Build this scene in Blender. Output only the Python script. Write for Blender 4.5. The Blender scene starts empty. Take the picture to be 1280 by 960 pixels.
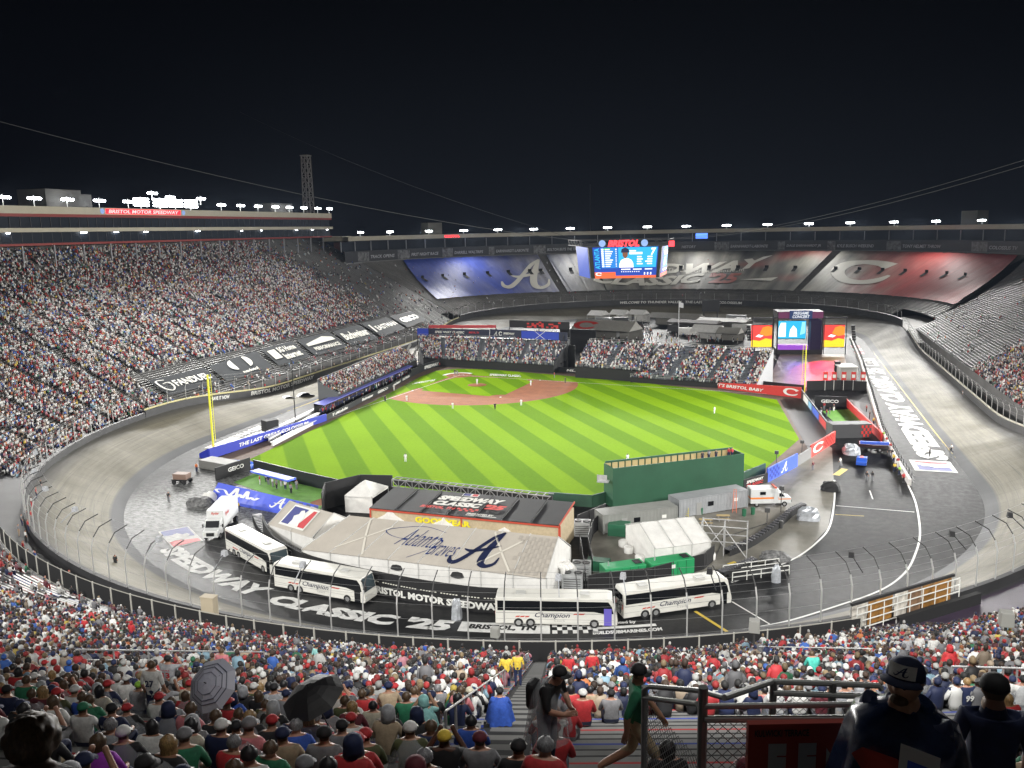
import bpy, bmesh, math, random
import numpy as np
from mathutils import Vector, Matrix
D = bpy.data; SC = bpy.context.scene; COL = SC.collection
R = math.radians; PI = math.pi
rnd = random.Random(7)
# ---------------------------------------------------------------- camera
FPX = 1070.96
def _cam():
    p, r, A = .178115, -.0195153, .29675
    fw = np.array([0, math.cos(p), -math.sin(p)]); u = np.array([0, math.sin(p), math.cos(p)]); x = np.array([1, 0, 0])
    c, s = math.cos(r), math.sin(r)
    m = np.array([c*x+s*u, -s*x+c*u, fw]); ca, sa = math.cos(A), math.sin(A)
    return m @ np.array([[ca, -sa, 0], [sa, ca, 0], [0, 0, 1]]).T
CM = _cam(); CP = np.array([40.954, -250.18, 43.86])
cd = D.cameras.new('camera'); cam = D.objects.new('camera', cd); COL.objects.link(cam)
cam.matrix_world = Matrix(((CM[0][0], CM[1][0], -CM[2][0], CP[0]), (CM[0][1], CM[1][1], -CM[2][1], CP[1]), (CM[0][2], CM[1][2], -CM[2][2], CP[2]), (0, 0, 0, 1)))
cd.sensor_width = 36; cd.lens = 36*FPX/1280; cd.clip_start = .3; cd.clip_end = 6000
SC.camera = cam
# ---------------------------------------------------------------- world: night sky
W = D.worlds.new('World'); SC.world = W; W.use_nodes = True
wn = W.node_tree; bg = wn.nodes['Background']
tc = wn.nodes.new('ShaderNodeTexCoord'); sx = wn.nodes.new('ShaderNodeSeparateXYZ'); cr = wn.nodes.new('ShaderNodeValToRGB')
wn.links.new(tc.outputs['Generated'], sx.inputs[0]); wn.links.new(sx.outputs[2], cr.inputs[0]); wn.links.new(cr.outputs[0], bg.inputs[0])
cr.color_ramp.elements[0].position = 0.0; cr.color_ramp.elements[0].color = (.0022, .0028, .005, 1)
cr.color_ramp.elements[1].position = .35; cr.color_ramp.elements[1].color = (.0003, .0004, .0008, 1)
bg.inputs[1].default_value = 1.0
SC.view_settings.view_transform = 'Standard'; SC.view_settings.look = 'None'; SC.view_settings.gamma = 1
SC.view_settings.exposure = 0.0
SC.cycles.max_bounces = 4; SC.cycles.diffuse_bounces = 2; SC.cycles.glossy_bounces = 2; SC.cycles.transmission_bounces = 3
SC.cycles.transparent_max_bounces = 8; SC.cycles.sample_clamp_indirect = 4; SC.cycles.sample_clamp_direct = 30
LIGHT = .11

# ---------------------------------------------------------------- placement helpers (photo ray -> known plane of the place)
def _ray(x, y): return CM.T @ np.array([(x-640)/FPX, (480-y)/FPX, 1])
def at(x, y, z=0.0):
    d = _ray(x, y); p = CP + d*(z-CP[2])/d[2]; return Vector((float(p[0]), float(p[1]), float(p[2])))
def atX(x, y, X):
    d = _ray(x, y); p = CP + d*(X-CP[0])/d[0]; return Vector(map(float, p))
def atD(x, y, dd):
    p = CP + _ray(x, y)*dd; return Vector(map(float, p))
HY = 95.1
def rho(X, Y): return math.hypot(X, Y-max(-HY, min(HY, Y)))
def bowl(r): return 9+.5*(r-97)
def atB(x, y, lift=0.0, t0=20):      # on the seating bowl
    d = _ray(x, y); T = np.arange(t0, 520, .1); P = CP+d*T[:, None]
    rr = np.hypot(P[:, 0], P[:, 1]-np.clip(P[:, 1], -HY, HY)); f = P[:, 2]-(9+.5*(rr-97)+lift)
    k = np.where((f[1:] < 0) & (f[:-1] >= 0) & (rr[1:] > 88))[0]
    p = P[k[0]]; return Vector(map(float, p))

# ---------------------------------------------------------------- materials
MATS = {}
def mat(name, col=(.5, .5, .5), rough=.7, metal=0., emit=0., ecol=None, noise=0., nscale=1., spec=.5, bump=0., coord='Object', alpha=1.):
    if name in MATS: return MATS[name]
    m = D.materials.new(name); m.use_nodes = True; t = m.node_tree; b = t.nodes['Principled BSDF']
    b.inputs['Base Color'].default_value = (*col, 1); b.inputs['Roughness'].default_value = rough; b.inputs['Metallic'].default_value = metal
    b.inputs['Specular IOR Level'].default_value = spec
    if alpha < 1: b.inputs['Alpha'].default_value = alpha
    if emit: b.inputs['Emission Color'].default_value = (*(ecol or col), 1); b.inputs['Emission Strength'].default_value = emit
    if noise:
        tc = t.nodes.new('ShaderNodeTexCoord'); n = t.nodes.new('ShaderNodeTexNoise'); n.inputs['Scale'].default_value = nscale; n.inputs['Detail'].default_value = 5
        n.inputs['Roughness'].default_value = .65
        t.links.new(tc.outputs[coord], n.inputs['Vector'])
        mp = t.nodes.new('ShaderNodeMapRange'); mp.inputs[1].default_value = .3; mp.inputs[2].default_value = .7
        mp.inputs[3].default_value = 1-noise; mp.inputs[4].default_value = 1+noise
        t.links.new(n.outputs[0], mp.inputs[0])
        mx = t.nodes.new('ShaderNodeVectorMath'); mx.operation = 'SCALE'; mx.inputs[0].default_value = col
        t.links.new(mp.outputs[0], mx.inputs['Scale']); t.links.new(mx.outputs[0], b.inputs['Base Color'])
        if bump:
            bp = t.nodes.new('ShaderNodeBump'); bp.inputs['Strength'].default_value = bump; t.links.new(n.outputs[0], bp.inputs['Height']); t.links.new(bp.outputs[0], b.inputs['Normal'])
    MATS[name] = m; return m
def attr_mat(name, rough=.8, attr='Col', noise=0, nscale=3.):
    m = D.materials.new(name); m.use_nodes = True; t = m.node_tree; b = t.nodes['Principled BSDF']
    a = t.nodes.new('ShaderNodeAttribute'); a.attribute_name = attr; t.links.new(a.outputs['Color'], b.inputs['Base Color']); b.inputs['Roughness'].default_value = rough
    return m
class G:    # tiny node-graph helper
    def __init__(s, name):
        s.m = D.materials.new(name); s.m.use_nodes = True; s.t = s.m.node_tree; s.b = s.t.nodes['Principled BSDF']
        s.pos = s.t.nodes.new('ShaderNodeNewGeometry').outputs['Position']
    def new(s, typ, **k):
        n = s.t.nodes.new(typ)
        for a, v in k.items(): setattr(n, a, v)
        return n
    def set(s, inp, v):
        if hasattr(v, 'is_output') or isinstance(v, bpy.types.NodeSocket): s.t.links.new(v, inp)
        else: inp.default_value = v
    def math(s, op, a, b=0., c=0., clamp=False):
        n = s.new('ShaderNodeMath', operation=op, use_clamp=clamp); s.set(n.inputs[0], a); s.set(n.inputs[1], b); s.set(n.inputs[2], c); return n.outputs[0]
    def sep(s, v): n = s.new('ShaderNodeSeparateXYZ'); s.t.links.new(v, n.inputs[0]); return n.outputs
    def comb(s, x, y, z): n = s.new('ShaderNodeCombineXYZ'); [s.set(n.inputs[i], q) for i, q in enumerate((x, y, z))]; return n.outputs[0]
    def noise(s, v, scale, detail=4., rough=.6): n = s.new('ShaderNodeTexNoise'); s.t.links.new(v, n.inputs['Vector']); n.inputs['Scale'].default_value = scale; n.inputs['Detail'].default_value = detail; n.inputs['Roughness'].default_value = rough; return n.outputs[0]
    def ramp(s, f, a, b, clamp=True): n = s.new('ShaderNodeMapRange', clamp=clamp); s.set(n.inputs[0], f); n.inputs[1].default_value = a; n.inputs[2].default_value = b; return n.outputs[0]
    def mix(s, f, a, b):
        n = s.new('ShaderNodeMix', data_type='RGBA'); s.set(n.inputs[0], f)
        for i, q in ((6, a), (7, b)):
            if isinstance(q, tuple): n.inputs[i].default_value = (*q, 1)
            else: s.t.links.new(q, n.inputs[i])
        return n.outputs[2]
    def vm(s, op, a, b=(0, 0, 0), sc=None):
        n = s.new('ShaderNodeVectorMath', operation=op); s.set(n.inputs[0], a); s.set(n.inputs[1], b)
        if sc is not None: s.set(n.inputs['Scale'], sc)
        return n.outputs['Value' if op in ('DOT_PRODUCT', 'LENGTH') else 'Vector']
    def color(s, c): s.set(s.b.inputs['Base Color'], c if not isinstance(c, tuple) else (*c, 1)); return s.m
    def rough(s, v): s.set(s.b.inputs['Roughness'], v)
    def rho(s):      # distance from the oval's centre line, and angle-ish coordinate
        x, y, z = s.sep(s.pos); yc = s.math('MINIMUM', s.math('MAXIMUM', y, -HY), HY); dy = s.math('SUBTRACT', y, yc)
        r = s.math('SQRT', s.math('ADD', s.math('MULTIPLY', x, x), s.math('MULTIPLY', dy, dy)))
        an = s.math('MULTIPLY', s.math('ARCTAN2', dy, s.math('ABSOLUTE', x)), 87.)
        return r, s.math('ADD', an, yc)

# ---------------------------------------------------------------- mesh helpers
def tag(o, label=None, cat=None, group=None, kind=None):
    if label: o['label'] = label
    if cat: o['category'] = cat
    if group: o['group'] = group
    if kind: o['kind'] = kind
    return o
def thing(name, label, cat, loc=(0, 0, 0), rz=0., group=None):
    o = D.objects.new(name, None); COL.objects.link(o); o.location = loc; o.rotation_euler = (0, 0, rz); o.empty_display_size = .5
    return tag(o, label, cat, group)
class MB:
    def __init__(s): s.v = []; s.f = []; s.mi = []; s.cur = 0; s.T = None
    def pt(s, p): return tuple(s.T @ Vector(p)) if s.T is not None else tuple(p)
    def add(s, vs, fs, m=None):
        n = len(s.v); s.v += [s.pt(p) for p in vs]; s.f += [tuple(i+n for i in f) for f in fs]; s.mi += [s.cur if m is None else m]*len(fs); return s
    def box(s, c, d, rz=0., m=None, taper=1.):
        x, y, z = d[0]/2, d[1]/2, d[2]/2; ca, sa = math.cos(rz), math.sin(rz); vs = []
        for k, (a, b, e) in enumerate([(-1, -1, -1), (1, -1, -1), (1, 1, -1), (-1, 1, -1), (-1, -1, 1), (1, -1, 1), (1, 1, 1), (-1, 1, 1)]):
            t = taper if e > 0 else 1; px, py = a*x*t, b*y*t
            vs.append((c[0]+px*ca-py*sa, c[1]+px*sa+py*ca, c[2]+e*z))
        return s.add(vs, [(0, 3, 2, 1), (4, 5, 6, 7), (0, 1, 5, 4), (1, 2, 6, 5), (2, 3, 7, 6), (3, 0, 4, 7)], m)
    def bar(s, a, b, w=.1, h=None, m=None, up=(0, 0, 1)):     # rectangular bar between two points
        a = Vector(a); b = Vector(b); h = h or w; d = (b-a).normalized(); u = Vector(up)
        if abs(d.dot(u)) > .98: u = Vector((1, 0, 0))
        x = d.cross(u).normalized()*w/2; y = x.cross(d).normalized()*h/2
        vs = [a-x-y, a+x-y, a+x+y, a-x+y, b-x-y, b+x-y, b+x+y, b-x+y]
        return s.add(vs, [(0, 1, 2, 3), (7, 6, 5, 4), (0, 4, 5, 1), (1, 5, 6, 2), (2, 6, 7, 3), (3, 7, 4, 0)], m)
    def tube(s, pts, r=.05, n=6, m=None, r2=None, cap=True):
        pts = [Vector(p) for p in pts]; N = len(pts); vs = []; fs = []; px = None
        for i, p in enumerate(pts):
            d = (pts[min(i+1, N-1)]-pts[max(i-1, 0)]).normalized()
            if px is None:
                u = Vector((0, 0, 1)) if abs(d.z) < .9 else Vector((1, 0, 0)); px = d.cross(u).normalized()
            else: px = (px-d*px.dot(d)).normalized()
            py = d.cross(px); rr = r if r2 is None else r+(r2-r)*i/(N-1)
            for k in range(n): a = 2*PI*k/n; vs.append(p+px*math.cos(a)*rr+py*math.sin(a)*rr)
        for i in range(N-1):
            for k in range(n): fs.append((i*n+k, i*n+(k+1) % n, (i+1)*n+(k+1) % n, (i+1)*n+k))
        if cap: fs += [tuple(range(n-1, -1, -1)), tuple((N-1)*n+k for k in range(n))]
        return s.add(vs, fs, m)
    def prism(s, poly, z0, z1, m=None, bottom=True):
        n = len(poly); vs = [(p[0], p[1], z0) for p in poly]+[(p[0], p[1], z1) for p in poly]
        ar = sum(poly[i][0]*poly[(i+1) % n][1]-poly[(i+1) % n][0]*poly[i][1] for i in range(n))
        if ar < 0: vs = vs[:n][::-1]+vs[n:][::-1]
        fs = [tuple(range(n, 2*n))]+[(i, (i+1) % n, n+(i+1) % n, n+i) for i in range(n)]
        if bottom: fs.append(tuple(range(n-1, -1, -1)))
        return s.add(vs, fs, m)
    def flat(s, poly, z=None, m=None):
        vs = [(p[0], p[1], p[2] if z is None else z) for p in poly]; return s.add(vs, [tuple(range(len(vs)))], m)
    def strip(s, A, B, m=None, closed=False):      # quads between two polylines
        n = len(A); fs = [(i, i+1, n+i+1, n+i) for i in range(n-1)]
        if closed: fs.append((n-1, 0, n, 2*n-1))
        return s.add(list(A)+list(B), fs, m)
    def lathe(s, prof, c=(0, 0, 0), n=12, m=None):
        vs = []; fs = []
        for r, z in prof:
            for k in range(n): a = 2*PI*k/n; vs.append((c[0]+r*math.cos(a), c[1]+r*math.sin(a), c[2]+z))
        for i in range(len(prof)-1):
            for k in range(n): fs.append((i*n+k, i*n+(k+1) % n, (i+1)*n+(k+1) % n, (i+1)*n+k))
        fs += [tuple(range(n-1, -1, -1)), tuple((len(prof)-1)*n+k for k in range(n))]
        return s.add(vs, fs, m)
    def ball(s, c, r, n=8, rings=5, m=None, sc=(1, 1, 1)):
        vs = [(c[0], c[1], c[2]-r*sc[2])]; fs = []
        for i in range(1, rings):
            a = -PI/2+PI*i/rings
            for k in range(n): b = 2*PI*k/n; vs.append((c[0]+r*sc[0]*math.cos(a)*math.cos(b), c[1]+r*sc[1]*math.cos(a)*math.sin(b), c[2]+r*sc[2]*math.sin(a)))
        vs.append((c[0], c[1], c[2]+r*sc[2])); L = len(vs)-1
        for k in range(n):
            fs.append((0, 1+(k+1) % n, 1+k)); fs.append((L, L-n+k, L-n+(k+1) % n))
            for i in range(rings-2): fs.append((1+i*n+k, 1+i*n+(k+1) % n, 1+(i+1)*n+(k+1) % n, 1+(i+1)*n+k))
        return s.add(vs, fs, m)
    def build(s, name, mats, parent=None, smooth=False, loc=None, bevel=0., rz=None, label=None, cat=None, group=None, kind=None):
        me = D.meshes.new(name); me.from_pydata(s.v, [], s.f)
        if not isinstance(mats, (list, tuple)): mats = [mats]
        for q in mats: me.materials.append(q)
        if len(mats) > 1: me.polygons.foreach_set('material_index', s.mi)
        if smooth: me.polygons.foreach_set('use_smooth', [True]*len(me.polygons))
        me.update()
        o = D.objects.new(name, me); COL.objects.link(o)
        if parent: o.parent = parent
        if loc: o.location = loc
        if rz is not None: o.rotation_euler = (0, 0, rz)
        if bevel:
            bv = o.modifiers.new('bevel', 'BEVEL'); bv.width = bevel; bv.segments = 2; bv.limit_method = 'ANGLE'
        return tag(o, label, cat, group, kind)
def structure(name, mb, m): return mb.build(name, m, kind='structure')
def recalc(o):
    bm = bmesh.new(); bm.from_mesh(o.data); bmesh.ops.recalc_face_normals(bm, faces=bm.faces); bm.to_mesh(o.data); bm.free(); return o

# flat lettering and emblems as 2D triangles, mapped onto any surface
_TX = {}
def text2d(st, bold=.0, shear=0., space=1.0):
    k = (st, bold, shear, space)
    if k in _TX: return _TX[k]
    c = D.curves.new('t', 'FONT'); c.body = st; c.size = 1; c.offset = bold; c.shear = shear; c.space_character = space; c.resolution_u = 2; c.fill_mode = 'FRONT'
    o = D.objects.new('t', c); COL.objects.link(o); dg = bpy.context.evaluated_depsgraph_get(); me = D.meshes.new_from_object(o.evaluated_get(dg))
    vs = [(v.co.x, v.co.y) for v in me.vertices]; fs = [tuple(p.vertices) for p in me.polygons]
    D.objects.remove(o); D.meshes.remove(me); D.curves.remove(c)
    x0 = min(v[0] for v in vs); x1 = max(v[0] for v in vs); y0 = min(v[1] for v in vs); y1 = max(v[1] for v in vs)
    _TX[k] = ([((x-x0)/(x1-x0), (y-y0)/(y1-y0)) for x, y in vs], fs, (x1-x0)/(y1-y0)); return _TX[k]
def stroke2d(pts, widths, closed=False, n=8):
    # smooth variable-width stroke through pts -> verts, faces
    P = [Vector((*p, 0)) for p in pts]; out = []; w = []
    N = len(P)
    for i in range(N-1 if not closed else N):
        p0, p1, p2, p3 = P[(i-1) % N if closed else max(i-1, 0)], P[i % N], P[(i+1) % N], P[(i+2) % N if closed else min(i+2, N-1)]
        for k in range(n):
            t = k/n; q = .5*((2*p1)+(-p0+p2)*t+(2*p0-5*p1+4*p2-p3)*t*t+(-p0+3*p1-3*p2+p3)*t**3); out.append(q); w.append(widths[i % N]*(1-t)+widths[(i+1) % N]*t)
    if not closed: out.append(P[-1]); w.append(widths[-1])
    M = len(out); L = []; Rr = []
    for i in range(M):
        d = out[(i+1) % M]-out[i-1] if closed else out[min(i+1, M-1)]-out[max(i-1, 0)]; d.normalize(); nn = Vector((-d.y, d.x, 0))*w[i]/2
        L.append(out[i]+nn); Rr.append(out[i]-nn)
    vs = [(q.x, q.y) for q in L+Rr]; fs = [(M+i, M+i+1, i+1, i) for i in range(M-1)]
    if closed: fs.append((2*M-1, M, 0, M-1))
    return vs, fs
def put2d(mb, shape, fn, m=None):      # map a 2D shape by fn(u,v)->3D
    mb.add([tuple(fn(u, v)) for u, v in shape[0]], shape[1], m)
def quadmap(a, b, c, d, lift=(0, 0, 0)):     # u along a->b, v from bottom (a,b) to top (d,c)
    a, b, c, d = map(Vector, (a, b, c, d)); L = Vector(lift)
    return lambda u, v: a*(1-u)*(1-v)+b*u*(1-v)+c*u*v+d*(1-u)*v+L
def sub(fn, u0, v0, u1, v1): return lambda u, v: fn(u0+(u1-u0)*u, v0+(v1-v0)*v)
def rect2d(nu=1, nv=1):
    vs = [(i/nu, j/nv) for j in range(nv+1) for i in range(nu+1)]; return vs, [(j*(nu+1)+i, j*(nu+1)+i+1, (j+1)*(nu+1)+i+1, (j+1)*(nu+1)+i) for j in range(nv) for i in range(nu)]
def poly2d(pts): return list(pts), [tuple(range(len(pts)))]
def A_LOGO():      # slanted script capital
    parts = [stroke2d([(.02, .22), (.06, .08), (.17, .05), (.30, .2), (.48, .52), (.66, .82), (.84, 1.0)], [.03, .09, .11, .10, .09, .09, .03]),
             stroke2d([(.84, 1.0), (.72, .62), (.66, .3), (.68, .1), (.8, .03), (.94, .12), (.98, .3)], [.05, .14, .15, .14, .10, .07, .02]),
             stroke2d([(.2, .44), (.34, .4), (.5, .44), (.66, .5), (.9, .62)], [.02, .08, .08, .08, .02])]
    vs = []; fs = []
    for v, f in parts: n = len(vs); vs += v; fs += [tuple(i+n for i in q) for q in f]
    return vs, fs
def C_LOGO(w=1.0): return stroke2d([(.98, .70), (.80, .86), (.5, .93), (.2, .82), (.06, .5), (.2, .18), (.5, .07), (.80, .14), (.99, .32)], [.26*w, .18*w, .14*w, .19*w, .22*w, .19*w, .14*w, .15*w, .05*w])
def league_logo(mb, fn, mats3):      # outlined badge, blue and red halves, white batting silhouette
    put2d(mb, rect2d(), fn, mats3[0])
    up = lambda k: (lambda u, v: Vector(fn(u, v))+Vector((0, 0, k)))
    put2d(mb, poly2d([(.04, .06), (.46, .06), (.60, .94), (.04, .94)]), up(.03), mats3[1]); put2d(mb, poly2d([(.62, .06), (.96, .06), (.96, .94), (.80, .94)]), up(.03), mats3[2])
    put2d(mb, poly2d([(.34, .06), (.72, .06), (.66, .3), (.68, .5), (.6, .72), (.5, .84), (.4, .78), (.42, .62), (.3, .5), (.36, .3)]), up(.06), mats3[0])

WHT = mat('white_paint', (.72, .72, .68), .6, noise=.12, nscale=.6); BLK = mat('black_cloth', (.012, .012, .013), .75); BLKM = mat('black_metal', (.02, .02, .022), .45, .3)
STEEL = mat('galvanised_steel', (.5, .5, .5), .45, .6, noise=.15, nscale=2); YEL = mat('yellow_paint', (.72, .50, .05), .5)
RED = mat('red_cloth', (.5, .03, .03), .6); NAVY = mat('navy_print', (.01, .02, .07), .5); BLUE = mat('blue_print', (.03, .06, .38), .5)
ALU = mat('aluminium_bench', (.34, .34, .33), .35, .5, noise=.15, nscale=1.5); CONC = mat('concrete', (.28, .27, .24), .8, noise=.18, nscale=.5)
GLASS = mat('dark_glass', (.008, .009, .011), .22, spec=.3)
# ================================================================ OVAL
R0 = 87.; HA = PI/2*R0; LS = 2*HY
def ovn(s):
    s = (s+HA) % (2*LS+2*PI*R0)-HA
    if s <= HA: a = -PI/2+s/R0; return 0, -HY, math.cos(a), math.sin(a), 0.
    if s <= HA+LS: return 0, -HY+(s-HA), 1, 0, min(s-HA, HA+LS-s)
    if s <= 3*HA+LS: a = (s-HA-LS)/R0; return 0, HY, math.cos(a), math.sin(a), 0.
    q = s-3*HA-LS; return 0, HY-q, -1, 0, min(q, LS-q)
def zw(s):
    e = min(1, ovn(s)[4]/50); return 1.7+3.9*(1-e*e*(3-2*e))
def ov(s, r, z=None):
    cx, cy, nx, ny, _ = ovn(s)
    if z is None: z = zw(s)*max(0, min(1, (r-74.6)/12.4))
    return (cx+nx*r, cy+ny*r, z)
TOT = 2*LS+2*PI*R0
def srange(a, b, step=4.): n = max(1, int(round((b-a)/step))); return [a+(b-a)*i/n for i in range(n+1)]
S_LEFT0, S_LEFT1 = 3*HA+LS, TOT-HA     # left straight, s grows toward the camera
def sTh(deg, side='near'): return (math.radians(deg)+PI/2)*R0 if side == 'near' else HA+LS+math.radians(deg)*R0
ring = srange(-HA, TOT-HA, 3.)

# ground -----------------------------------------------------------
g = G('infield_asphalt'); r_, s_ = g.rho()
n1 = g.noise(g.pos, .06, 6); n2 = g.noise(g.pos, .9, 5, .7)
cv = g.comb(g.math('MULTIPLY', r_, .9), g.math('MULTIPLY', s_, .06), 0.); n3 = g.noise(cv, 1., 5, .7)
lf = g.ramp(g.sep(g.pos)[0], 25., -30.); c = g.mix(g.ramp(n1, .35, .65), (.007, .0075, .009), (.019, .019, .020)); c = g.mix(g.math('MULTIPLY', g.ramp(n3, .5, .75), g.math('ADD', g.math('MULTIPLY', lf, .5), .12)), c, (.075, .075, .073))
c = g.mix(g.math('MULTIPLY', g.ramp(n2, .62, .8), g.math('ADD', g.math('MULTIPLY', lf, .3), .05)), c, (.11, .11, .105))
dc = g.vm('LENGTH', g.vm('MULTIPLY', g.vm('SUBTRACT', g.pos, (-47, -131, 0)), (1., .75, 0.)))
spm = g.ramp(dc, 21., 9.); cell = g.noise(g.vm('MULTIPLY', g.pos, (1., 2.2, 1.)), .9, 8, .8)
c = g.mix(g.math('MULTIPLY', spm, g.ramp(cell, .42, .66)), c, (.42, .43, .42))
m_asph = g.color(c); g.rough(g.math('ADD', g.math('MULTIPLY', n2, .45), .3)); g.set(g.b.inputs['Specular IOR Level'], g.math('ADD', .07, g.math('MULTIPLY', g.ramp(g.sep(g.pos)[1], -132., -148.), .45)))
g = G('track_concrete'); r_, s_ = g.rho()
cv = g.comb(g.math('MULTIPLY', r_, 1.3), g.math('MULTIPLY', s_, .05), 0.); n3 = g.noise(cv, 1.2, 6, .7); n1 = g.noise(g.pos, .09, 5)
c = g.mix(g.ramp(n3, .3, .72), (.152, .139, .103), (.240, .221, .166)); c = g.mix(g.ramp(n1, .3, .7), c, g.vm('SCALE', c, sc=.72))
jl = g.math('LESS_THAN', g.math('FRACT', g.math('DIVIDE', s_, 5.2)), .035); jr = g.math('LESS_THAN', g.math('FRACT', g.math('DIVIDE', r_, 3.1)), .03)
c = g.mix(g.math('MULTIPLY', g.math('MAXIMUM', jl, jr), .45), c, (.09, .085, .07))
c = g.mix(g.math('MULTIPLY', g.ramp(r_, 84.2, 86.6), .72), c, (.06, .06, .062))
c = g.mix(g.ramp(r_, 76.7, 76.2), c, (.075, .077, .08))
tl = g.noise(g.comb(g.math('MULTIPLY', r_, 3.2), g.math('MULTIPLY', s_, .03), 3.), 1.6, 3, .6); c = g.mix(g.math('MULTIPLY', g.ramp(tl, .60, .68), .5), c, (.07, .07, .065))
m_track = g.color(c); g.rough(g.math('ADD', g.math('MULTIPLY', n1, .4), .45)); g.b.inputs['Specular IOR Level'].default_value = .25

mb = MB(); n = 48; mb.v = [(0, 0, -.6)]+[(2500*math.cos(2*PI*i/n), 2500*math.sin(2*PI*i/n), -.6) for i in range(n)]; mb.f = [(0, 1+i, 1+(i+1) % n) for i in range(n)]; mb.mi = [0]*n
structure('ground', mb, mat('dark_earth', (.03, .035, .025), .9, noise=.3, nscale=.02))
mb = MB(); pl = [ov(s, 74.5, 0) for s in ring[:-1]]; mb.prism(pl, -.5, 0); structure('infield_asphalt', mb, m_asph)
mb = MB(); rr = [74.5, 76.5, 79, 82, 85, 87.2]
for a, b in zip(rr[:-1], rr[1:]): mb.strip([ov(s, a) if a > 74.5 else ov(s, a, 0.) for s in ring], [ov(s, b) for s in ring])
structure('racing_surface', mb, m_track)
m_yl = mat('yellow_line', (.62, .45, .06), .5); m_wl = mat('white_line', (.75, .75, .73), .5, noise=.1, nscale=.8)
mb = MB(); mb.strip([ov(s, 74.62, zw(s)*.0+.02) for s in ring], [ov(s, 74.86, zw(s)*.021+.025) for s in ring]); structure('yellow_edge_line', mb, m_yl)
# light concrete patches on the infield
m_pc = mat('wet_concrete', (.17, .16, .135), .45, noise=.3, nscale=.25)
mb = MB()
for pl in ([(735, 735), (1000, 697), (1035, 660), (1043, 616), (1040, 560), (1020, 545), (985, 590), (870, 640), (735, 650)],): mb.flat([at(x, y, .012) for x, y in pl])
structure('paved_yard', mb, m_pc)
def path_line(name, pts, w, m, z=.03, kind='structure'):
    P = [at(x, y, z) for x, y in pts]; mb = MB(); A = []; B = []
    for i, p in enumerate(P):
        d = (P[min(i+1, len(P)-1)]-P[max(i-1, 0)]).normalized(); nn = Vector((-d.y, d.x, 0))*w/2; A.append(p+nn); B.append(p-nn)
    mb.strip(B, A); return tag(mb.build(name, m), kind=kind)
def smooth(pts, n=6):
    P = [Vector((*p, 0)) for p in pts]; out = []; N = len(P)
    for i in range(N-1):
        p0, p1, p2, p3 = P[max(i-1, 0)], P[i], P[i+1], P[min(i+2, N-1)]
        for k in range(n): t = k/n; q = .5*((2*p1)+(-p0+p2)*t+(2*p0-5*p1+4*p2-p3)*t*t+(-p0+3*p1-3*p2+p3)*t**3); out.append((q.x, q.y))
    return out+[pts[-1]]
path_line('painted_line', smooth([(1135, 606), (1145, 630), (1150, 665), (1145, 690), (1131, 716), (1100, 738), (1044, 758), (985, 776), (930, 787)]), .28, m_wl)
path_line('painted_line', smooth([(1043, 600), (1043, 625), (1037, 658), (1022, 677), (995, 697), (955, 714), (914, 728)]), .28, m_wl)
path_line('painted_line', [(1045, 632), (1143, 640)], .2, m_wl); path_line('painted_line', [(1044, 643), (1080, 645)], .15, m_yl)
path_line('painted_line', [(915, 752), (962, 780)], .2, m_wl); path_line('painted_line', [(869, 764), (913, 792)], .4, m_yl)
path_line('painted_line', [(1087, 613), (1091, 624)], .2, m_wl)
path_line('painted_line', [(1045, 594), (1056, 586)], 1.2, m_yl); path_line('painted_line', [(913, 703), (928, 709)], 1.4, m_yl)
path_line('painted_line', smooth([(0, 1)]) and [(210, 572), (300, 528), (330, 515)], .15, m_wl)

# banking walls, walkway -------------------------------------------
m_wall = mat('outer_wall_paint', (.03, .03, .032), .55, noise=.3, nscale=.3)
def arcwall(name, s0, s1, r, h, m, label, thick=.5, zoff=0., step=3.):
    S = srange(s0, s1, step); mb = MB(); z0 = lambda s: zw(s)+zoff
    a = [(*ov(s, r)[:2], z0(s)-.4) for s in S]; b = [(*ov(s, r)[:2], z0(s)+h) for s in S]; c2 = [(*ov(s, r+thick)[:2], z0(s)+h) for s in S]; d2 = [(*ov(s, r+thick)[:2], z0(s)-.4) for s in S]
    mb.strip(a, b); mb.strip(b, c2); mb.strip(c2, d2); mb.add([a[0], b[0], c2[0], d2[0]], [(0, 1, 2, 3)]); mb.add([a[-1], b[-1], c2[-1], d2[-1]], [(3, 2, 1, 0)])
    return tag(mb.build(name, m), label, 'wall')
NEAR0, NEAR1 = sTh(-176), sTh(-3)
w_near = arcwall('outer_wall', NEAR0, NEAR1, 87.15, 1.15, m_wall, 'dark curved retaining wall below the nearest seats, at the top of the near banking')
w_left = arcwall('outer_wall', S_LEFT0+1, NEAR0+TOT-.2, 87.15, 1.6, m_wall, 'black retaining wall with white lettering in front of the packed stand')
w_far = arcwall('outer_wall', HA+LS+1, S_LEFT0+.8, 87.15, 2.6, m_wall, 'black retaining wall around the far banking under the printed seats')
w_right = arcwall('outer_wall', NEAR1+.2, HA+LS-14, 87.15, 1.5, m_wall, 'dark retaining wall below the half empty stand at the right edge')
m_cap = mat('wall_cap', (.62, .6, .5), .5)
for w, s0, s1, h, rr_, mm in ((w_left, S_LEFT0+1, NEAR0+TOT-.3, 1.6, 87.2, mat('cream_cap', (.55, .5, .25), .5)), (w_right, NEAR1+.3, HA+LS-14, 1.5, 87.2, m_cap)):
    S = srange(s0, s1, 4); mb = MB(); mb.strip([(*ov(s, rr_)[:2], zw(s)+h+.02) for s in S], [(*ov(s, rr_+.3)[:2], zw(s)+h+.02) for s in S]); mb.strip([(*ov(s, rr_+.3)[:2], zw(s)+h+.02) for s in S], [(*ov(s, rr_+.3)[:2], zw(s)+h+.35) for s in S])
    mb.build('cap', mm, w)
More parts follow.
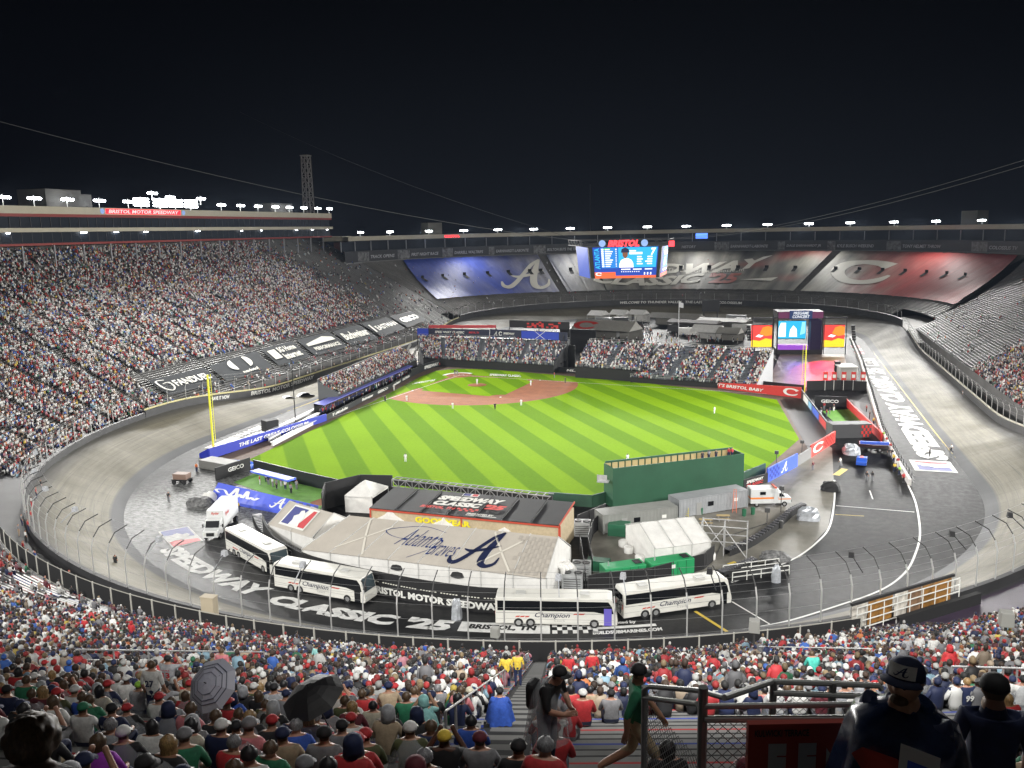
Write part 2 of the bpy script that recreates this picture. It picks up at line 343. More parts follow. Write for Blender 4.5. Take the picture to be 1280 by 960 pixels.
def walltext(w, st, s0, s1, z0, z1, m=WHT, r=87.1, bold=.03, shear=.2):
    mb = MB(); put2d(mb, text2d(st, bold, shear), lambda u, v: (*ov(s0+(s1-s0)*u, r)[:2], zw(s0+(s1-s0)*u)+z0+(z1-z0)*v)); return mb.build('lettering', m, w)
# writing on the left wall runs left to right for someone on the track
def sL(Y): return S_LEFT0+(HY-Y)
walltext(w_left, 'BRISTOL MOTOR SPEEDWAY', sL(-62), sL(-30), .3, 1.35); walltext(w_left, 'SAVE IT NOW', sL(-78), sL(-71), .3, 1.2)
walltext(w_far, 'WELCOME TO THUNDER VALLEY   THE LAST GREAT COLOSSEUM', HA+LS+PI*R0*.62, HA+LS+PI*R0*.40, .7, 1.9)
m_walk = mat('walkway_asphalt', (.045, .045, .048), .5, noise=.25, nscale=.3)
mb = MB(); S = srange(sTh(-166), sTh(-18), 3)
mb.strip([(*ov(s, 87.6)[:2], 5.65) for s in S], [(*ov(s, 92.6)[:2], 6.4) for s in S]); mb.strip([(*ov(s, 92.6)[:2], 6.4) for s in S[:14]], [(*ov(s, 118)[:2], 6.8) for s in S[:14]])
structure('walkway', mb, m_walk)
mb = MB(); S = srange(sTh(-170), sTh(-128), 3); mb.strip([(*ov(s, 92.0)[:2], 6.16) for s in S], [(*ov(s, 92.25)[:2], 6.18) for s in S]); structure('yellow_walkway_line', mb, m_yl)
mb = MB(); S = srange(sTh(-56.5), sTh(-6), 3); mb.strip([(*ov(s, 88.8)[:2], 6.3) for s in S], [(*ov(s, 99.2)[:2], 7.6) for s in S]); structure('side_ramp', mb, mat('purple_asphalt', (.05, .035, .06), .5, noise=.25, nscale=.3))

# catch fences -------------------------------------------------------
m_post = mat('fence_post', (.55, .55, .54), .4, .5); m_tip = mat('fence_tip', (.05, .05, .05), .5, .3); m_cable = mat('fence_cable', (.38, .38, .38), .4, .6)
def catch_fence(label, s0, s1, ds, h0, hgt=5.6, over=2.6, cables=9, rpost=.075, mesh=True, group=None):
    t = thing('catch_fence', label, 'fence', ov((s0+s1)/2, 87.4, zw((s0+s1)/2)), group=group); t.location = (0, 0, 0)
    prof = [(0, 0), (0, hgt*.55), (-.12*over, hgt*.74), (-.42*over, hgt*.92), (-over, hgt)]
    S = srange(s0, s1, ds)
    for s in S:
        mb = MB(); mb.tube([ov(s, 87.4+a, zw(s)+h0+b) for a, b in prof[:3]], rpost, 5, 0); mb.tube([ov(s, 87.4+a, zw(s)+h0+b) for a, b in prof[2:]], rpost*.8, 5, 1)
        mb.build('post', [m_post, m_tip], t)
    mb = MB(); SS = srange(s0, s1, 3.3)
    for k in range(cables):
        q = k/(cables-1)*4; i = min(3, int(q)); f = q-i; a = prof[i][0]*(1-f)+prof[i+1][0]*f; b = prof[i][1]*(1-f)+prof[i+1][1]*f
        if k == 0: b += .25
        mb.tube([ov(s, 87.4+a, zw(s)+h0+b) for s in SS], .014, 3, cap=False)
    mb.build('cable', m_cable, t)
    return t
catch_fence('tall curved catch fence on the wall directly below the nearest crowd', sTh(-168), sTh(-14), 3.34, 1.15, cables=8)
catch_fence('catch fence along the packed stand on the wall with white lettering', S_LEFT0+2, sTh(-169)+TOT, 6.2, 1.6, hgt=5.0, cables=6, rpost=.06)
catch_fence('catch fence round the far banking below the printed seats', HA+LS+3, S_LEFT0-2, 7, 2.6, hgt=4.2, cables=5, rpost=.05)
catch_fence('catch fence along the half empty stand at the right edge', sTh(-13), HA+LS-16, 5., 1.5, hgt=4.6, cables=6, rpost=.06)

# ================================================================ SEATING BOWLS
m_tread = mat('stand_concrete', (.085, .083, .08), .75, noise=.3, nscale=.15); m_step = mat('aisle_step', (.2, .2, .19), .6)
def stand(label, s0, s1, r0, r1, aisles, dz=0., name='grandstand', edge=None, bench_m=ALU, rowd=.76, seg=4., benches=True, skip=1, backs=None, tread_m=None):
    t = thing(name, label, 'grandstand', (0, 0, 0)); n = int((r1-r0)/rowd); mb = MB(); base = lambda r: 9+.5*(r-97)+dz
    lim = edge or (lambda r: (s0, s1))
    for i in range(n):
        r = r0+i*rowd; a, b = lim(r); S = srange(a, b, seg); z = base(r); z2 = base(r+rowd)
        p0 = [(*ov(s, r)[:2], z) for s in S]; p1 = [(*ov(s, r+rowd)[:2], z) for s in S]; a2, b2 = lim(r+rowd); S2 = srange(a2, b2, seg); 
        p2 = [(x, y, z2) for x, y, _ in p1]
        mb.strip(p0, p1); mb.strip(p1, p2)
        if i == 0: mb.strip([(x, y, 0) for x, y, _ in p0], p0)
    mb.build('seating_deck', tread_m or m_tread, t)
    for i in range(0, n, skip):
        r = r0+i*rowd; a, b = lim(r); z = base(r)+.42; cuts = sorted([q for q in aisles if a < q < b]); k = (r+.42)/R0; mbb = MB(); lo = a+.3
        for q in cuts+[None]:
            hi = b-.3 if q is None else q-.65/k
            if hi-lo > 1:
                S = srange(lo, hi, seg); rb = r+.42
                for (ra, rb2) in ((rb, rb+.27),):
                    A = [(*ov(s, ra)[:2], z) for s in S]; B = [(*ov(s, rb2)[:2], z) for s in S]; C = [(x, y, z-.05) for x, y, _ in A]; E = [(x, y, z-(.13 if backs else .05)) for x, y, _ in B]
                    
                    if backs: A2 = [(*ov(s, ra+.05)[:2], z) for s in S]; mbb.strip(A, A2, 3 if i % 3 else 1+i//3 % 2); mbb.strip(A2, B, 0)
                    else: mbb.strip(A, B, 0)
                    mbb.strip(C, A, 0); mbb.strip(B, E, (3 if i % 3 else 1+i//3 % 2) if backs else 0)
            lo = (q or 0)+.65/k
        if mbb.f and benches: mbb.build('bench', [bench_m, mat('red_rail', (.4, .04, .04), .5), mat('blue_rail', (.05, .08, .35), .5), mat('bench_gap_shade', (.035, .035, .037), .6)] if backs else bench_m, t)  # dark edge strips paint the shade of the gaps between bench rows
    mb = MB()
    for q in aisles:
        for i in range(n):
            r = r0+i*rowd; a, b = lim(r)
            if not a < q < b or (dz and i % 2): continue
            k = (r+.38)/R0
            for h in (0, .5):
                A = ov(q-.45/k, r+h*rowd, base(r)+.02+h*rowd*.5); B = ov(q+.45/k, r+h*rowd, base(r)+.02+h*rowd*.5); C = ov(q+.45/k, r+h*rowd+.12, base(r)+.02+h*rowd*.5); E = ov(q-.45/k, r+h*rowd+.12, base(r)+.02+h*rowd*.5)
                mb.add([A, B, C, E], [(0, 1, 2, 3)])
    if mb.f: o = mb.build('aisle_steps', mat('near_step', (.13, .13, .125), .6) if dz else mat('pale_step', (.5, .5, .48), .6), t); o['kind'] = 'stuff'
    return t
# left stand (s runs from the far end to the near end)
def left_edge(r):
    a = S_LEFT0-(8 if r > 96 else 0); b = sTh(-146 if r > 92.0 else -178)+TOT; return a, b
LEFT_AISLES = [S_LEFT0+k*11.2 for k in range(0, 22)]
st_left = stand('huge packed grandstand rising on the left below the long suites', 0, 0, 89.2, 163, LEFT_AISLES, edge=left_edge, seg=8.)
# far corner and far stand
def far_edge(r):     # far stand runs from the right corner round to the left stand
    a = HA+LS+math.radians(5.)*R0; 
    if r > 97: a = HA+LS+math.radians(max(0, min(14, (r-105)/26*12+2)))*R0
    else: a = HA+LS+math.radians(20)*R0
    return a, S_LEFT0-8.2
FAR_AISLES = [HA+LS+math.radians(q)*R0 for q in (24, 38, 52, 63.5, 75, 88, 101, 113, 125, 137, 149, 161, 171)]
m_bench_far = mat('dull_bench', (.20, .18, .14), .5, noise=.3, nscale=.3)
st_far = stand('far curved grandstand with seats hidden under huge printed covers', 0, 0, 93.5, 140, FAR_AISLES, edge=far_edge, seg=8., bench_m=m_bench_far)
def right_edge(r):
    b = HA+LS-8 if r < 97 else (HA+LS-2 if r < 105 else HA+LS+math.radians(max(0, (r-107)/26*12))*R0-1); return sTh(-12), b
RIGHT_AISLES = [HA+k*11.2 for k in range(1, 19)]
st_right = stand('steep grandstand at the right edge, empty at its far end', 0, 0, 90.8, 140, RIGHT_AISLES, edge=right_edge, seg=8., bench_m=mat('grey_bench', (.13, .125, .135), .5, noise=.2, nscale=.3))
# near stand, the one the picture is taken from
NZ = .7
TH_A = -75.6
NEAR_AISLES = [sTh(TH_A+k*7.4) for k in range(-8, 8)]
def near_edge(r): return sTh(-140), sTh(-57 if r < 99.2 else -24)
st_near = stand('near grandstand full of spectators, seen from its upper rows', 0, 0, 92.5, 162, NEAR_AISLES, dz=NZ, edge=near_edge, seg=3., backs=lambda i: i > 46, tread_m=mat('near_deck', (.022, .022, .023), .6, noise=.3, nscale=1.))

# suites over the left stand ------------------------------------------
m_cream = mat('cream_fascia', (.42, .385, .30), .6, noise=.08, nscale=.2); m_dred = mat('dark_red_trim', (.22, .035, .03), .6); m_soff = mat('dark_soffit', (.03, .032, .036), .7)
SGLASS = mat('suite_glass', (.012, .016, .024), .5, spec=.15); YA, YB = -118, 102
t = thing('suite_building', 'long two tier suite building with cream fascia and dark glass above the packed stand', 'building', (0, 0, 0))
def bx(x0, x1, y0, y1, z0, z1): return MB().box(((x0+x1)/2, (y0+y1)/2, (z0+z1)/2), (x1-x0, y1-y0, z1-z0))
bx(-166, -150.0, YA, YB, 50.6, 52.6).build('roof_fascia', m_cream, t); bx(-166, -150.15, YA, YB, 49.8, 50.59).build('trim', m_dred, t)
bx(-166, -151.0, YA, YB-.3, 46.81, 49.79).build('glazing', SGLASS, t); bx(-166, -149.6, YA, YB, 45.7, 46.8).build('floor_band', m_cream, t)
bx(-166, -150.9, YA, YB-.4, 42.71, 45.69).build('glazing', SGLASS, t); bx(-166, -150.1, YA, YB-.2, 42.1, 42.7).build('trim', m_dred, t)
bx(-166, -165.2, YA, YB, 34, 42.09).build('rear_wall', m_soff, t)
mb = MB()
for y in np.arange(YA+4, YB, 3.4):
    for z0, z1 in ((46.9, 49.7), (42.8, 45.6)): mb.box((-150.88, y, (z0+z1)/2), (.16, .12, z1-z0))
mb.build('mullions', mat('mullion', (.05, .05, .055), .5), t)
for y in np.arange(YB-6, YA, -10.8): MB().box((-151.6, y, 39), (.35, .35, 6.2)).build('post', mat('grey_post', (.3, .3, .32), .6), t)
m_lampw = mat('lit_lamp', (1, 1, 1), emit=30, ecol=(.93, .97, 1)); m_lampw.cycles.emission_sampling = 'NONE'
for y in np.arange(YB-4, YA, -13.):
    if rnd.random() < .2: continue
    MB().box((-150.4, y, 45.45), (.3, .7+rnd.random()*1.5, .16)).build('soffit_light', m_lampw, t)
mb = MB(); mb.box((-149.93, -19, 51.6), (.1, 34, 1.5)); o = mb.build('sign_panel', mat('red_sign', (.8, .02, .03), emit=1.6, ecol=(1, .02, .04)), t)
mb = MB(); put2d(mb, text2d('BRISTOL MOTOR SPEEDWAY', .03, .2), lambda u, v: (-149.86, -35+32*u, 51.05+1.1*v)); mb.build('lettering', mat('sign_white', (.9, .6, .6), emit=1.2, ecol=(1, .35, .35)), o)
mb = MB()
for y in (-37.5, -.5): mb.tube([(-149.95, y, 51.6), (-149.8, y, 51.6)], .8, 12)
mb.build('round_emblem', mat('emblem_lit', (.2, .3, .6), emit=.35, ecol=(.4, .6, 1)), o)
# roof boxes with painted billboards
for (px, py, w, h, dd, lab) in ((62, 243, 13, 5, 10, 'dark rooftop plant room behind the light banks at the left end'), (83, 246, 12, 4, 7, 'rooftop billboard frame behind the light banks at the left end'), (342, 256, 16, 3.8, 8, 'low rooftop plant room near the lattice mast')):
    p = atX(px, py, -158); tag(MB().box((p.x, p.y, 52.6+h/2), (dd, w, h)).build('roof_cabin', mat('roof_cabin', (.05, .048, .045), .7), bevel=.1), lab, 'cabin')
# lattice mast
p = atX(386, 262, -168); t = thing('lattice_mast', 'tall lattice steel mast rising behind the end of the suites', 'mast', (p.x, p.y, 40)); hh = atX(381, 195, -168).z-40
mb = MB(); L = [(-2, -2), (2, -2), (2, 2), (-2, 2)]; tp = .75
for a, b in L: mb.bar((a, b, 0), (a*tp, b*tp, hh), .32)
MB_l = mb.build('leg_frame', mat('mast_steel', (.24, .22, .21), .6, .2), t); mb = MB(); nb = 9
for k in range(nb):
    z0, z1 = hh*k/nb, hh*(k+1)/nb; f0 = 1-(1-tp)*k/nb; f1 = 1-(1-tp)*(k+1)/nb
    for i in range(4):
        a, b = L[i], L[(i+1) % 4]; mb.bar((a[0]*f0, a[1]*f0, z0), (b[0]*f1, b[1]*f1, z1), .16); mb.bar((b[0]*f0, b[1]*f0, z0), (a[0]*f1, a[1]*f1, z1), .16); mb.bar((a[0]*f1, a[1]*f1, z1), (b[0]*f1, b[1]*f1, z1), .14)
mb.build('bracing', MATS['mast_steel'], t); MB().box((0, 0, hh+.2), (3.8, 3.8, .5)).build('head_platform', MATS['mast_steel'], t)
tag(MB().tube([(0, 0, 0), (0, 0, 36)], .22, 6).build('radio_mast', mat('thin_mast', (.05, .05, .06), .6), loc=tuple(Vector((*[c for c in atD(738, 283, 560)][:2], 36)))), 'thin dark radio mast standing beyond the far stand, above the scoreboard', 'mast')

# far stand upper works -------------------------------------------------
t = thing('press_building', 'long curved press level with cream roof edge above the far printed seats', 'building', (0, 0, 0))
SF = srange(HA+LS-6, S_LEFT0+1, 5)
def fband(name, r, z0, z1, m, ro=None):
    mb = MB(); mb.strip([(*ov(s, r)[:2], z0) for s in SF], [(*ov(s, r)[:2], z1) for s in SF])
    if ro: mb.strip([(*ov(s, r)[:2], z1) for s in SF], [(*ov(s, ro)[:2], z1) for s in SF]); mb.strip([(*ov(s, ro)[:2], z0) for s in SF], [(*ov(s, r)[:2], z0) for s in SF])
    return mb.build(name, m, t)
fband('banner_wall', 140.2, 29.8, 35.6, mat('black_banner', (.022, .023, .026), .5), 150); fband('ledge', 139.9, 30.2, 30.7, mat('ledge_grey', (.2, .2, .2), .6)); fband('glazing', 142.5, 35.6, 39.9, SGLASS)
fband('roof_slab', 138.2, 40.3, 42.2, m_cream, 156); fband('roof_underside', 138.4, 40.0, 40.28, m_soff, 156)
for s in srange(SF[0], SF[-1], 8): x, y, _ = ov(s, 141.9); MB().box((x, y, 37.8), (.35, .35, 4.6)).build('post', mat('grey_post'), t)
m_bt = mat('banner_lettering', (.40, .40, .41), .5); m_bp = mat('banner_picture', (.13, .13, .13), .5, noise=.9, nscale=.7)
def far_s(px, py): 
    p = None
    d = _ray(px, py); a = d[0]**2+d[1]**2; ox, oy = CP[0], CP[1]-HY; b = 2*(d[0]*ox+d[1]*oy); c_ = ox*ox+oy*oy-140**2; tt = (-b+math.sqrt(b*b-4*a*c_))/2/a; q = CP+d*tt
    return HA+LS+math.atan2(q[1]-HY, q[0])*R0
for i, (x0, x1, st_, x2) in enumerate([(463, 493, 'TRACK OPENS', 447), (514, 548, 'FIRST NIGHT RACE', 497), (568, 604, 'DARRELL WALTRIPS', 553), (620, 661, 'EARNHARDT-LABONTE', 611), (684, 728, 'BOLTON BUYS THE TRACK', 667), (852, 870, 'HISTORY', None), (913, 960, 'EARNHARDT-LABONTE', 893), (983, 1026, 'DALE EARNHARDT JR', 972), (1046, 1092, 'KYLE BUSCH WEEKEND', 1034), (1128, 1176, 'TONY HELMET THROW', 1108), (1236, 1272, 'COLOSSUS TV', 1214)]):
    a, b = far_s(x0, 308), far_s(x1, 308); mb = MB(); put2d(mb, text2d(st_, .02, .2), lambda u, v: (*ov(a+(b-a)*u, 140.1)[:2], 32.0+1.5*v)); mb.build('lettering', m_bt, t)
    if x2: c0, c1 = far_s(x2, 308), far_s(x0-2, 308); mb = MB(); put2d(mb, rect2d(3, 1), lambda u, v: (*ov(c0+(c1-c0)*u, 140.1)[:2], 30.9+4.2*v)); mb.build('banner_photo', m_bp, t)
for px, py, lab in ((410/4+400+0, 296, None),):
    a, b = far_s(553, 295), far_s(572, 295); mb = MB(); put2d(mb, text2d('BRISTOL', .04, 0), lambda u, v: (*ov(a+(b-a)*u, 138.05)[:2], 40.6+1.2*v)); mb.build('red_letters', mat('red_lit', (1, .05, .05), emit=2.5, ecol=(1, .03, .05)), t)
mb = MB(); a, b = far_s(870, 297), far_s(885, 297); put2d(mb, rect2d(), lambda u, v: (*ov(a+(b-a)*u, 138.0)[:2], 37.2+2.8*v)); mb.build('blue_display', mat('blue_lit', (.1, .2, 1), emit=2., ecol=(.1, .25, 1)), t)
# corner link between the suites and the far roof
t2 = thing('corner_tower', 'cream walkway block with rust red brace joining the suites to the far roof', 'tower', (0, 0, 0))
MB().box((-150, 106, 41.2), (10, 9, 2.4)).build('bridge', m_cream, t2); MB().box((-151, 111, 34), (5, 4, 11.5)).build('shaft', mat('rust_panel', (.16, .05, .04), .7), t2)
MB().bar((-146, 103, 40), (-143, 112, 35.5), .7, .9).build('brace', mat('rust_brace', (.5, .12, .06), .6), t2)
for px, py, lab in ((602/4+400, 287, 'small cream cabin with lit lamp on the far roof, left of the scoreboard'), (960+962/4, 274, 'pale billboard box on the far roof near the right edge')):
    s = far_s(px, 290); x, y, _ = ov(s, 147); tag(MB().box((x, y, 42.2+3), (9, 6, 6), rz=math.atan2(y-HY, x)+PI/2).build('roof_cabin', mat('pale_cabin', (.09, .085, .075), .7), bevel=.1), lab, 'cabin')

# light banks ------------------------------------------------------------
LAMPS = []
m_lamp = mat('floodlight_lamp', (1, 1, 1), emit=45, ecol=(.93, .97, 1)); m_lamp.cycles.emission_sampling = 'NONE'
def light_bank(n=6, rows=1, w=4.6, h=2.0):
    t = thing('light_bank', 'x', 'floodlight', (0, 0, 0))
    MB().tube([(0, 0, 0), (0, 0, h+rows*.9)], .13, 6).build('pole', m_post, t); mb = MB()
    for r in range(rows): mb.bar((-w/2, .05, h+r*.95), (w/2, .05, h+r*.95), .12)
    mb.build('crossbar', m_post, t); mb = MB()
    for r in range(rows):
        for k in range(n): x = -w/2+w*(k+.5)/n; mb.tube([(x, -.1, h+.15+r*.95), (x, -.45, h-.02+r*.95)], .33, 8)
    mb.build('lamp', m_lamp, t); return t
def copy_tree(o, parent=None):
    c = o.copy(); COL.objects.link(c); c.parent = parent
    for ch in list(o.children): copy_tree(ch, c)
    return c
LB = light_bank(); LB3 = light_bank(8, 3, 7, 1.2); usedlb = [0, 0]
def put_bank(loc, yaw, label, group, big=False):
    k = 1 if big else 0; o = (LB3 if big else LB) if usedlb[k] == 0 else copy_tree(LB3 if big else LB); usedlb[k] = 1
    o.location = loc; o.rotation_euler = (0, 0, yaw); o['label'] = label; o['group'] = group; return o
ordn = ['first', 'second', 'third', 'fourth', 'fifth', 'sixth', 'seventh', 'eighth', 'ninth', 'tenth', 'eleventh', 'twelfth', 'thirteenth', 'fourteenth', 'fifteenth', 'sixteenth', 'seventeenth', 'eighteenth', 'nineteenth']
for i, px in enumerate([4, 43, 84, 124, 160, 276, 300, 322, 343.5, 361, 379, 396.5, 411]):
    p = atX(px, 256, -150.6); put_bank((p.x, p.y, 52.6), PI/2, f'floodlight bank on the left suite roof, {ordn[i]} from the left edge', 'floodlights along the left roof'); 
for i, px in enumerate([176, 200, 219, 238]):
    p = atX(px, 256, -153.5); put_bank((p.x, p.y, 52.6), PI/2, f'three row floodlight rack behind the red roof sign, {ordn[i]} from the left', 'big floodlight racks on the left roof', True)
for i, (px, hgt) in enumerate([(191, 5), (213, 4), (251, 4)]):
    p = atX(px, 256, -152); put_bank((p.x, p.y, 52.6+hgt-2), PI/2, f'raised floodlight bank over the big racks, {ordn[i]} from the left', 'raised floodlights over the big racks')
for i, px in enumerate([447.5, 485, 534, 578, 621, 666, 712, 759, 809, 858, 908.5, 960, 1012, 1064, 1119, 1172, 1229.5]):
    s = far_s(px, 288); x, y, _ = ov(s, 139); put_bank((x, y, 41.9), math.atan2(y-HY, x)-PI/2, f'floodlight bank on the far roof, {ordn[i]} from its left end', 'floodlights along the far roof')
# lamps at the light banks and the unseen right and near roofs, plus added fill
def lamp(loc, target, power, size=8, sy=1.5, col=(1, .985, .95), sp=150):
    l = D.lights.new('flood_or_fill_lamp', 'AREA'); l.shape = 'RECTANGLE'; l.size = size; l.size_y = sy; l.energy = power*LIGHT; l.color = col; l.spread = R(sp)
    o = D.objects.new('flood_or_fill_lamp', l); COL.objects.link(o); o.location = loc; d = Vector(target)-Vector(loc); o.rotation_euler = d.to_track_quat('-Z', 'Y').to_euler(); return o
PW = 9e4
FC = (-12, -62, 0)
for y in (-80, -50, -20, 10, 38, 62): lamp((-148.8, y, 54.8), (-5, -62+y*.25, 0), PW*2.6, sp=90)
for th in (14, 27, 40, 53, 66, 79, 92, 105, 118, 131, 144, 157):
    s = HA+LS+math.radians(th)*R0; x, y, _ = ov(s, 137.5); lamp((x, y, 43.6), (x*.15-5, -45, 0), PW*1.3, size=5, sp=52)
for th in (35, 62, 90, 118, 145):
    s = HA+LS+math.radians(th)*R0; x, y, _ = ov(s, 135.5); lamp((x, y, 43.4), (x*.5, HY+(y-HY)*.5, 0), PW*.8)  # added fill lamps, only to brighten the far seat covers
for y in (-90, -60, -30, 0, 28): lamp((150, y, 52), (8, -62+y*.25, 0), PW*1.75, sp=80)
for y in (-60, 0, 60): lamp((148, y, 52), (-112, y, 20), PW*3.6, sp=105)  # from the unseen right side, brightening the packed left stand
for th in (-140, -118, -96, -74, -52, -30):
    a = math.radians(th); lamp((153*math.cos(a), -HY+153*math.sin(a), 55.5), (30*math.cos(a), -HY+30+30*math.sin(a), 0), PW*1.9, sp=100); lamp((153*math.cos(a), -HY+153*math.sin(a), 55.2), (112*math.cos(a), -HY+112*math.sin(a), 14), PW*.10, sp=120)
mb = MB(); S = srange(HA+LS-30, HA+LS+25, 4); mb.strip([(*ov(s, 87.5)[:2], zw(s)+.2) for s in S], [(*ov(s, 100)[:2], zw(s)+1.5) for s in S]); structure('access_road', mb, mat('access_concrete', (.12, .115, .1), .7, noise=.2, nscale=.3))
# roof over the upper rows of the near stand (behind and above the viewpoint)
mb = MB(); S = srange(sTh(-150), sTh(-20), 5)
mb.strip([(*ov(s, 154.2)[:2], 52.4) for s in S], [(*ov(s, 180)[:2], 52.4) for s in S]); mb.strip([(*ov(s, 154.2)[:2], 54) for s in S], [(*ov(s, 154.2)[:2], 52.4) for s in S]); mb.strip([(*ov(s, 180)[:2], 54) for s in S], [(*ov(s, 154.2)[:2], 54) for s in S])
tag(mb.build('near_roof', mat('near_soffit', (.35, .34, .32), .8)), 'overhanging roof deck above the top rows of the near stand', 'roof')
# ================================================================ BASEBALL FIELD
HOME = Vector((-50.7, -6.1)); FD = Vector((.5989, -.8008)); FR = Vector((FD.y, -FD.x))      # FD: home->centre, FR: to the right of it seen from home
FR = Vector((.8008, .5989))*-1
def fp(a, b, z=0.):      # field coordinates: a towards centre field, b towards first base side
    q = HOME+FD*a+FR*b; return (q.x, q.y, z)
g = G('mown_grass')
q = g.vm('SUBTRACT', g.pos, (HOME.x, HOME.y, 0)); u = g.vm('DOT_PRODUCT', q, (-.8185, -.5744, 0)); st = g.math('SINE', g.math('MULTIPLY', u, PI/4.75)); st = g.ramp(st, -.12, .12)
n1 = g.noise(g.pos, 1.8, 6, .7); n2 = g.noise(g.pos, .07, 4)
c = g.mix(st, (.112, .228, .006), (.180, .322, .007)); c = g.mix(g.math('MULTIPLY', g.ramp(n1, .3, .75), .5), c, g.vm('SCALE', c, sc=.6)); c = g.mix(g.math('MULTIPLY', g.ramp(n2, .35, .65), .22), c, g.vm('SCALE', c, sc=1.3))
m_grass = g.color(c); g.rough(.9); g.b.inputs['Specular IOR Level'].default_value = .03
m_dirt = mat('infield_dirt', (.245, .078, .026), .85, noise=.18, nscale=.35); m_track2 = mat('warning_track_clay', (.115, .075, .055), .85, noise=.2, nscale=.4)
m_lawn = mat('plain_lawn', (.12, .24, .03), .85, noise=.2, nscale=.5)
def px(pts, z): return [at(x, y, z) for x, y in pts]
OUT = [(268, 574), (300, 562), (350, 546), (400, 522), (440, 503), (480, 484), (508, 470), (535, 461), (565, 456), (620, 457), (700, 464), (800, 473), (900, 485), (1002, 497), (1034, 540), (1040, 552), (1014, 566), (958, 600), (928, 604), (760, 628), (740, 632), (688, 632), (560, 634), (440, 622), (330, 592)]
mb = MB(); mb.flat(px(OUT, .02)); structure('warning_track', mb, m_track2)
GR = [(312, 574), (340, 561), (400, 533), (440, 514), (470, 500), (505, 482), (525, 471), (545, 463.5), (570, 461), (610, 461.5), (700, 469), (800, 478), (900, 489), (971, 499.5), (999, 549), (954, 588), (925, 606), (760, 626), (690, 630), (560, 632), (440, 615), (340, 592)]
mb = MB(); mb.flat(px(GR, .035)); structure('outfield_grass', mb, m_grass)
mb = MB(); mb.flat(px([(975, 499.5), (1002, 498), (1033, 541), (1037, 551), (1011, 563)], .05)); structure('black_turf_cover', mb, mat('black_tarp', (.022, .017, .016), .6, noise=.2, nscale=.5))
B_ = 27.43
def foul(t, side, off=0.): k = 1/math.sqrt(2); return (t*k-off*k, side*(t*k+off*k))      # off: to the foul side
# infield dirt: 29 m arc about the mound, cut along the foul lines
arc = []
for i in range(61):
    th = -R(100)+R(200)*i/60; a = 18.44+28.96*math.cos(th); b = 28.96*math.sin(th)
    if abs(b) <= a+1.6: arc.append((a, b))
dirt = [foul(0, -1, 1.2)]+[p for p in arc]+[foul(0, 1, 1.2)]
mb = MB(); mb.flat([fp(a, b, .045) for a, b in dirt]); structure('infield_dirt', mb, m_dirt)
# inner grass square with rounded cut-outs at the bases
k = 1/math.sqrt(2); inn = []
def corner(cx, cy, a0, a1, rad=3.96):
    return [(cx+rad*math.cos(R(a0+(a1-a0)*i/8)), cy+rad*math.sin(R(a0+(a1-a0)*i/8))) for i in range(9)]
o_ = 1.0/k
inn = corner(0, 0, -45+14, 45-14, 4.2)+corner(19.4, 19.4, -90-45+14, -180+31, 3.6)[::1]+corner(38.8, 0, 135+8, 225-8, 3.6)+corner(19.4, -19.4, 180-31, 135-14, 3.6)[::1]
mb = MB(); mb.flat([fp(a, b, .058) for a, b in [(4.2*math.cos(R(t)), 4.2*math.sin(R(t))) for t in (-31, -15, 0, 15, 31)]+[(15.3, 17.1), (16.2, 16.5), (17.4, 16.9), (18.2, 18.0)][:2]+[(16.6, 16.0), (18.2, 15.7), (19.9, 16.9)]+[(36.0, 2.3), (35.3, 1.2), (35.1, 0), (35.3, -1.2), (36.0, -2.3)]+[(19.9, -16.9), (18.2, -15.7), (16.6, -16.0), (16.2, -16.5), (15.3, -17.1)]]); structure('infield_grass', mb, m_grass)
mb = MB(); mb.flat([fp(3.98*math.cos(2*PI*i/32), 3.98*math.sin(2*PI*i/32), .066) for i in range(32)]); structure('home_plate_circle', mb, m_dirt)
mb = MB(); mb.strip([fp(3.98*math.cos(2*PI*i/40), 3.98*math.sin(2*PI*i/40), .07) for i in range(13, 29)], [fp(5.2*math.cos(2*PI*i/40), 5.2*math.sin(2*PI*i/40), .07) for i in range(13, 29)]); structure('painted_ring', mb, WHT)
mb = MB(); mb.lathe([(2.74, .06), (2.2, .13), (1.2, .26), (.8, .27)], fp(18.4, 0), 24); mb.build('pitchers_mound', m_dirt, smooth=True, label='low round dirt mound in the middle of the infield grass', cat='mound')
mb = MB(); mb.box((0, 0, 0), (.61, .15, .05)); mb.build('pitching_rubber', WHT, loc=fp(18.44, 0, .31), label='white pitching plate set on top of the dirt mound', cat='pitching plate')
mb = MB(); mb.flat([fp(a, b, .075) for a, b in ((0, 0), (.22, .22), (.43, .22), (.43, -.22), (.22, -.22))]); tag(mb.build('home_plate', WHT), 'white five sided home plate in the dirt circle', 'base')
for nm, lab, (a, b) in (('first_base', 'white first base bag at the left end of the infield dirt', (19.2, 19.2)), ('second_base', 'white second base bag at the middle of the infield dirt', (38.8, 0)), ('third_base', 'white third base bag at the right end of the infield grass', (19.2, -19.2))):
    mb = MB(); mb.box((0, 0, .05), (.46, .46, .1)); o = mb.build('base_bag', WHT, loc=fp(a, b, .05), bevel=.03, label=lab, cat='base', group='base bags')
def fline(name, A, B_2, w=.11, z=.08):
    A = Vector(fp(*A, z)); B = Vector(fp(*B_2, z)); d = (B-A).normalized(); nn = Vector((-d.y, d.x, 0))*w/2; mb = MB(); mb.add([A-nn, B-nn, B+nn, A+nn], [(0, 1, 2, 3)]); structure(name, mb, WHT)
fline('foul_line', (.6, .6), foul(100, 1), .16); fline('foul_line', (.6, -.6), foul(99, -1), .16)
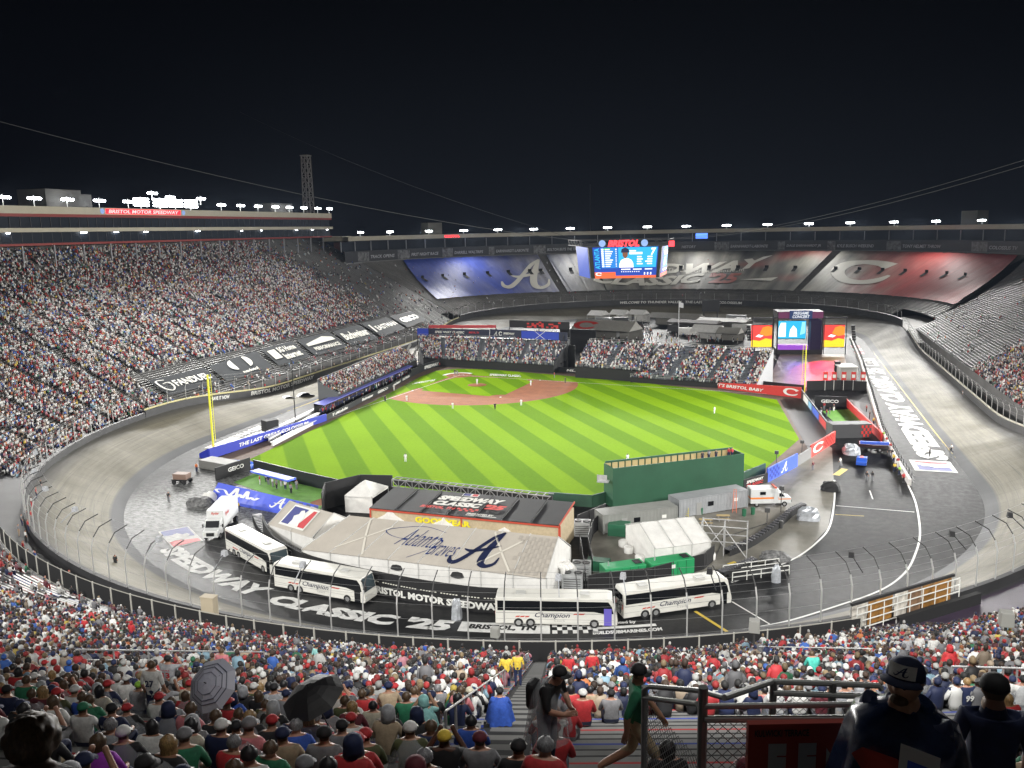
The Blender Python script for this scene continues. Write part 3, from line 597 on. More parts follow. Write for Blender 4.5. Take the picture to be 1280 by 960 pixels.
for sgn in (-1, 1):
    for (a0, b0, a1, b1) in ((-.9, .3, .9, .3), (-.9, 1.5, .9, 1.5), (-.9, .3, -.9, 1.5), (.9, .3, .9, 1.5)): fline('batters_box_line', (a0, sgn*b0), (a1, sgn*b1), .12, .085)
mb = MB(); fn = quadmap(at(514, 480.5, .08), at(543, 476, .08), at(546, 473.5, .08), at(520, 478, .08)); put2d(mb, text2d('SPEEDWAY', .04, .2), sub(fn, 0, .5, 1, 1)); put2d(mb, text2d("CLASSIC '25", .04, .2), sub(fn, 0, 0, 1, .45)); structure('field_lettering', mb, WHT)
mb = MB(); fn = quadmap(at(612, 469.5, .08), at(652, 471.5, .08), at(650, 468.6, .08), at(612, 467, .08)); put2d(mb, text2d("SPEEDWAY CLASSIC", .04, .2), fn); structure('field_lettering', mb, WHT)

# walls round the field ------------------------------------------------------
def wall(label, pts, h, m, z0=0., thick=.25, name='field_wall', cat='wall', pxs=True, cap=None, hs=None):
    P = px(pts, z0) if pxs else [Vector(p) for p in pts]; mb = MB()
    for i in range(len(P)-1):
        a, b = P[i], P[i+1]; d = (b-a).normalized(); nn = Vector((-d.y, d.x, 0))*thick/2; ha, hb = (hs[i], hs[i+1]) if hs else (h, h)
        vs = [a-nn, b-nn, b+nn, a+nn, a-nn+Vector((0, 0, ha)), b-nn+Vector((0, 0, hb)), b+nn+Vector((0, 0, hb)), a+nn+Vector((0, 0, ha))]
        mb.add(vs, [(0, 3, 2, 1), (4, 5, 6, 7), (0, 1, 5, 4), (1, 2, 6, 5), (2, 3, 7, 6), (3, 0, 4, 7)])
    o = mb.build(name, m, label=label, cat=cat); o['_'] = 0; del o['_']
    return o
def facing(A, B, z0, z1, out=.16):    # mapping for a sign lying on a vertical face from A to B (world xy), facing the right-hand side of A->B
    A = Vector(A).to_3d(); B = Vector(B).to_3d(); d = (B-A).normalized(); nn = Vector((d.y, -d.x, 0))*out
    return lambda u, v: Vector((A.x+(B.x-A.x)*u, A.y+(B.y-A.y)*u, z0+(z1-z0)*v))+nn
def sign(par, A, B, z0, z1, st, m=WHT, bold=.03, shear=.2, out=.16, name='lettering'):
    mb = MB(); put2d(mb, text2d(st, bold, shear), facing(A, B, z0, z1, out)); return mb.build(name, m, par)
def lerp2(A, B, t): return (A[0]+(B[0]-A[0])*t, A[1]+(B[1]-A[1])*t)
# right-field line wall, blue then black
P0, P1 = at(262, 574), at(408, 526)
o = wall('blue wall with white slogan lettering along the foul line by the left pole', [(250, 572), (262, 574), (408, 526)], 1.9, mat('royal_blue', (.02, .035, .36), .5), hs=[.9, 2.2, 1.7])
sign(o, lerp2(P0, P1, .22), lerp2(P0, P1, .82), .55, 1.35, 'THE LAST GREAT COLOSSEUM')
m_pad = mat('black_padding', (.018, .02, .022), .5, noise=.2, nscale=.5)
o = wall('black padded wall with small white adverts in front of the left dugout', [(408, 526), (450, 504), (488, 486), (514, 471)], 1.4, m_pad)
for a, b, t0, t1, s_ in (((408, 526), (450, 504), .15, .6, 'T-Mobile'), ((450, 504), (488, 486), .05, .4, 'Budweiser'), ((450, 504), (488, 486), .55, .9, 'GEICO'), ((488, 486), (514, 471), .1, .45, 'nexletol'), ((488, 486), (514, 471), .55, .9, 'EASTMAN')):
    A, B = at(*a), at(*b); sign(o, lerp2(A, B, t0), lerp2(A, B, t1), .35, 1.0, s_)
o = wall('black padded wall with white lettering curving behind home plate', [(514, 471), (530, 463.5), (548, 458), (570, 455.5), (605, 457)], 2.2, m_pad)
A, B = at(530, 463.5), at(548, 458); sign(o, A, B, .5, 1.5, 'SPEEDWAY'); A, B = at(549, 458), at(569, 455.6); sign(o, A, B, .5, 1.5, 'CLASSIC', RED)
o = wall('black padded wall with a row of white adverts below the two stands', [(605, 457), (700, 465), (885, 483)], 1.6, m_pad)
A, B = at(700, 465), at(885, 483)
for t0, t1, s_ in ((.05, .14, 'MLB'), (.2, .29, 'SPEEDWAY'), (.37, .46, 'DURAMAX'), (.52, .6, 'GEICO'), (.68, .8, 'MASTERCARD'), (.86, .97, 'MLB')): sign(o, lerp2(A, B, t0), lerp2(A, B, t1), .5, 1.15, s_)
A, B = at(885, 483.5), at(1001, 498)
o = wall('red outfield wall with white slogan and wishbone letter at the right pole', [(885, 483.5), (1001, 498)], 2.4, mat('bright_red', (.55, .03, .025), .5), hs=[1.4, 2.9])
sign(o, lerp2(A, B, .10), lerp2(A, B, .62), .5, 1.35, "IT'S BRISTOL BABY"); mb = MB(); put2d(mb, C_LOGO(1.1), facing(lerp2(A, B, .83), lerp2(A, B, .97), .45, 2.35)); mb.build('letter_emblem', WHT, o)
mb = MB()
for i in range(10):
    for j in range(3):
        if (i+j) % 2: put2d(mb, rect2d(), sub(facing(lerp2(A, B, -.02+i*.011), lerp2(A, B, -.02+(i+1)*.011), .1+j*.42, .52+j*.42), 0, 0, 1, 1))
mb.build('checks', m_pad, o)
o = wall('wall of blue and red advert panels between the outfield and the right bullpen', [(1002, 498), (1034, 541)], 2.3, m_pad)
A, B = at(1002, 498), at(1034, 541)
for t0, t1, m_ in ((.1, .3, WHT), (.32, .45, mat('sky_print', (.25, .5, .7), .5)), (.48, .72, mat('mid_blue', (.05, .12, .6), .5)), (.74, .97, mat('bright_red'))):
    mb = MB()
    for sd in (1, -1):
        aa, bb = (lerp2(A, B, t0), lerp2(A, B, t1)) if sd > 0 else (lerp2(A, B, t1), lerp2(A, B, t0)); put2d(mb, rect2d(), facing(aa, bb, .35, 1.95, .15))
    mb.build('advert_panel', m_, o)
# outside faces of the left-field wall, printed red and blue
A, B = at(1013, 572), at(1043, 553)
o = wall('red printed banner wall with white wishbone letter, outside the far right corner', [(1013, 572), (1043, 553)], 2.4, mat('coral_red', (.6, .06, .05), .5))
mb = MB(); put2d(mb, C_LOGO(1.1), facing(lerp2(A, B, .08), lerp2(A, B, .46), .4, 2.1)); mb.build('letter_emblem', WHT, o)
mb = MB()
for i in range(8):
    for j in range(4):
        if (i+j) % 2: put2d(mb, rect2d(), facing(lerp2(A, B, .52+i*.055), lerp2(A, B, .52+(i+1)*.055), .2+j*.52, .72+j*.52))
mb.build('checks', mat('dark_red', (.25, .01, .01), .5), o)
A, B = at(959, 603), at(996, 583)
o = wall('blue printed banner wall with white slanted letter beside the ambulance', [(959, 603), (996, 583)], 2.5, mat('vivid_blue', (.06, .12, .62), .5))
mb = MB(); put2d(mb, A_LOGO(), facing(lerp2(A, B, .42), lerp2(A, B, .64), .4, 2.2)); mb.build('letter_emblem', WHT, o)
mb = MB()
for i in range(6):
    for j in range(4):
        if (i+j) % 2: put2d(mb, rect2d(), facing(lerp2(A, B, .04+i*.055), lerp2(A, B, .04+(i+1)*.055), .3+j*.52, .82+j*.52))
mb.build('checks', mat('deep_blue', (.02, .04, .3), .5), o)
o = wall('black low wall with small white and red lettering left of the ambulance', [(929, 612), (959, 603)], 1.7, BLK); A, B = at(929, 612), at(959, 603); sign(o, lerp2(A, B, .1), lerp2(A, B, .8), .9, 1.4, 'SPEEDWAY'); sign(o, lerp2(A, B, .1), lerp2(A, B, .8), .3, .8, 'CLASSIC', RED)
wall('grey plank gate wall between the red and blue printed banners', [(996, 583), (1013, 572)], 2.0, mat('grey_wall', (.2, .2, .2), .6))
m_gw = mat('dark_green_pad', (.02, .06, .035), .6, noise=.2, nscale=.4)
wall('low dark green wall right of the tall green screen', [(927, 606), (956, 594)], 2.2, m_gw); wall('low dark green wall left of the tall green screen', [(686, 630), (740, 634), (762, 628)], 2.0, m_gw)
wall('black outfield wall between the lawn and the left bullpen', [(318, 590), (380, 606), (440, 620), (492, 622)], 2.4, m_pad)
# foul poles
def pole(loc, h, label):
    t = thing('foul_pole', label, 'pole', loc); MB().tube([(0, 0, 0), (0, 0, h)], .13 if h < 15 else .2, 8).build('pole', mat('pole_yellow', (.75, .72, .05), .4), t)
    d = Vector(loc)-Vector(fp(0, 0)); d.normalize(); mb = MB(); e = -d*.75
    for kz in range(int(h*1.6)): z = 3+kz*.55; (z < h) and mb.tube([(0, 0, z), (e.x, e.y, z)], .018, 4)
    mb.tube([(e.x, e.y, 3), (e.x, e.y, h)], .05, 5); mb.build('screen', MATS['pole_yellow'], t)
pole(at(267.7, 570.4), 16.7, 'yellow foul pole standing by the blue wall on the left'); pole(at(1005.4, 494), 13.2, 'yellow foul pole standing behind the red wall on the right')
tag(MB().tube([(0, 0, 0), (0, 0, 15)], .13, 6).build('camera_pole', BLKM, loc=at(369.5, 528)), 'black pole behind the blue slogan wall on the left', 'pole')
tag(MB().tube([(0, 0, 0), (0, 0, 11)], .12, 6).build('net_pole', BLKM, loc=at(704.5, 462)), 'dark net pole in the gap between the two home stands', 'pole')

# ================================================================ CROWD STORE
CR = []      # x, y, z, yaw, level of detail
def crowd(p, yaw, lod=0): CR.append((p[0], p[1], p[2], yaw, lod))
def seen(x, y, z, m=12):
    q = CM @ (np.array([x, y, z])-CP); 
    if q[2] < 1: return False
    u = 640+FPX*q[0]/q[2]; v = 480-FPX*q[1]/q[2]; return -m < u < 1280+m and v < 960+m
# home stands ------------------------------------------------------------------
m_deck = mat('scaffold_deck', (.13, .14, .16), .6, noise=.15, nscale=1.); m_bb = mat('bleacher_bench', (.30, .325, .37), .5, .2); m_side = mat('stand_side', (.02, .021, .023), .7)
def bleacher(label, fA, fB, bA, bB, rows, dens, aisles=(), side=m_side, skirt=None):
    fA, fB, bA, bB = map(Vector, (fA, fB, bA, bB)); t = thing('bleacher', label, 'grandstand', (0, 0, 0)); deck = MB(); steps = MB()
    H = lambda u, k: (fA*(1-u)+fB*u)*(1-k)+(bA*(1-u)+bB*u)*k
    L = (fB-fA).length; yaw = math.atan2((fA-bA).y+(fB-bB).y, (fA-bA).x+(fB-bB).x)
    for i in range(rows):
        k0, k1 = i/rows, (i+1)/rows; z0 = H(0, k0).z; z1 = H(0, k1).z
        a, b, c_, d_ = H(0, k0), H(1, k0), H(1, k1), H(0, k1); deck.add([(a.x, a.y, z0), (b.x, b.y, z0), (c_.x, c_.y, z0), (d_.x, d_.y, z0), (c_.x, c_.y, z1), (d_.x, d_.y, z1)], [(0, 1, 2, 3), (3, 2, 4, 5)])
        mb = MB(); lo = 0.
        for q in list(aisles)+[1.]:
            hi = q-.6/L
            if hi > lo: A = H(lo, k0+.5/rows); B = H(hi, k0+.5/rows); A.z = B.z = z0+.42; mb.bar(A, B, .3, .05)
            lo = q+.6/L
        mb.build('bench', m_bb, t)
        for q in aisles:
            a, b = H(q-.5/L, k0), H(q+.5/L, k0); c_, d_ = H(q+.5/L, k0+.3/rows), H(q-.5/L, k0+.3/rows); steps.add([(p.x, p.y, z0+.03) for p in (a, b, c_, d_)], [(0, 1, 2, 3)])
        n = int(L/.52)
        for j in range(n):
            u = (j+.5)/n
            if any(abs(u-q)*L < .8 for q in aisles) or rnd.random() > dens(u, k0): continue
            p = H(u, k0+.45/rows); p.z = z0; crowd(p, yaw+rnd.uniform(-.3, .3))
    deck.build('deck', m_deck, t)
    if steps.f: steps.build('aisle_steps', mat('aisle_step'), t)
    for P, Q in ((fA, bA), (fB, bB)):
        mb = MB(); mb.add([(P.x, P.y, 0), (Q.x, Q.y, 0), (Q.x, Q.y, Q.z+.9), (P.x, P.y, P.z+.3)], [(0, 1, 2, 3)]); mb.build('side_panel', side, t)
    mb = MB(); mb.add([(fA.x, fA.y, 0), (fB.x, fB.y, 0), (fB.x, fB.y, fB.z), (fA.x, fA.y, fA.z)], [(0, 1, 2, 3)]); mb.build('front_panel', skirt or BLK, t)
    mb = MB(); mb.add([(bA.x, bA.y, 0), (bB.x, bB.y, 0), (bB.x, bB.y, bB.z), (bA.x, bA.y, bA.z)], [(0, 1, 2, 3)]); mb.build('rear_panel', m_side, t)
    mb = MB()
    for P, Q in ((fA, fB),):
        for h in (.5, 1.0): mb.bar(P+Vector((0, 0, h)), Q+Vector((0, 0, h)), .06)
        n = int(L/2.5)
        for j in range(n+1): p = P.lerp(Q, j/n); mb.bar(p, p+Vector((0, 0, 1)), .06)
    n = int(L/2.5)
    for h in (.5, 1.0): mb.bar(bA+Vector((0, 0, h)), bB+Vector((0, 0, h)), .06)
    mb.build('railing', STEEL, t)
    return t
bleacher('scaffold grandstand behind home plate under the blue and black banner wall', at(529, 447, 2.6), at(692, 456.5, 2.6), at(523, 421, 8.8), at(712, 426, 8.8), 19, lambda u, k: .66 if u < .45 else (.3 if k > .3 else .45), (.17, .45, .75))
bleacher('scaffold grandstand right of the dark gap, its front raised over the dugout', at(719, 458, 3.4), at(800, 464, 3.2), at(737, 427, 8.8), at(822, 431, 8.8), 16, lambda u, k: .55, (.5,))
bleacher('wide scaffold grandstand ending at the grey sloping wall before the stage', at(788, 471.5, 1.5), at(946, 481.5, 1.5), at(826, 431, 8.8), at(967, 440, 8.8), 21, lambda u, k: .62-.35*(.15 < u < .35), (.0, .3, .62, .88), side=mat('grey_sheet', (.32, .33, .34), .5))
bleacher('low scaffold grandstand above the left dugout beside the front straight', at(423, 493, 3.2), at(521, 449.5, 3.2), at(397, 479, 6.8), at(500, 436, 6.8), 11, lambda u, k: .62, (.3, .6), side=mat('dark_sheet', (.06, .062, .068), .6))
wall('tall black panel closing the gap between the two home stands', [(694, 459), (719, 461)], 7.5, BLK); wall('black rear panel behind the gap between the home stands', [(700, 436), (745, 438)], 7.5, BLK)
# dugouts
def dugout(label, A, B, roofm, depth, cols):
    A, B = Vector(A), Vector(B); d = (B-A).normalized(); nn = Vector((-d.y, d.x, 0))*depth; t = thing('dugout', label, 'dugout', (0, 0, 0))
    mb = MB(); up = Vector((0, 0, 2.5)); mb.add([A+up, B+up, B+nn+up*1.12, A+nn+up*1.12], [(0, 1, 2, 3)]); mb.add([A+up*.92, B+up*.92, B+up, A+up], [(0, 1, 2, 3)]); mb.build('roof', roofm, t)
    mb = MB(); mb.add([A+nn, B+nn, B+nn+up*1.1, A+nn+up*1.1], [(0, 1, 2, 3)]); mb.build('back_wall', BLK, t)
    n = 8
    for i in range(n+1): p = A.lerp(B, i/n); MB().bar(p, p+up*.95, .1).build('roof_post', BLKM, t)
    L = (B-A).length; yw = math.atan2(-nn.y, -nn.x)
    for i in range(int(L/.8)):
        for rr in (.18, .5): 
            if rnd.random() < .8: p = A+d*(i+.5)*.8+nn*rr; CR.append((p.x, p.y, p.z+.15, yw, cols))
    return t
dugout('long dugout with blue and white roof strip on the left side of the field', at(405, 519), at(516, 467), mat('dugout_roof', (.12, .13, .42), .5), 2.6, 5)
dugout('dark dugout under the home plate stand, people leaning at its rail', at(604, 455), at(702, 464), BLK, 3., 6)
dugout('dark dugout with red clad players right of the gap', at(722, 466), at(788, 472), BLK, 2.6, 7)

# banner boards behind the home stands
def board(label, pts4, m, st=None, tm=WHT, mk=None):    # vertical board: (x0,y0 bottom) (x1,y1 bottom), z bottom, z top
    (x0, y0), (x1, y1), z0, z1 = pts4; A, B = at(x0, y0, z0), at(x1, y1, z0); o = wall(label, [(A.x, A.y, z0), (B.x, B.y, z0)], z1-z0, m, pxs=False, z0=z0, name='banner_board', cat='banner')
    mbp = MB()
    for t_ in (0, .5, 1): p = A.lerp(B, t_); mbp.bar((p.x, p.y, 0), (p.x, p.y, z0), .25)
    mbp.build('support_frame', BLKM, o)
    if st: 
        for u0, u1, v0, v1, s_, mm in st: sign(o, lerp2(A, B, u0), lerp2(A, B, u1), z0+(z1-z0)*v0, z0+(z1-z0)*v1, s_, mm)
    return o, A, B
NAVYB = mat('board_navy', (.014, .018, .045), .5); BLUEB = mat('board_blue', (.02, .05, .42), .5)
o, A, B = board('blue and black banner board with event title behind the home plate stand', ((522, 419), (612, 421), 9.2, 11.6), NAVYB, [(.25, .66, .38, .7, 'SPEEDWAY CLASSIC', WHT), (.72, .86, .38, .68, 'BRISTOL, TN', mat('letter_red', (.6, .03, .04), .5))])
mb = MB(); put2d(mb, rect2d(), facing(lerp2(A, B, 0), lerp2(A, B, .17), 9.2, 11.6, .15)); mb.build('blue_panel', BLUEB, o)
o, A, B = board('banner board with two letter emblems and blue cross pattern behind the home stand', ((613, 421), (709, 426), 9.2, 11.8), NAVYB, [(.18, .33, .4, .66, 'SPEEDWAY', WHT)])
mb = MB(); put2d(mb, A_LOGO(), facing(lerp2(A, B, .05), lerp2(A, B, .1), 9.8, 11.1)); put2d(mb, C_LOGO(1.2), facing(lerp2(A, B, .12), lerp2(A, B, .16), 9.8, 11.1)); mb.build('letter_emblem', WHT, o)
mb = MB(); put2d(mb, rect2d(), facing(lerp2(A, B, .42), lerp2(A, B, .9), 9.3, 11.7, .15)); mb.build('blue_panel', BLUEB, o)
mb = MB(); [put2d(mb, stroke2d(q_, [.05, .05]), facing(lerp2(A, B, .6), lerp2(A, B, .72), 9.3, 11.7, .19)) for q_ in ([(0, 0), (1, 1)], [(0, 1), (1, 0)])]; mb.build('cross_stripes', WHT, o)
o, A, B = board('black hospitality deck fascia with red strip above the blue banner', ((536, 410), (620, 410), 11.9, 12.9), mat('red_strip', (.4, .03, .04), .5))
o, A, B = board('dark canopy deck with red chequered cloth above the home stand', ((637, 409), (712, 412), 12., 14.4), BLK)
mb = MB()
for i in range(14):
    for j in range(4):
        if (i+j+rnd.randint(0, 1)) % 2: put2d(mb, rect2d(), facing(lerp2(A, B, .3+i*.04), lerp2(A, B, .34+i*.04), 12.2+j*.5, 12.7+j*.5))
mb.build('red_checks', mat('bright_red'), o)
for i in range(34):
    p = at(545+rnd.random()*150, 420, 9.4)+Vector((0, 1.5, 0)); crowd(p, -PI/2, 8)

# hanging scoreboard -------------------------------------------------------------
t = thing('hanging_scoreboard', 'huge four sided scoreboard hung on cables over the middle of the infield', 'scoreboard', (0, 0, 0))
SBC = Vector((0, 1.2, 0)); SBZ0, SBZ1 = 28.9, 38.7
# front face corners (world)
FL, FRt = atD(738, 309, 250), atD(825, 308, 250); FLb, FRb = atD(738, 349.5, 247), atD(825, 348, 247)
dx = (FRt-FL); dx.z = 0; wdt = dx.length; dx.normalize(); back = Vector((-dx.y, dx.x, 0))
zt, zb = (FL.z+FRt.z)/2, (FLb.z+FRb.z)/2; FLb = Vector((FL.x, FL.y, zb))-back*.0+dx*.6; FRb = Vector((FRt.x, FRt.y, zb))-dx*.4; FL.z = FRt.z = zt
depth = wdt*1.0
ex = dx*5.5; BLt, BRt = FL+back*depth-dx*2, FRt+back*depth+ex; BLb, BRb = FLb+back*(depth-1.5)+back*.7-dx*2, FRb+back*(depth-1.5)+back*.7+ex; FLb += back*.7; FRb += back*.7
C0 = (FL+BRt)/2
mb = MB(); e = 1.0; up = Vector((0, 0, .2))
def out(p, k): q = (p-C0); q.z = 0; return p+q.normalized()*k
T4 = [out(p, .9) for p in (FL, FRt, BRt, BLt)]; B4 = [out(p, .5) for p in (FLb, FRb, BRb, BLb)]
mb.add(B4+T4, [(3, 2, 1, 0), (4, 5, 6, 7), (0, 1, 5, 4), (1, 2, 6, 5), (2, 3, 7, 6), (3, 0, 4, 7)]); mb.build('housing', BLKM, t)
def scr(a, b, c_, d_, k): n = (b-a).cross(d_-a).normalized()*-k; n = -n; return quadmap(a+n, b+n, c_+n, d_+n)
def glow(name, c, s=1.3): 
    if name in MATS: return MATS[name]
    return mat(name, (.02, .02, .02), .4, emit=s*.8, ecol=c, spec=.1)
fb = quadmap(B4[0].lerp(B4[1], .06), B4[0].lerp(B4[1], .95), T4[0].lerp(T4[1], .95), T4[0].lerp(T4[1], .055)); nf = (T4[1]-T4[0]).cross(Vector((0, 0, 1))).normalized()*.08
def face(fn, n): 
    return lambda k: (lambda u, v: Vector(fn(u, v))+n*k)
F_ = face(fb, nf); s0 = MB(); put2d(s0, rect2d(), F_(1)); so = s0.build('screen', glow('screen_blue', (.01, .06, .42), 1.6), t)
def part(u0, v0, u1, v1, m, k=1.6, par=None, shape=None): mb = MB(); put2d(mb, shape or rect2d(), sub(F_(k), u0, v0, u1, v1)); return mb
def add(name, m, *boxes, k=1.6, shape=None):
    mb = MB()
    for b in boxes: put2d(mb, shape or rect2d(), sub(F_(k), *b))
    return mb.build(name, m, so)
gw = glow('screen_white', (1, 1, 1), 1.8); gc = glow('screen_cyan', (.03, .5, .85), 1.5); go = glow('screen_orange', (1, .16, .05), 1.5)
add('portrait_panel', gc, (.39, .34, .985, .985), k=1.4); add('name_panel', glow('screen_mid', (.02, .25, .75), 1.5), (.12, .33, .38, .985), k=1.4)
add('ticker', go, (.0, .0, 1, .08)); add('score_panel', go, (.0, .08, .34, .2)); add('green_row', glow('screen_green', (.05, .7, .1), 1.3), (.17, .9, .27, .97))
add('portrait', gw, (.40, .34, .63, .64), shape=poly2d([(0, 0), (1, 0), (.97, .45), (.85, .8), (.62, 1), (.4, 1), (.13, .78), (.02, .4)])); add('portrait_face', glow('screen_skin', (.30, .11, .06), 1.2), (.45, .62, .54, .9), k=2, shape=poly2d([(.1, .3), (.5, 0), (.9, .3), (1, .8), (.5, 1), (0, .8)])); add('portrait_cap', glow('screen_navy', (.01, .02, .10), 1.), (.43, .82, .56, .98), k=2.2, shape=poly2d([(0, 0), (1, 0), (.9, .7), (.5, 1), (.1, .7)]))
mb = MB(); put2d(mb, text2d('7', .05, .1), sub(F_(2), .89, .72, .965, .96)); put2d(mb, rect2d(), sub(F_(2), .56, .76, .76, .83)); put2d(mb, C_LOGO(1.2), sub(F_(2), .02, .09, .11, .19))
for i in range(4):
    put2d(mb, rect2d(), sub(F_(2), .68, .66-.075*i, .75+.02*(i % 2), .70-.075*i)); put2d(mb, rect2d(), sub(F_(2), .84-.03*(i == 2), .66-.075*i, .92, .70-.075*i))
put2d(mb, rect2d(), sub(F_(2), .56, .85, .66, .89))
for i in range(9):
    put2d(mb, rect2d(), sub(F_(2), .185, .905-.067*i, .26+.015*(i*7 % 4), .94-.067*i)); put2d(mb, text2d(str(i+1), .04), sub(F_(2), .345, .905-.067*i, .365, .945-.067*i)); put2d(mb, rect2d(), sub(F_(1.8), .13, .90-.067*i, .165, .95-.067*i))
[put2d(mb, rect2d(), sub(F_(2), .43+.035*i, .19, .445+.035*i, .22)) for i in range(9)]; [put2d(mb, rect2d(), sub(F_(2), .80+.05*i, .1, .82+.05*i, .18)) for i in range(3)]
[put2d(mb, rect2d(), sub(F_(2), a_, .265, b_, .3)) for a_, b_ in ((.43, .58), (.62, .76), (.81, .93))]; mb.build('screen_writing', gw, so)
mb = MB(); tv, tf, ta = text2d('ATLANTA', .04, .0); mb.add([tuple(sub(F_(2), .02, .3, .1, .97)(1-v, u)) for u, v in tv], tf); mb.build('vertical_name', gc, so)
# right side face
fs = quadmap(B4[1].lerp(B4[2], .08), B4[1].lerp(B4[2], .95), T4[1].lerp(T4[2], .95), T4[1].lerp(T4[2], .06)); ns = (T4[2]-T4[1]).cross(Vector((0, 0, 1))).normalized()*.08
FS = face(fs, ns); mb = MB(); put2d(mb, rect2d(), FS(1)); s2 = mb.build('screen', MATS['screen_blue'], t)
mb = MB(); put2d(mb, rect2d(), sub(FS(1.5), .3, .3, .95, .97)); mb.build('portrait_panel', gc, s2); mb = MB(); put2d(mb, rect2d(), sub(FS(1.6), 0, 0, 1, .12)); mb.build('ticker', go, s2)
mb = MB(); put2d(mb, rect2d(), sub(FS(2), .35, .7, .9, .85)); put2d(mb, rect2d(), sub(FS(2), .4, .35, .6, .62)); put2d(mb, rect2d(), sub(FS(2), .3, .18, .9, .25)); mb.build('screen_writing', gw, s2)
fl = quadmap(B4[3].lerp(B4[0], .05), B4[3].lerp(B4[0], .95), T4[3].lerp(T4[0], .95), T4[3].lerp(T4[0], .05)); nl = (T4[0]-T4[3]).cross(Vector((0, 0, 1))).normalized()*.08
mb = MB(); put2d(mb, rect2d(), face(fl, nl)(1)); mb.build('screen', MATS['screen_blue'], t)
# truss ring and name on top
TT = [out(p, 2.6) for p in T4]; mb = MB()
for i in range(4):
    a, b = TT[i], TT[(i+1) % 4]
    for h in (.4, 2.0): mb.bar(a+Vector((0, 0, h)), b+Vector((0, 0, h)), .18)
    n = 9
    for j in range(n): p, q_ = a.lerp(b, j/n), a.lerp(b, (j+1)/n); mb.bar(p+Vector((0, 0, .4 if j % 2 else 2.)), q_+Vector((0, 0, 2. if j % 2 else .4)), .12)
    mb.bar(T4[i], TT[i]+Vector((0, 0, .4)), .2); mb.bar(TT[i]+Vector((0, 0, .4)), TT[i]+Vector((0, 0, 2)), .2)
mb.build('truss_ring', mat('truss_grey', (.035, .035, .04), .7), t)
a, b = TT[0]+nf*3, TT[1]+nf*3; mb = MB(); put2d(mb, text2d('BRISTOL', .05, .25), lambda u, v: a.lerp(b, .3+.36*u)+Vector((0, 0, .15+1.85*v))); mb.build('red_letters', mat('red_lit'), t)
mb = MB()
for k_ in (.235, .72):
    p = a.lerp(b, k_)+Vector((0, 0, 1.1)); mb.tube([p, p+nf], 1.0, 14)
mb.build('round_emblem', MATS['emblem_lit'], t); mb = MB(); mb.bar(a.lerp(b, 1.0)+Vector((0, 0, .7)), a.lerp(b, 1.06)+Vector((0, 0, .7)), .3, 1.6); mb.build('red_end_light', mat('red_lit'), t)
# carrying cables to the four sides
m_wire = mat('steel_wire', (.045, .045, .05), .8)
def wire(A, B, sag, label, r=.09):
    A, B = Vector(A), Vector(B); pts = [A.lerp(B, i/24)-Vector((0, 0, sag*4*(i/24)*(1-i/24))) for i in range(25)]; tag(MB().tube(pts, r, 5).build('support_cable', m_wire), label, 'cable', 'cables carrying the scoreboard')
pA = atD(0, 152, 150); pB = atD(1290, 197, 130); pC = atD(1290, 204, 130)
wire(TT[0]+Vector((0, 0, 2)), pA, 2.5, 'long steel cable running from the scoreboard to the upper left edge', .055)
wire(TT[0]+Vector((0, 0, 2)), atD(300, 140, 330), 3, 'fainter second cable running up left from the scoreboard', .04)
wire(TT[2]+Vector((0, 0, 2)), pB, 2.5, 'upper of two cables rising to the right edge from the scoreboard', .04)
wire(TT[1]+Vector((0, 0, 2)), pC, 2.5, 'lower of two cables rising to the right edge from the scoreboard', .045)

# stage -------------------------------------------------------------------------------
def boxq(mb, A, B, dep, z0, z1, m=None):     # upright box from A to B (front, seen from camera) going back by dep
    A, B = Vector(A), Vector(B); d = (B-A).normalized(); nn = Vector((-d.y, d.x, 0))*dep; mb.prism([A, B, B+nn, A+nn], z0, z1, m)
sA, sB = at(940, 443), at(1053, 443)
t = thing('concert_stage', 'concert stage with three lit screens beyond the right end of the home stands', 'stage', (0, 0, 0)); t.location = (0, 0, 0)
mid = lambda k_: sA.lerp(sB, k_)
mb = MB(); boxq(mb, mid(.28), mid(.77), 9, 0, 1.6); mb.build('stage_deck', BLKM, t)
mb = MB(); boxq(mb, mid(.27), mid(.78), 9, 12.3, 14.6)
for k_ in (.275, .77):
    for d_ in (0, 8.5):
        q_ = mid(k_); dd = (sB-sA).normalized(); nn = Vector((-dd.y, dd.x, 0)); p = q_+nn*d_; mb.bar(p, p+Vector((0, 0, 13)), .5)
mb.build('roof_frame', BLKM, t)
mb = MB(); boxq(mb, mid(.28), mid(.77), -.3, 12.4, 14.5); mb.build('header_banner', mat('stage_purple', (.10, .02, .06), .5, emit=.2, ecol=(.3, .04, .2)), t)
mb = MB(); boxq(mb, mid(.40), mid(.65), -.5, 12.2, 15.0); o = mb.build('header_panel', mat('stage_navy', (.01, .03, .1), .5, emit=.15, ecol=(.02, .1, .4)), t)
for a_, b_, z0, z1, s_ in ((.44, .61, 13.7, 14.7, 'PREGAME'), (.43, .62, 12.5, 13.5, 'CONCERT')): sign(o, lerp2(mid(a_), mid(b_), 0), lerp2(mid(a_), mid(b_), 1), z0, z1, s_, glow('lit_white', (.9, .95, 1), 1.2), out=.75)
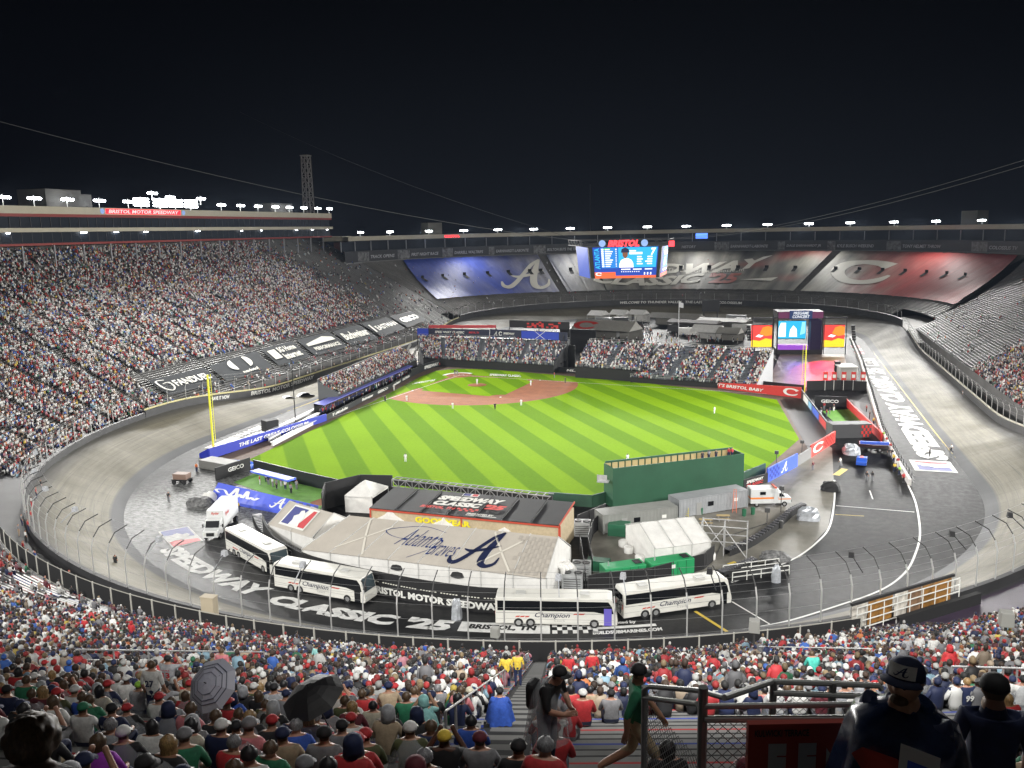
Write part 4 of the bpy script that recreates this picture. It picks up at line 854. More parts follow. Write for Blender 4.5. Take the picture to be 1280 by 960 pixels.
def screen(k0, k1, z0, z1, off, blobs, m0):
    dd = (sB-sA).normalized(); nn = Vector((-dd.y, dd.x, 0)); A, B = mid(k0)+nn*off, mid(k1)+nn*off; mb = MB(); boxq(mb, A, B, .6, z0, z1); o = mb.build('screen_frame', BLKM, t)
    fn = facing(A, B, z0+.25, z1-.25, .1); mb = MB(); put2d(mb, rect2d(), fn); o2 = mb.build('screen', m0, t)
    for nm, sh, m_, k_ in blobs: fn = facing(A, B, z0+.25, z1-.25, .1+.05*k_); mb = MB(); put2d(mb, sh, fn); mb.build(nm, m_, o2)
sr = glow('screen_red', (1, .07, .06), 1.6); sy = glow('screen_yellow', (1, .65, .03), 1.8); sor = glow('screen_amber', (1, .3, .03), 1.6)
for k0, k1 in ((-.01, .22), (.79, 1.02)):
    screen(k0, k1, 2.2, 10.2, 1, [('amber_shape', poly2d([(.4, .62), (.55, .9), (.8, .97), (1, .9), (1, .55), (.7, .5)]), sor, 1), ('yellow_shape', poly2d([(0, 0), (1, 0), (1, .35), (.7, .4), (.4, .28), (.1, .32), (0, .3)]), sy, 1), ('white_shape', poly2d([(.2, .48), (.45, .44), (.6, .52), (.35, .58)]), gw, 1)], sr)
screen(.30, .62, 4.6, 11.2, 5, [('white_shape', poly2d([(.05, .1), (.3, .1), (.3, .9), (.12, .9), (.05, .6)]), gw, 1), ('pale_shape', poly2d([(.42, .1), (.7, .1), (.68, .55), (.56, .75), (.45, .5)]), gw, 1), ('pale_shape', poly2d([(.8, .2), (.98, .3), (.98, .95), (.86, .95)]), glow('screen_ice', (.3, .8, 1), 1.6), 1)], gc)
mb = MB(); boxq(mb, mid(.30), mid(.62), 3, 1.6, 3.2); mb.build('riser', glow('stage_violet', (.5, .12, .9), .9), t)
mb = MB(); boxq(mb, mid(.64), mid(.76), 4, 1.6, 11.8); mb.build('lit_drape', glow('drape_violet', (.10, .05, .3), .12), t)  # drape glows by itself, standing in for purple stage light
for ks, k0, k1 in (((.0, .22), 0, .27), ((.79, 1.03), .78, 1.03)):
    mb = MB(); [mb.bar(mid(k_), mid(k_)+Vector((0, 0, 13)), .25) for k_ in ks]; mb.bar(mid(k0)+Vector((0, 0, 12.6)), mid(k1)+Vector((0, 0, 12.6)), .4); mb.build('side_truss', mat('truss_grey'), t)
for k_ in (-.05, 1.1):
    mb = MB(); q_ = mid(k_)
    for i in range(6): mb.box((q_.x+.2*i*.5, q_.y-.1*i, 9.5-i*.85), (1.2, .9, .75))
    tag(mb.build('line_array_speaker', BLKM), 'black curved line of loudspeakers hanging at the %s end of the stage' % ('left' if k_ < 0 else 'right'), 'loudspeaker')
def spot(loc, tgt, power, col, ang=60):
    l = D.lights.new('stage_spot', 'SPOT'); l.energy = power; l.color = col; l.spot_size = R(ang); l.spot_blend = .25; l.shadow_soft_size = .3; o = D.objects.new('stage_spot', l); COL.objects.link(o); o.location = loc; o.rotation_euler = (Vector(tgt)-Vector(loc)).to_track_quat('-Z', 'Y').to_euler()
STG = []
q_ = at(1030, 458); spot(mid(.85)+Vector((0, -3, 11)), q_, 1.3e5, (1, .005, .05), 34); q_ = at(990, 465); spot(mid(.5)+Vector((0, -3, 11)), q_, 7e3, (.35, .2, 1), 50)
mb = MB(); mb.flat(px([(975, 443), (1055, 443), (1066, 484), (1003, 484), (960, 478)], .02)); structure('stage_apron', mb, mat('plank_floor', (.16, .12, .10), .4, noise=.3, nscale=.4))
# pit wall on the right, black fenced compound
o = wall('long white topped pit wall running towards the stage on the right', [(1063, 424), (1075, 452), (1086, 490), (1100, 540), (1118, 575), (1137, 607)], 1.1, mat('pit_wall_white', (.6, .58, .55), .5, noise=.15, nscale=1), thick=.5)
P = px([(1063, 424), (1075, 452), (1086, 490), (1100, 540), (1118, 575), (1137, 607)], 0); t = thing('pit_fence', 'black mesh fence standing beside the white topped pit wall', 'fence', (0, 0, 0))
for i in range(len(P)-1):
    n = int((P[i+1]-P[i]).length/2.4)
    for j in range(n): p = P[i].lerp(P[i+1], j/n)+Vector((.7, 0, 0)); MB().bar(p, p+Vector((0, 0, 1.7)), .12).build('post', BLKM, t)
    mb = MB()
    for h in (.5, 1., 1.6): mb.bar(P[i]+Vector((.7, 0, h)), P[i+1]+Vector((.7, 0, h)), .08)
    mb.build('rail', BLKM, t)
o = wall('black fence line with hanging red and white pennants behind the right pole', [(1008, 488), (1050, 487), (1083, 489)], 2.6, BLK, thick=.1)
o = wall('black screen fence in front of the stage yard, left of the pennants', [(950, 484), (1006, 490)], 1.8, BLK, thick=.1)
for i, x in enumerate((1031, 1042, 1054, 1066, 1078)):
    mb = MB(); p = at(x, 488, 0); mb.tube([(0, 0, 0), (0, 0, 5.2)], .06, 5, 0); mb.add([(-.6, -.05, 2.8), (.6, -.05, 2.8), (.6, -.05, 5.0), (-.6, -.05, 5.0)], [(0, 1, 2, 3)], 1)
    mb.add([(-.4, -.09, 3.4), (.4, -.09, 3.4), (.4, -.09, 4.3), (-.4, -.09, 4.3)], [(0, 1, 2, 3)], 0)
    tag(mb.build('feather_flag', [WHT, mat('bright_red')], loc=p), '%s red and white pennant from the left above the black fence' % ordn[i], 'flag', 'pennants over the black fence')
mb = MB(); boxq(mb, at(1050, 474), at(1071, 474), 6, 0, 3.4); o = mb.build('control_cabin', mat('cabin_grey', (.4, .4, .38), .6), label='pale grey control cabin with sloping roof beside the red lit floor', cat='cabin'); mb = MB(); boxq(mb, at(1049, 474.6), at(1072, 474.6), 6.6, 3.42, 3.7); mb.build('roof', mat('cabin_roof', (.6, .6, .58), .5), o)
mb = MB(); a, b = at(1046, 470), at(1044, 463); mb.box((a.x, a.y, 2.2), (1.6, 3, 4.4)); tag(mb.build('speaker_stack', BLKM), 'black speaker stack left of the pale control cabin', 'loudspeaker')
# right bullpen
mb = MB(); mb.flat(px([(1028, 514), (1063, 511), (1084, 529), (1046, 531)], .05)); structure('bullpen_lawn', mb, mat('bright_lawn', (.12, .30, .04), .85, noise=.2, nscale=.6))
mb = MB(); mb.flat(px([(1063, 500), (1088, 505), (1106, 540), (1086, 530)], .04)); structure('bullpen_dirt', mb, mat('black_tarp'))
o = wall('black bullpen end wall with white insurer lettering on the right', [(1018, 508), (1058, 509)], 2.6, BLK); sign(o, lerp2(at(1018, 508), at(1058, 509), .2), lerp2(at(1018, 508), at(1058, 509), .75), 1.0, 1.8, 'GEICO', shear=0)
o = wall('red sloping wall with white wishbone letter beside the right bullpen', [(1057, 507), (1102, 552)], 1.8, mat('bright_red')); A, B = at(1057, 507), at(1102, 552)
mb = MB(); put2d(mb, C_LOGO(1.2), facing(lerp2(A, B, .68), lerp2(A, B, .48), .3, 1.6)); mb.build('letter_emblem', WHT, o)
mb = MB(); A, B = at(1040, 548), at(1089, 547); boxq(mb, A, B, 3.2, 0, 2.9); o = mb.build('bullpen_shelter', mat('shelter_dark', (.06, .062, .065), .5), label='dark flat roofed shelter printed with red checks at the right bullpen', cat='shelter')
mb = MB()
for i in range(5):
    for j in range(4):
        if (i+j) % 2: put2d(mb, rect2d(), facing(lerp2(A, B, .74+i*.05), lerp2(A, B, .79+i*.05), .2+j*.62, .8+j*.62, .05))
mb.build('checks', mat('bright_red'), o)
# left bullpen -------------------------------------------------------------------------
mb = MB(); mb.flat(px([(292, 603), (322, 590), (440, 620), (430, 628), (404, 630), (398, 640)], .05)); structure('bullpen_lawn', mb, MATS['bright_lawn'])
mb = MB(); mb.flat(px([(387, 628), (404, 622), (404, 632), (392, 632)], .06)); structure('bullpen_mound_dirt', mb, m_dirt)
A, B = at(270, 601), at(313, 587)
o = wall('black bullpen wall with white insurer lettering beside the left pole', [(270, 601), (313, 587)], 2.4, BLK); sign(o, lerp2(A, B, .34), lerp2(A, B, .8), .9, 1.7, 'GEICO', shear=0)
o = wall('blue roof edge of the left bullpen shelter against the outfield wall', [(318, 589), (365, 601)], .3, mat('vivid_blue'), z0=2.5, thick=1.8)
g0 = quadmap(at(262, 622, .5), at(396, 647, .5), at(398, 632, 2.6), at(273, 603, 2.6))
mb = MB(); put2d(mb, rect2d(14, 1), g0); mb.add([tuple(g0(0, 0)-Vector((0, 0, .6))), tuple(g0(1, 0)-Vector((0, 0, .6))), tuple(g0(1, 0)), tuple(g0(0, 0))], [(0, 1, 2, 3)])
o = mb.build('printed_cover', mat('cover_blue', (.08, .12, .62), .35), label='sloping blue printed cover with white script beside the left bullpen', cat='cover'); L3 = (0, -.05, .06)
gl = lambda u, v: Vector(g0(u, v))+Vector((0, -.04, .07)); mb = MB(); put2d(mb, A_LOGO(), sub(gl, .57, .1, .72, .95)); put2d(mb, stroke2d([(.06, .4), (.02, .55), (.1, .62), (.17, .35), (.22, .9), (.24, .3), (.27, .55), (.3, .35), (.33, .85), (.35, .35), (.39, .5), (.41, .35), (.45, .55)], [.03]*13), gl); mb.build('script_and_letter', WHT, o)
mb = MB()
for i in range(7):
    for j in range(2):
        if (i+j) % 2: put2d(mb, rect2d(), sub(gl, .76+i*.034, .15+j*.4, .795+i*.034, .5+j*.4))
mb.build('checks', mat('grey_check', (.08, .1, .2), .5), o)
# ================================================================ PRINTED COVERS ON THE STANDS
def s_of(P):
    x, y = P[0], P[1]
    if y > HY: return HA+LS+math.atan2(y-HY, x)*R0
    if y < -HY: return ((math.atan2(y+HY, x)+PI/2)*R0) % TOT if x > 0 else (math.atan2(y+HY, x)+PI/2)*R0+TOT
    return HA+y+HY if x > 0 else S_LEFT0+HY-y
def cover(name, label, cs, colf, nu=70, nv=16, lift=.75, fold=8., par=None):     # cs: (s,r) bottom-left, bottom-right, top-right, top-left
    vs = []; cols = []
    for j in range(nv+1):
        v = j/nv
        for i in range(nu+1):
            u = i/nu; s = (cs[0][0]*(1-u)+cs[1][0]*u)*(1-v)+(cs[3][0]*(1-u)+cs[2][0]*u)*v; r = (cs[0][1]*(1-u)+cs[1][1]*u)*(1-v)+(cs[3][1]*(1-u)+cs[2][1]*u)*v
            f = abs(((s/fold) % 1)-.5)*2; z = bowl(r)+lift-.35*max(0, 1-f*7)+.05*math.sin(s*2.3+r)
            vs.append((*ov(s, r)[:2], z)); cols.append((*colf(u, v, s, r), 1))
    mb = MB(); mb.add(vs, [(j*(nu+1)+i, j*(nu+1)+i+1, (j+1)*(nu+1)+i+1, (j+1)*(nu+1)+i) for j in range(nv) for i in range(nu)])
    o = mb.build(name, m_cover, smooth=True, label=label, cat='seat cover'); a = o.data.color_attributes.new('Col', 'FLOAT_COLOR', 'POINT'); a.data.foreach_set('color', np.array(cols, dtype=np.float32).ravel()); return o
g = G('printed_cover_cloth'); a_ = g.new('ShaderNodeAttribute', attribute_name='Col'); r_, s_ = g.rho()
n_ = g.noise(g.comb(g.math('MULTIPLY', r_, .12), g.math('MULTIPLY', s_, .9), 0.), 1., 4); rows = g.math('FRACT', g.math('DIVIDE', r_, .76))
c = g.mix(g.math('MULTIPLY', g.ramp(n_, .35, .7), .45), a_.outputs['Color'], g.vm('SCALE', a_.outputs['Color'], sc=.45)); c = g.mix(g.math('MULTIPLY', g.ramp(rows, .75, .95), .35), c, (.02, .02, .02))
m_cover = g.color(c); g.rough(.6)
def mixc(a, b, t): t = max(0, min(1, t)); return tuple(a[i]*(1-t)+b[i]*t for i in range(3))
rn = np.random.default_rng(3); NT = rn.random((64, 64))
def vn(x, y):
    x0, y0 = int(math.floor(x)), int(math.floor(y)); fx, fy = x-x0, y-y0; g_ = lambda a, b: NT[a % 64, b % 64]
    return (g_(x0, y0)*(1-fx)+g_(x0+1, y0)*fx)*(1-fy)+(g_(x0, y0+1)*(1-fx)+g_(x0+1, y0+1)*fx)*fy
sA_ = lambda d: HA+LS+R(d)*R0
GREYC = (.13, .125, .115); PALE = (.42, .40, .33)
cb = cover('printed_seat_cover', 'blue printed seat cover with pale slanted letter, left of the scoreboard', ((sA_(171.5), 105), (sA_(128), 102.3), (sA_(126.6), 138), (sA_(162), 138.6)), lambda u, v, s, r: mixc((.022, .06, .42), mixc(GREYC, PALE, vn(s*.5, r*.15)), (u-.42)*1.3+.55*(vn(s*.25, r*.1)-.5)))
cg0 = cover('printed_seat_cover', 'narrow grey and blue seat cover between the dark aisle and the scoreboard', ((sA_(125.6), 102), (sA_(114), 102), (sA_(114), 138), (sA_(124.6), 138)), lambda u, v, s, r: mixc((.05, .07, .16), mixc(GREYC, PALE, vn(s*.5, r*.15)), .35+u*.6))
cg = cover('printed_seat_cover', 'grey seat cover with huge white and red event title behind the scoreboard', ((sA_(113.7), 102), (sA_(60.5), 102.5), (sA_(60), 138), (sA_(113.7), 138)), lambda u, v, s, r: mixc(mixc((.07, .068, .062), PALE, vn(s*.45, r*.12)*.75-.1), (.36, .08, .06), (vn(s*.12+5, r*.08)-.62)*3*(u > .35)), nu=90)
crd = cover('printed_seat_cover', 'red printed seat cover with white wishbone letter at the right of the far stand', ((sA_(58.5), 102.5), (sA_(2.5), 105), (sA_(16), 138), (sA_(58), 138)), lambda u, v, s, r: mixc(mixc(GREYC, PALE, vn(s*.4, r*.12)), (.42, .055, .05), u*2.6-.35+.7*(vn(s*.2, r*.1)-.5)), nu=80)
def bquad(TL, TR, BR, BL, lift):
    q = quadmap(*[atB(*p) for p in (BL, BR, TR, TL)]); return lambda u, v: (lambda p: Vector((p.x, p.y, bowl(rho(p.x, p.y))+lift)))(q(u, v))
PALEM = mat('pale_print', (.56, .54, .47), .6)
def onbowl(par, name, m, shape, TL, TR, BR, BL, lift=.95): mb = MB(); put2d(mb, shape, bquad(TL, TR, BR, BL, lift)); return mb.build(name, m, par)
onbowl(cb, 'letter_emblem', PALEM, A_LOGO(), (626, 326), (682, 326), (690, 362), (626, 362)); onbowl(crd, 'letter_emblem', PALEM, C_LOGO(1.2), (1046, 327), (1117, 327), (1110, 356), (1040, 356))
onbowl(cg, 'lettering', PALEM, text2d('SPEEDWAY', .05, .25), (742, 322), (966, 321), (958, 334), (738, 335)); onbowl(cg, 'lettering', PALEM, text2d('CLASSIC', .05, .25), (744, 343.5), (882, 343), (878, 354.5), (740, 355)); onbowl(cg, 'lettering', mat('dull_red', (.28, .07, .05), .5), text2d("'25", .05, .25), (888, 343), (928, 343), (922, 356), (884, 356)); onbowl(cg, 'lettering', PALEM, text2d('The Last Great Colosseum', .0, .2), (835, 337), (930, 337), (930, 341), (835, 341))
onbowl(cg, 'swoosh', PALEM, poly2d([(0, .2), (1, .6), (.9, 0)]), (925, 346), (975, 346), (968, 353), (925, 353))
m_port = mat('portal_dark', (.01, .01, .01), .8)
for thd in (165, 158, 151, 144, 138, 132, 129, 121, 117, 107, 101, 93, 86, 79, 72, 65, 55, 49, 43, 37, 31, 25, 19):
    s = sA_(thd); k_ = R0/120; mb = MB(); C_ = lambda ds, r, h: (*ov(s+ds*k_, r)[:2], bowl(r)+h)
    mb.add([C_(-1, 118.5, 1.0), C_(1, 118.5, 1.0), C_(1, 121.5, 1.05), C_(-1, 121.5, 1.05), C_(-1, 121.5, 2.2), C_(1, 121.5, 2.2)], [(0, 1, 2, 3), (3, 2, 5, 4)]); mb.build('stair_portal', m_port, st_far)
# left low advert covers (on the first rows of the packed stand)
m_adv = mat('advert_cover', (.020, .024, .028), .8, spec=.2, noise=.15, nscale=.3); ADV = []
def advert(label, TL, TR, BR, BL, items):
    mb = MB(); put2d(mb, rect2d(8, 3), bquad(TL, TR, BR, BL, .7)); o = mb.build('advert_cover', m_adv, label=label, cat='seat cover'); f = bquad(TL, TR, BR, BL, .86)
    for nm, sh, box in items: mb = MB(); put2d(mb, sh, sub(f, *box)); mb.build(nm, PALEW, o)
PALEW = mat('advert_white', (.66, .65, .58), .5)
advert('dark seat cover with a shield emblem and betting lettering, leftmost of the row', (185, 479), (255, 462.5), (278, 481), (212, 497.5), [('emblem', stroke2d([(.2, .8), (.06, .8), (.06, .35), (.14, .18), (.22, .35), (.22, .62), (.12, .62)], [.03]*7), (0, 0, 1, 1)), ('lettering', text2d('FANDUEL', .03), (.28, .32, .93, .68))])
advert('dark seat cover with a split round bean emblem over small lettering', (261, 461), (320, 441.5), (342, 462), (284, 479.5), [('bean', poly2d([(.5+.5*math.cos(a_*PI/12), .5+.5*math.sin(a_*PI/12)) for a_ in range(6, 19)]), (.28, .36, .5, .92)), ('bean', poly2d([(.5+.5*math.cos(a_*PI/12), .5+.5*math.sin(a_*PI/12)) for a_ in range(-6, 7)]), (.52, .36, .74, .92)), ('lettering', text2d('nexletol', .03), (.4, .1, .72, .25))])
advert('dark seat cover with a letter square and internet lettering', (326, 439.5), (365, 429), (388, 448), (349, 460), [('square', rect2d(), (.08, .3, .3, .8)), ('lettering', text2d('5G Home', .04), (.36, .55, .9, .85)), ('lettering', text2d('Internet', .04), (.36, .15, .88, .48))])
advert('dark seat cover with a white low car shape above small lettering', (371, 427.5), (411, 417.5), (436, 436), (394, 447), [('car_shape', poly2d([(0, 0), (1, .1), (.98, .6), (.7, 1), (.4, .75), (0, .4)]), (.08, .5, .92, .85)), ('lettering', text2d('PERFORMANCE', .04), (.15, .18, .9, .38))])
advert('dark seat cover with brewery lettering, before the darker panel pair', (416, 416.5), (448, 408), (474, 425), (439, 434.5), [('lettering', text2d('Budweiser', .04, .2), (.06, .3, .96, .75))])
advert('dark seat cover with a chemical maker name and letter mark', (451, 407), (484, 398.5), (507, 412.5), (478, 423.5), [('lettering', text2d('EASTMAN', .03), (.2, .35, .98, .65)), ('square', poly2d([(0, 0), (.5, 0), (1, 1), (.5, 1)]), (.04, .3, .16, .8))])
advert('dark seat cover with bold insurer lettering, near the far end of the row', (487, 397.5), (515, 391), (533, 402), (510, 411.5), [('lettering', text2d('GEICO', .06), (.12, .3, .9, .7))])

# ================================================================ PAINT ON THE TRACK
def arctext(name, st, a0, a1, rb, rt, m=WHT, shape=None, z=.035, bold=.05, shear=.15):
    mb = MB(); put2d(mb, shape or text2d(st, bold, shear), lambda u, v: (*ov(a0+(a1-a0)*u, rb+(rt-rb)*v)[:2], z)); structure(name, mb, m)
m_tp = mat('track_paint', (.70, .70, .68), .7, spec=.2, noise=.22, nscale=.9)
arctext('track_lettering', 'SPEEDWAY', sTh(-125), sTh(-104.8), 72.2, 69.2, m_tp, bold=.06); arctext('track_lettering', "CLASSIC '25", sTh(-103.4), sTh(-83.8), 72.6, 69.9, m_tp, bold=.06)
arctext('track_paint_box', '', sTh(-83.2), sTh(-75), 72.4, 70.0, m_tp, rect2d(8, 1)); arctext('track_lettering', 'BRISTOL, TN', sTh(-82.4), sTh(-76.2), 71.9, 70.5, BLK, z=.05)
for i in range(9):
    for j in range(3):
        if (i+j) % 2 == 0: arctext('track_check', '', sTh(-74.8+i*.45), sTh(-74.35+i*.45), 72.4-j*.8, 71.6-j*.8, m_tp, rect2d())
arctext('track_lettering', 'Presented by', sTh(-70.3), sTh(-67), 70.7, 69.8, m_tp); arctext('track_line_box', '', sTh(-71.3), sTh(-65.4), 71.6, 71.0, m_tp, rect2d(6, 1)); arctext('track_lettering', 'BUILDSUBMARINES.COM', sTh(-71.3), sTh(-65.1), 72.8, 72.0, m_tp)
sR = lambda Y: HA+Y+HY
arctext('track_lettering', "SPEEDWAY CLASSIC '25", sR(-79), sR(30), 73.6, 68.2, m_tp, bold=.06); arctext('track_paint_box', '', sR(34), sR(50), 73.4, 69, m_tp, rect2d(6, 1)); arctext('track_lettering', 'BRISTOL, TN', sR(35), sR(49), 72.8, 69.8, BLK, z=.05)
arctext('track_paint_box', '', sR(-87.5), sR(-80), 73.4, 66.4, m_tp, rect2d(2, 1), z=.03)
def mapring(a0, a1, rb, rt, z): return lambda u, v: Vector((*ov(a0+(a1-a0)*u, rb+(rt-rb)*v)[:2], z))
mR, mBl = mat('badge_red', (.5, .03, .04), .5), mat('badge_blue', (.02, .03, .2), .5)
for a0, a1, rb, rt in ((sR(-87), sR(-80.5), 73, 66.9), (sTh(-131.5), sTh(-124.5), 70.4, 66.0), (sTh(-180)+TOT-2, sTh(-174.5)+TOT, 72.5, 68)):
    mb = MB(); league_logo(mb, mapring(a0, a1, rb, rt, .04), None) if 0 else None
    f = mapring(a0, a1, rb, rt, .0); mats3 = [0, 1, 2]; league_logo(mb, lambda u, v: f(u, v)+Vector((0, 0, .04)), mats3); o = mb.build('track_badge', [m_tp, mBl, mR], kind='structure')
arctext('track_lettering', "SPEEDWAY", sL(-78), sL(-94), 72.8, 70.2, m_tp); arctext('track_lettering', "CLASSIC", sL(-80), sL(-95), 69.6, 67.2, m_tp)
for k_, (sa, sb) in enumerate(((sR(60), sR(66)), (sR(68), sR(74)), (sR(76), sR(82)))): arctext('track_paint_box', '', sa, sb, 71.6, 68.6, m_tp if k_ % 2 else mR, rect2d())

# ================================================================ TENTS, BUILDINGS, FENCES IN THE YARD
m_tent = mat('white_canvas', (.70, .69, .66), .6, noise=.1, nscale=.8); m_beige = mat('beige_canvas', (.43, .395, .345), .6, noise=.07, nscale=.5); m_tan2 = mat('tan_print', (.36, .33, .29), .6)
def inward(A, B): d = (B-A); d.z = 0; d.normalize(); return d, Vector((-d.y, d.x, 0))
def tent(label, A, B, width, eave, ridge, roofm, wallm, bays, hip=0., name='marquee'):
    A, B = Vector(A), Vector(B); A.z = B.z = 0; d, nn = inward(A, B); W_ = nn*width; M_ = nn*width/2; E_ = Vector((0, 0, eave)); Rg = Vector((0, 0, ridge)); t = thing(name, label, 'tent', (0, 0, 0))
    rA, rB = A+M_+Rg+d*hip, B+M_+Rg; ov_ = .25
    mb = MB(); fr = [A+E_-nn*ov_, B+E_-nn*ov_]; bk = [A+W_+E_+nn*ov_, B+W_+E_+nn*ov_]
    n = bays; 
    rowA = [fr[0].lerp(fr[1], i/n) for i in range(n+1)]; rowB = [rA.lerp(rB, i/n) for i in range(n+1)]; rowC = [bk[0].lerp(bk[1], i/n) for i in range(n+1)]
    mb.strip(rowA, rowB); mb.strip(rowB, rowC); 
    if hip: mb.add([fr[0], rA, bk[0]], [(0, 1, 2)])
    mb.build('roof', roofm, t); mb = MB()
    mb.strip([A.lerp(B, i/(n*4))+nn*.06*(i % 2) for i in range(n*4+1)], [A.lerp(B, i/(n*4))+E_ for i in range(n*4+1)]); mb.strip([(A+W_).lerp(B+W_, i/n) for i in range(n+1)], [(A+W_).lerp(B+W_, i/n)+E_ for i in range(n+1)])
    for P_ in ((A, B) if not hip else (A, B)):
        top = P_+M_+Rg if not (hip and P_ is A) else P_+M_+E_; mb.add([P_, P_+W_, P_+W_+E_, top, P_+E_], [(0, 1, 2, 3, 4)])
    mb.build('canvas_wall', wallm, t); mb = MB()
    for i in range(n+1): mb.bar(A.lerp(B, i/n)-nn*.05, A.lerp(B, i/n)+E_-nn*.05, .12); mb.bar(rowA[i]+Vector((0, 0, .05)), rowB[i]+Vector((0, 0, .05)), .09); mb.bar(rowC[i]+Vector((0, 0, .05)), rowB[i]+Vector((0, 0, .05)), .09)
    mb.build('frame', mat('tent_frame', (.5, .5, .48), .5), t)
    for q_ in (B+d*.04, B+W_+d*.04): MB().bar(q_, q_+E_, .12).build('end_post', MATS['tent_frame'], t)
    return t, (fr[0], fr[1], rB, rA), d, nn
# big beige marquee; its front eave follows the inner fence
A, B = at(378, 686, 3.4), at(683, 722.5, 3.4)
t, q, d, nn = tent('long beige marquee with signature print and dark slanted letter on its roof', A, B, 10.5, 3.4, 6.6, m_beige, m_tent, 8, hip=4.2)
f = quadmap(*q, lift=(0, -.03, .09)); NV = mat('navy_letter', (.01, .015, .05), .5)
mb = MB(); put2d(mb, A_LOGO(), sub(f, .60, .08, .80, .96)); mb.build('letter_emblem', NV, t)
mb = MB(); put2d(mb, stroke2d([(.55, .8), (.3, .9), (.02, .72), (.2, .55), (.55, .62)], [.006, .010, .010, .008, .004], n=14), sub(f, .24, 0, .74, 1)); mb.build('signature_loop', mat('ink_blue', (.01, .03, .14), .5), t)
mb = MB(); put2d(mb, text2d('Atlanta', -.012, .6), sub(f, .34, .38, .52, .82)); put2d(mb, text2d('Braves', -.012, .6), sub(f, .50, .22, .62, .62)); put2d(mb, stroke2d([(.0, 0), (1, .5)], [.02, .01]), sub(f, .44, .1, .54, .9)); mb.build('signature', MATS['ink_blue'], t)
mb = MB(); 
for (u0, u1) in ((.12, .26), (.72, .86)): put2d(mb, stroke2d([(0, 1), (1, 0)], [.05, .05]), sub(f, u0, .05, u1, .95)); put2d(mb, stroke2d([(0, .1), (1, .85)], [.05, .05]), sub(f, u0, .05, u1, .95))
mb.build('cross_stripes', mat('pale_stripe', (.6, .57, .5), .5), t)
mb = MB()
for i in range(12):
    for j in range(9):
        if (i+j) % 2 and i*.7+j*.2 > 1.6+rnd.random()*2: put2d(mb, rect2d(), sub(f, .82+i*.0145, .03+j*.1, .8345+i*.0145, .13+j*.1))
mb.build('checks', m_tan2, t)
# smaller beige tent with league badge
A, B = at(337, 655, 3.2), at(392, 672, 3.2); t, q, d, nn = tent('smaller beige marquee with a blue and red league badge on its roof', A, B, 7.5, 3.2, 5.6, m_beige, m_tent, 2)
f = quadmap(*q, lift=(0, -.03, .1)); mb = MB(); f2 = sub(f, .18, .12, .74, .92); put2d(mb, rect2d(), f2, 0); up1 = lambda k_: (lambda u, v: Vector(f2(u, v))+Vector((0, -.01*k_, .03*k_)))
put2d(mb, poly2d([(.05, .08), (.46, .08), (.62, .92), (.05, .92)]), up1(1), 1); put2d(mb, poly2d([(.64, .08), (.95, .08), (.95, .92), (.82, .92)]), up1(1), 2); put2d(mb, poly2d([(.34, .08), (.72, .08), (.66, .3), (.68, .5), (.6, .72), (.5, .84), (.4, .78), (.42, .62), (.3, .5), (.36, .3)]), up1(2), 0); mb.build('league_badge', [WHT, mBl, mR], t)
# white air ducts and units at the right end of the marquee
e0 = at(690, 737, 0)
for i in range(4):
    p = at(690+i*5, 736-i*3, 0); mb = MB(); mb.tube([p+Vector((0, 0, 0)), p+Vector((.1, 0, 2.4-i*.2)), p+Vector((.5, .3, 3.1-i*.2)), p+Vector((1.2, .5, 2.6-i*.3)), p+Vector((1.5, .4, .3))], .33, 8); tag(mb.build('air_duct', m_tent, smooth=True), '%s white flexible air duct from the left at the right end of the beige marquee' % ordn[i], 'duct', 'white air ducts')
def hvac(px_, py_, label, w=2.6, dep=2.2, h=2.0, rz=.15):
    p = at(px_, py_, 0); t = thing('cooling_unit', label, 'cooling unit', p, rz); MB().box((0, 0, h/2), (w, dep, h)).build('cabinet', mat('unit_grey', (.36, .37, .37), .5, noise=.15, nscale=1), t, bevel=.05)
    for x in (-w/4, w/4):
        mb = MB(); mb.lathe([(.5, 0), (.5, .12), (.42, .14), (.1, .1)], (x, 0, h), 14); fan = mb.build('fan', mat('fan_dark', (.05, .05, .05), .5), t)
    mb = MB()
    for k_ in range(5): mb.box((0, -dep/2-.02, .4+k_*.3), (w*.8, .04, .08))
    mb.build('louvre', MATS['fan_dark'], t); return t
hvac(716, 735, 'grey cooling unit nearest the white air ducts'); hvac(727, 722, 'second grey cooling unit, behind the one by the air ducts', w=2.4); hvac(728, 668, 'white cooling unit beside the red trimmed black roofed building', w=2.4)
for i, (x, y) in enumerate(((452, 722), (548, 735), (635, 745), (400, 708))):
    p = at(x-10, y-6, 0); tag(MB().box((0, 0, .6), (.9, .5, 1.2)).box((0, 0, 1.35), (1.1, .7, .3)).build('heater_box', mat('fan_dark'), loc=p), '%s small dark heater box from the left against the long marquee' % ordn[[1, 2, 3, 0][i]], 'heater', 'heater boxes along the marquee')
for i, (x, y) in enumerate(((505, 731), (580, 741))):
    p = at(x-5, y-2, 0); mb = MB(); mb.lathe([(1.2, 2.2), (1.0, 2.7), (.5, 2.9)], (0, 0, 0), 12); mb.tube([(0, 0, 0), (0, 0, 2.9)], .1, 5); tag(mb.build('canopy_fan', BLK, loc=p), '%s round black domed cover behind the curved fence' % ('left' if i == 0 else 'right'), 'cover', 'round black covers')
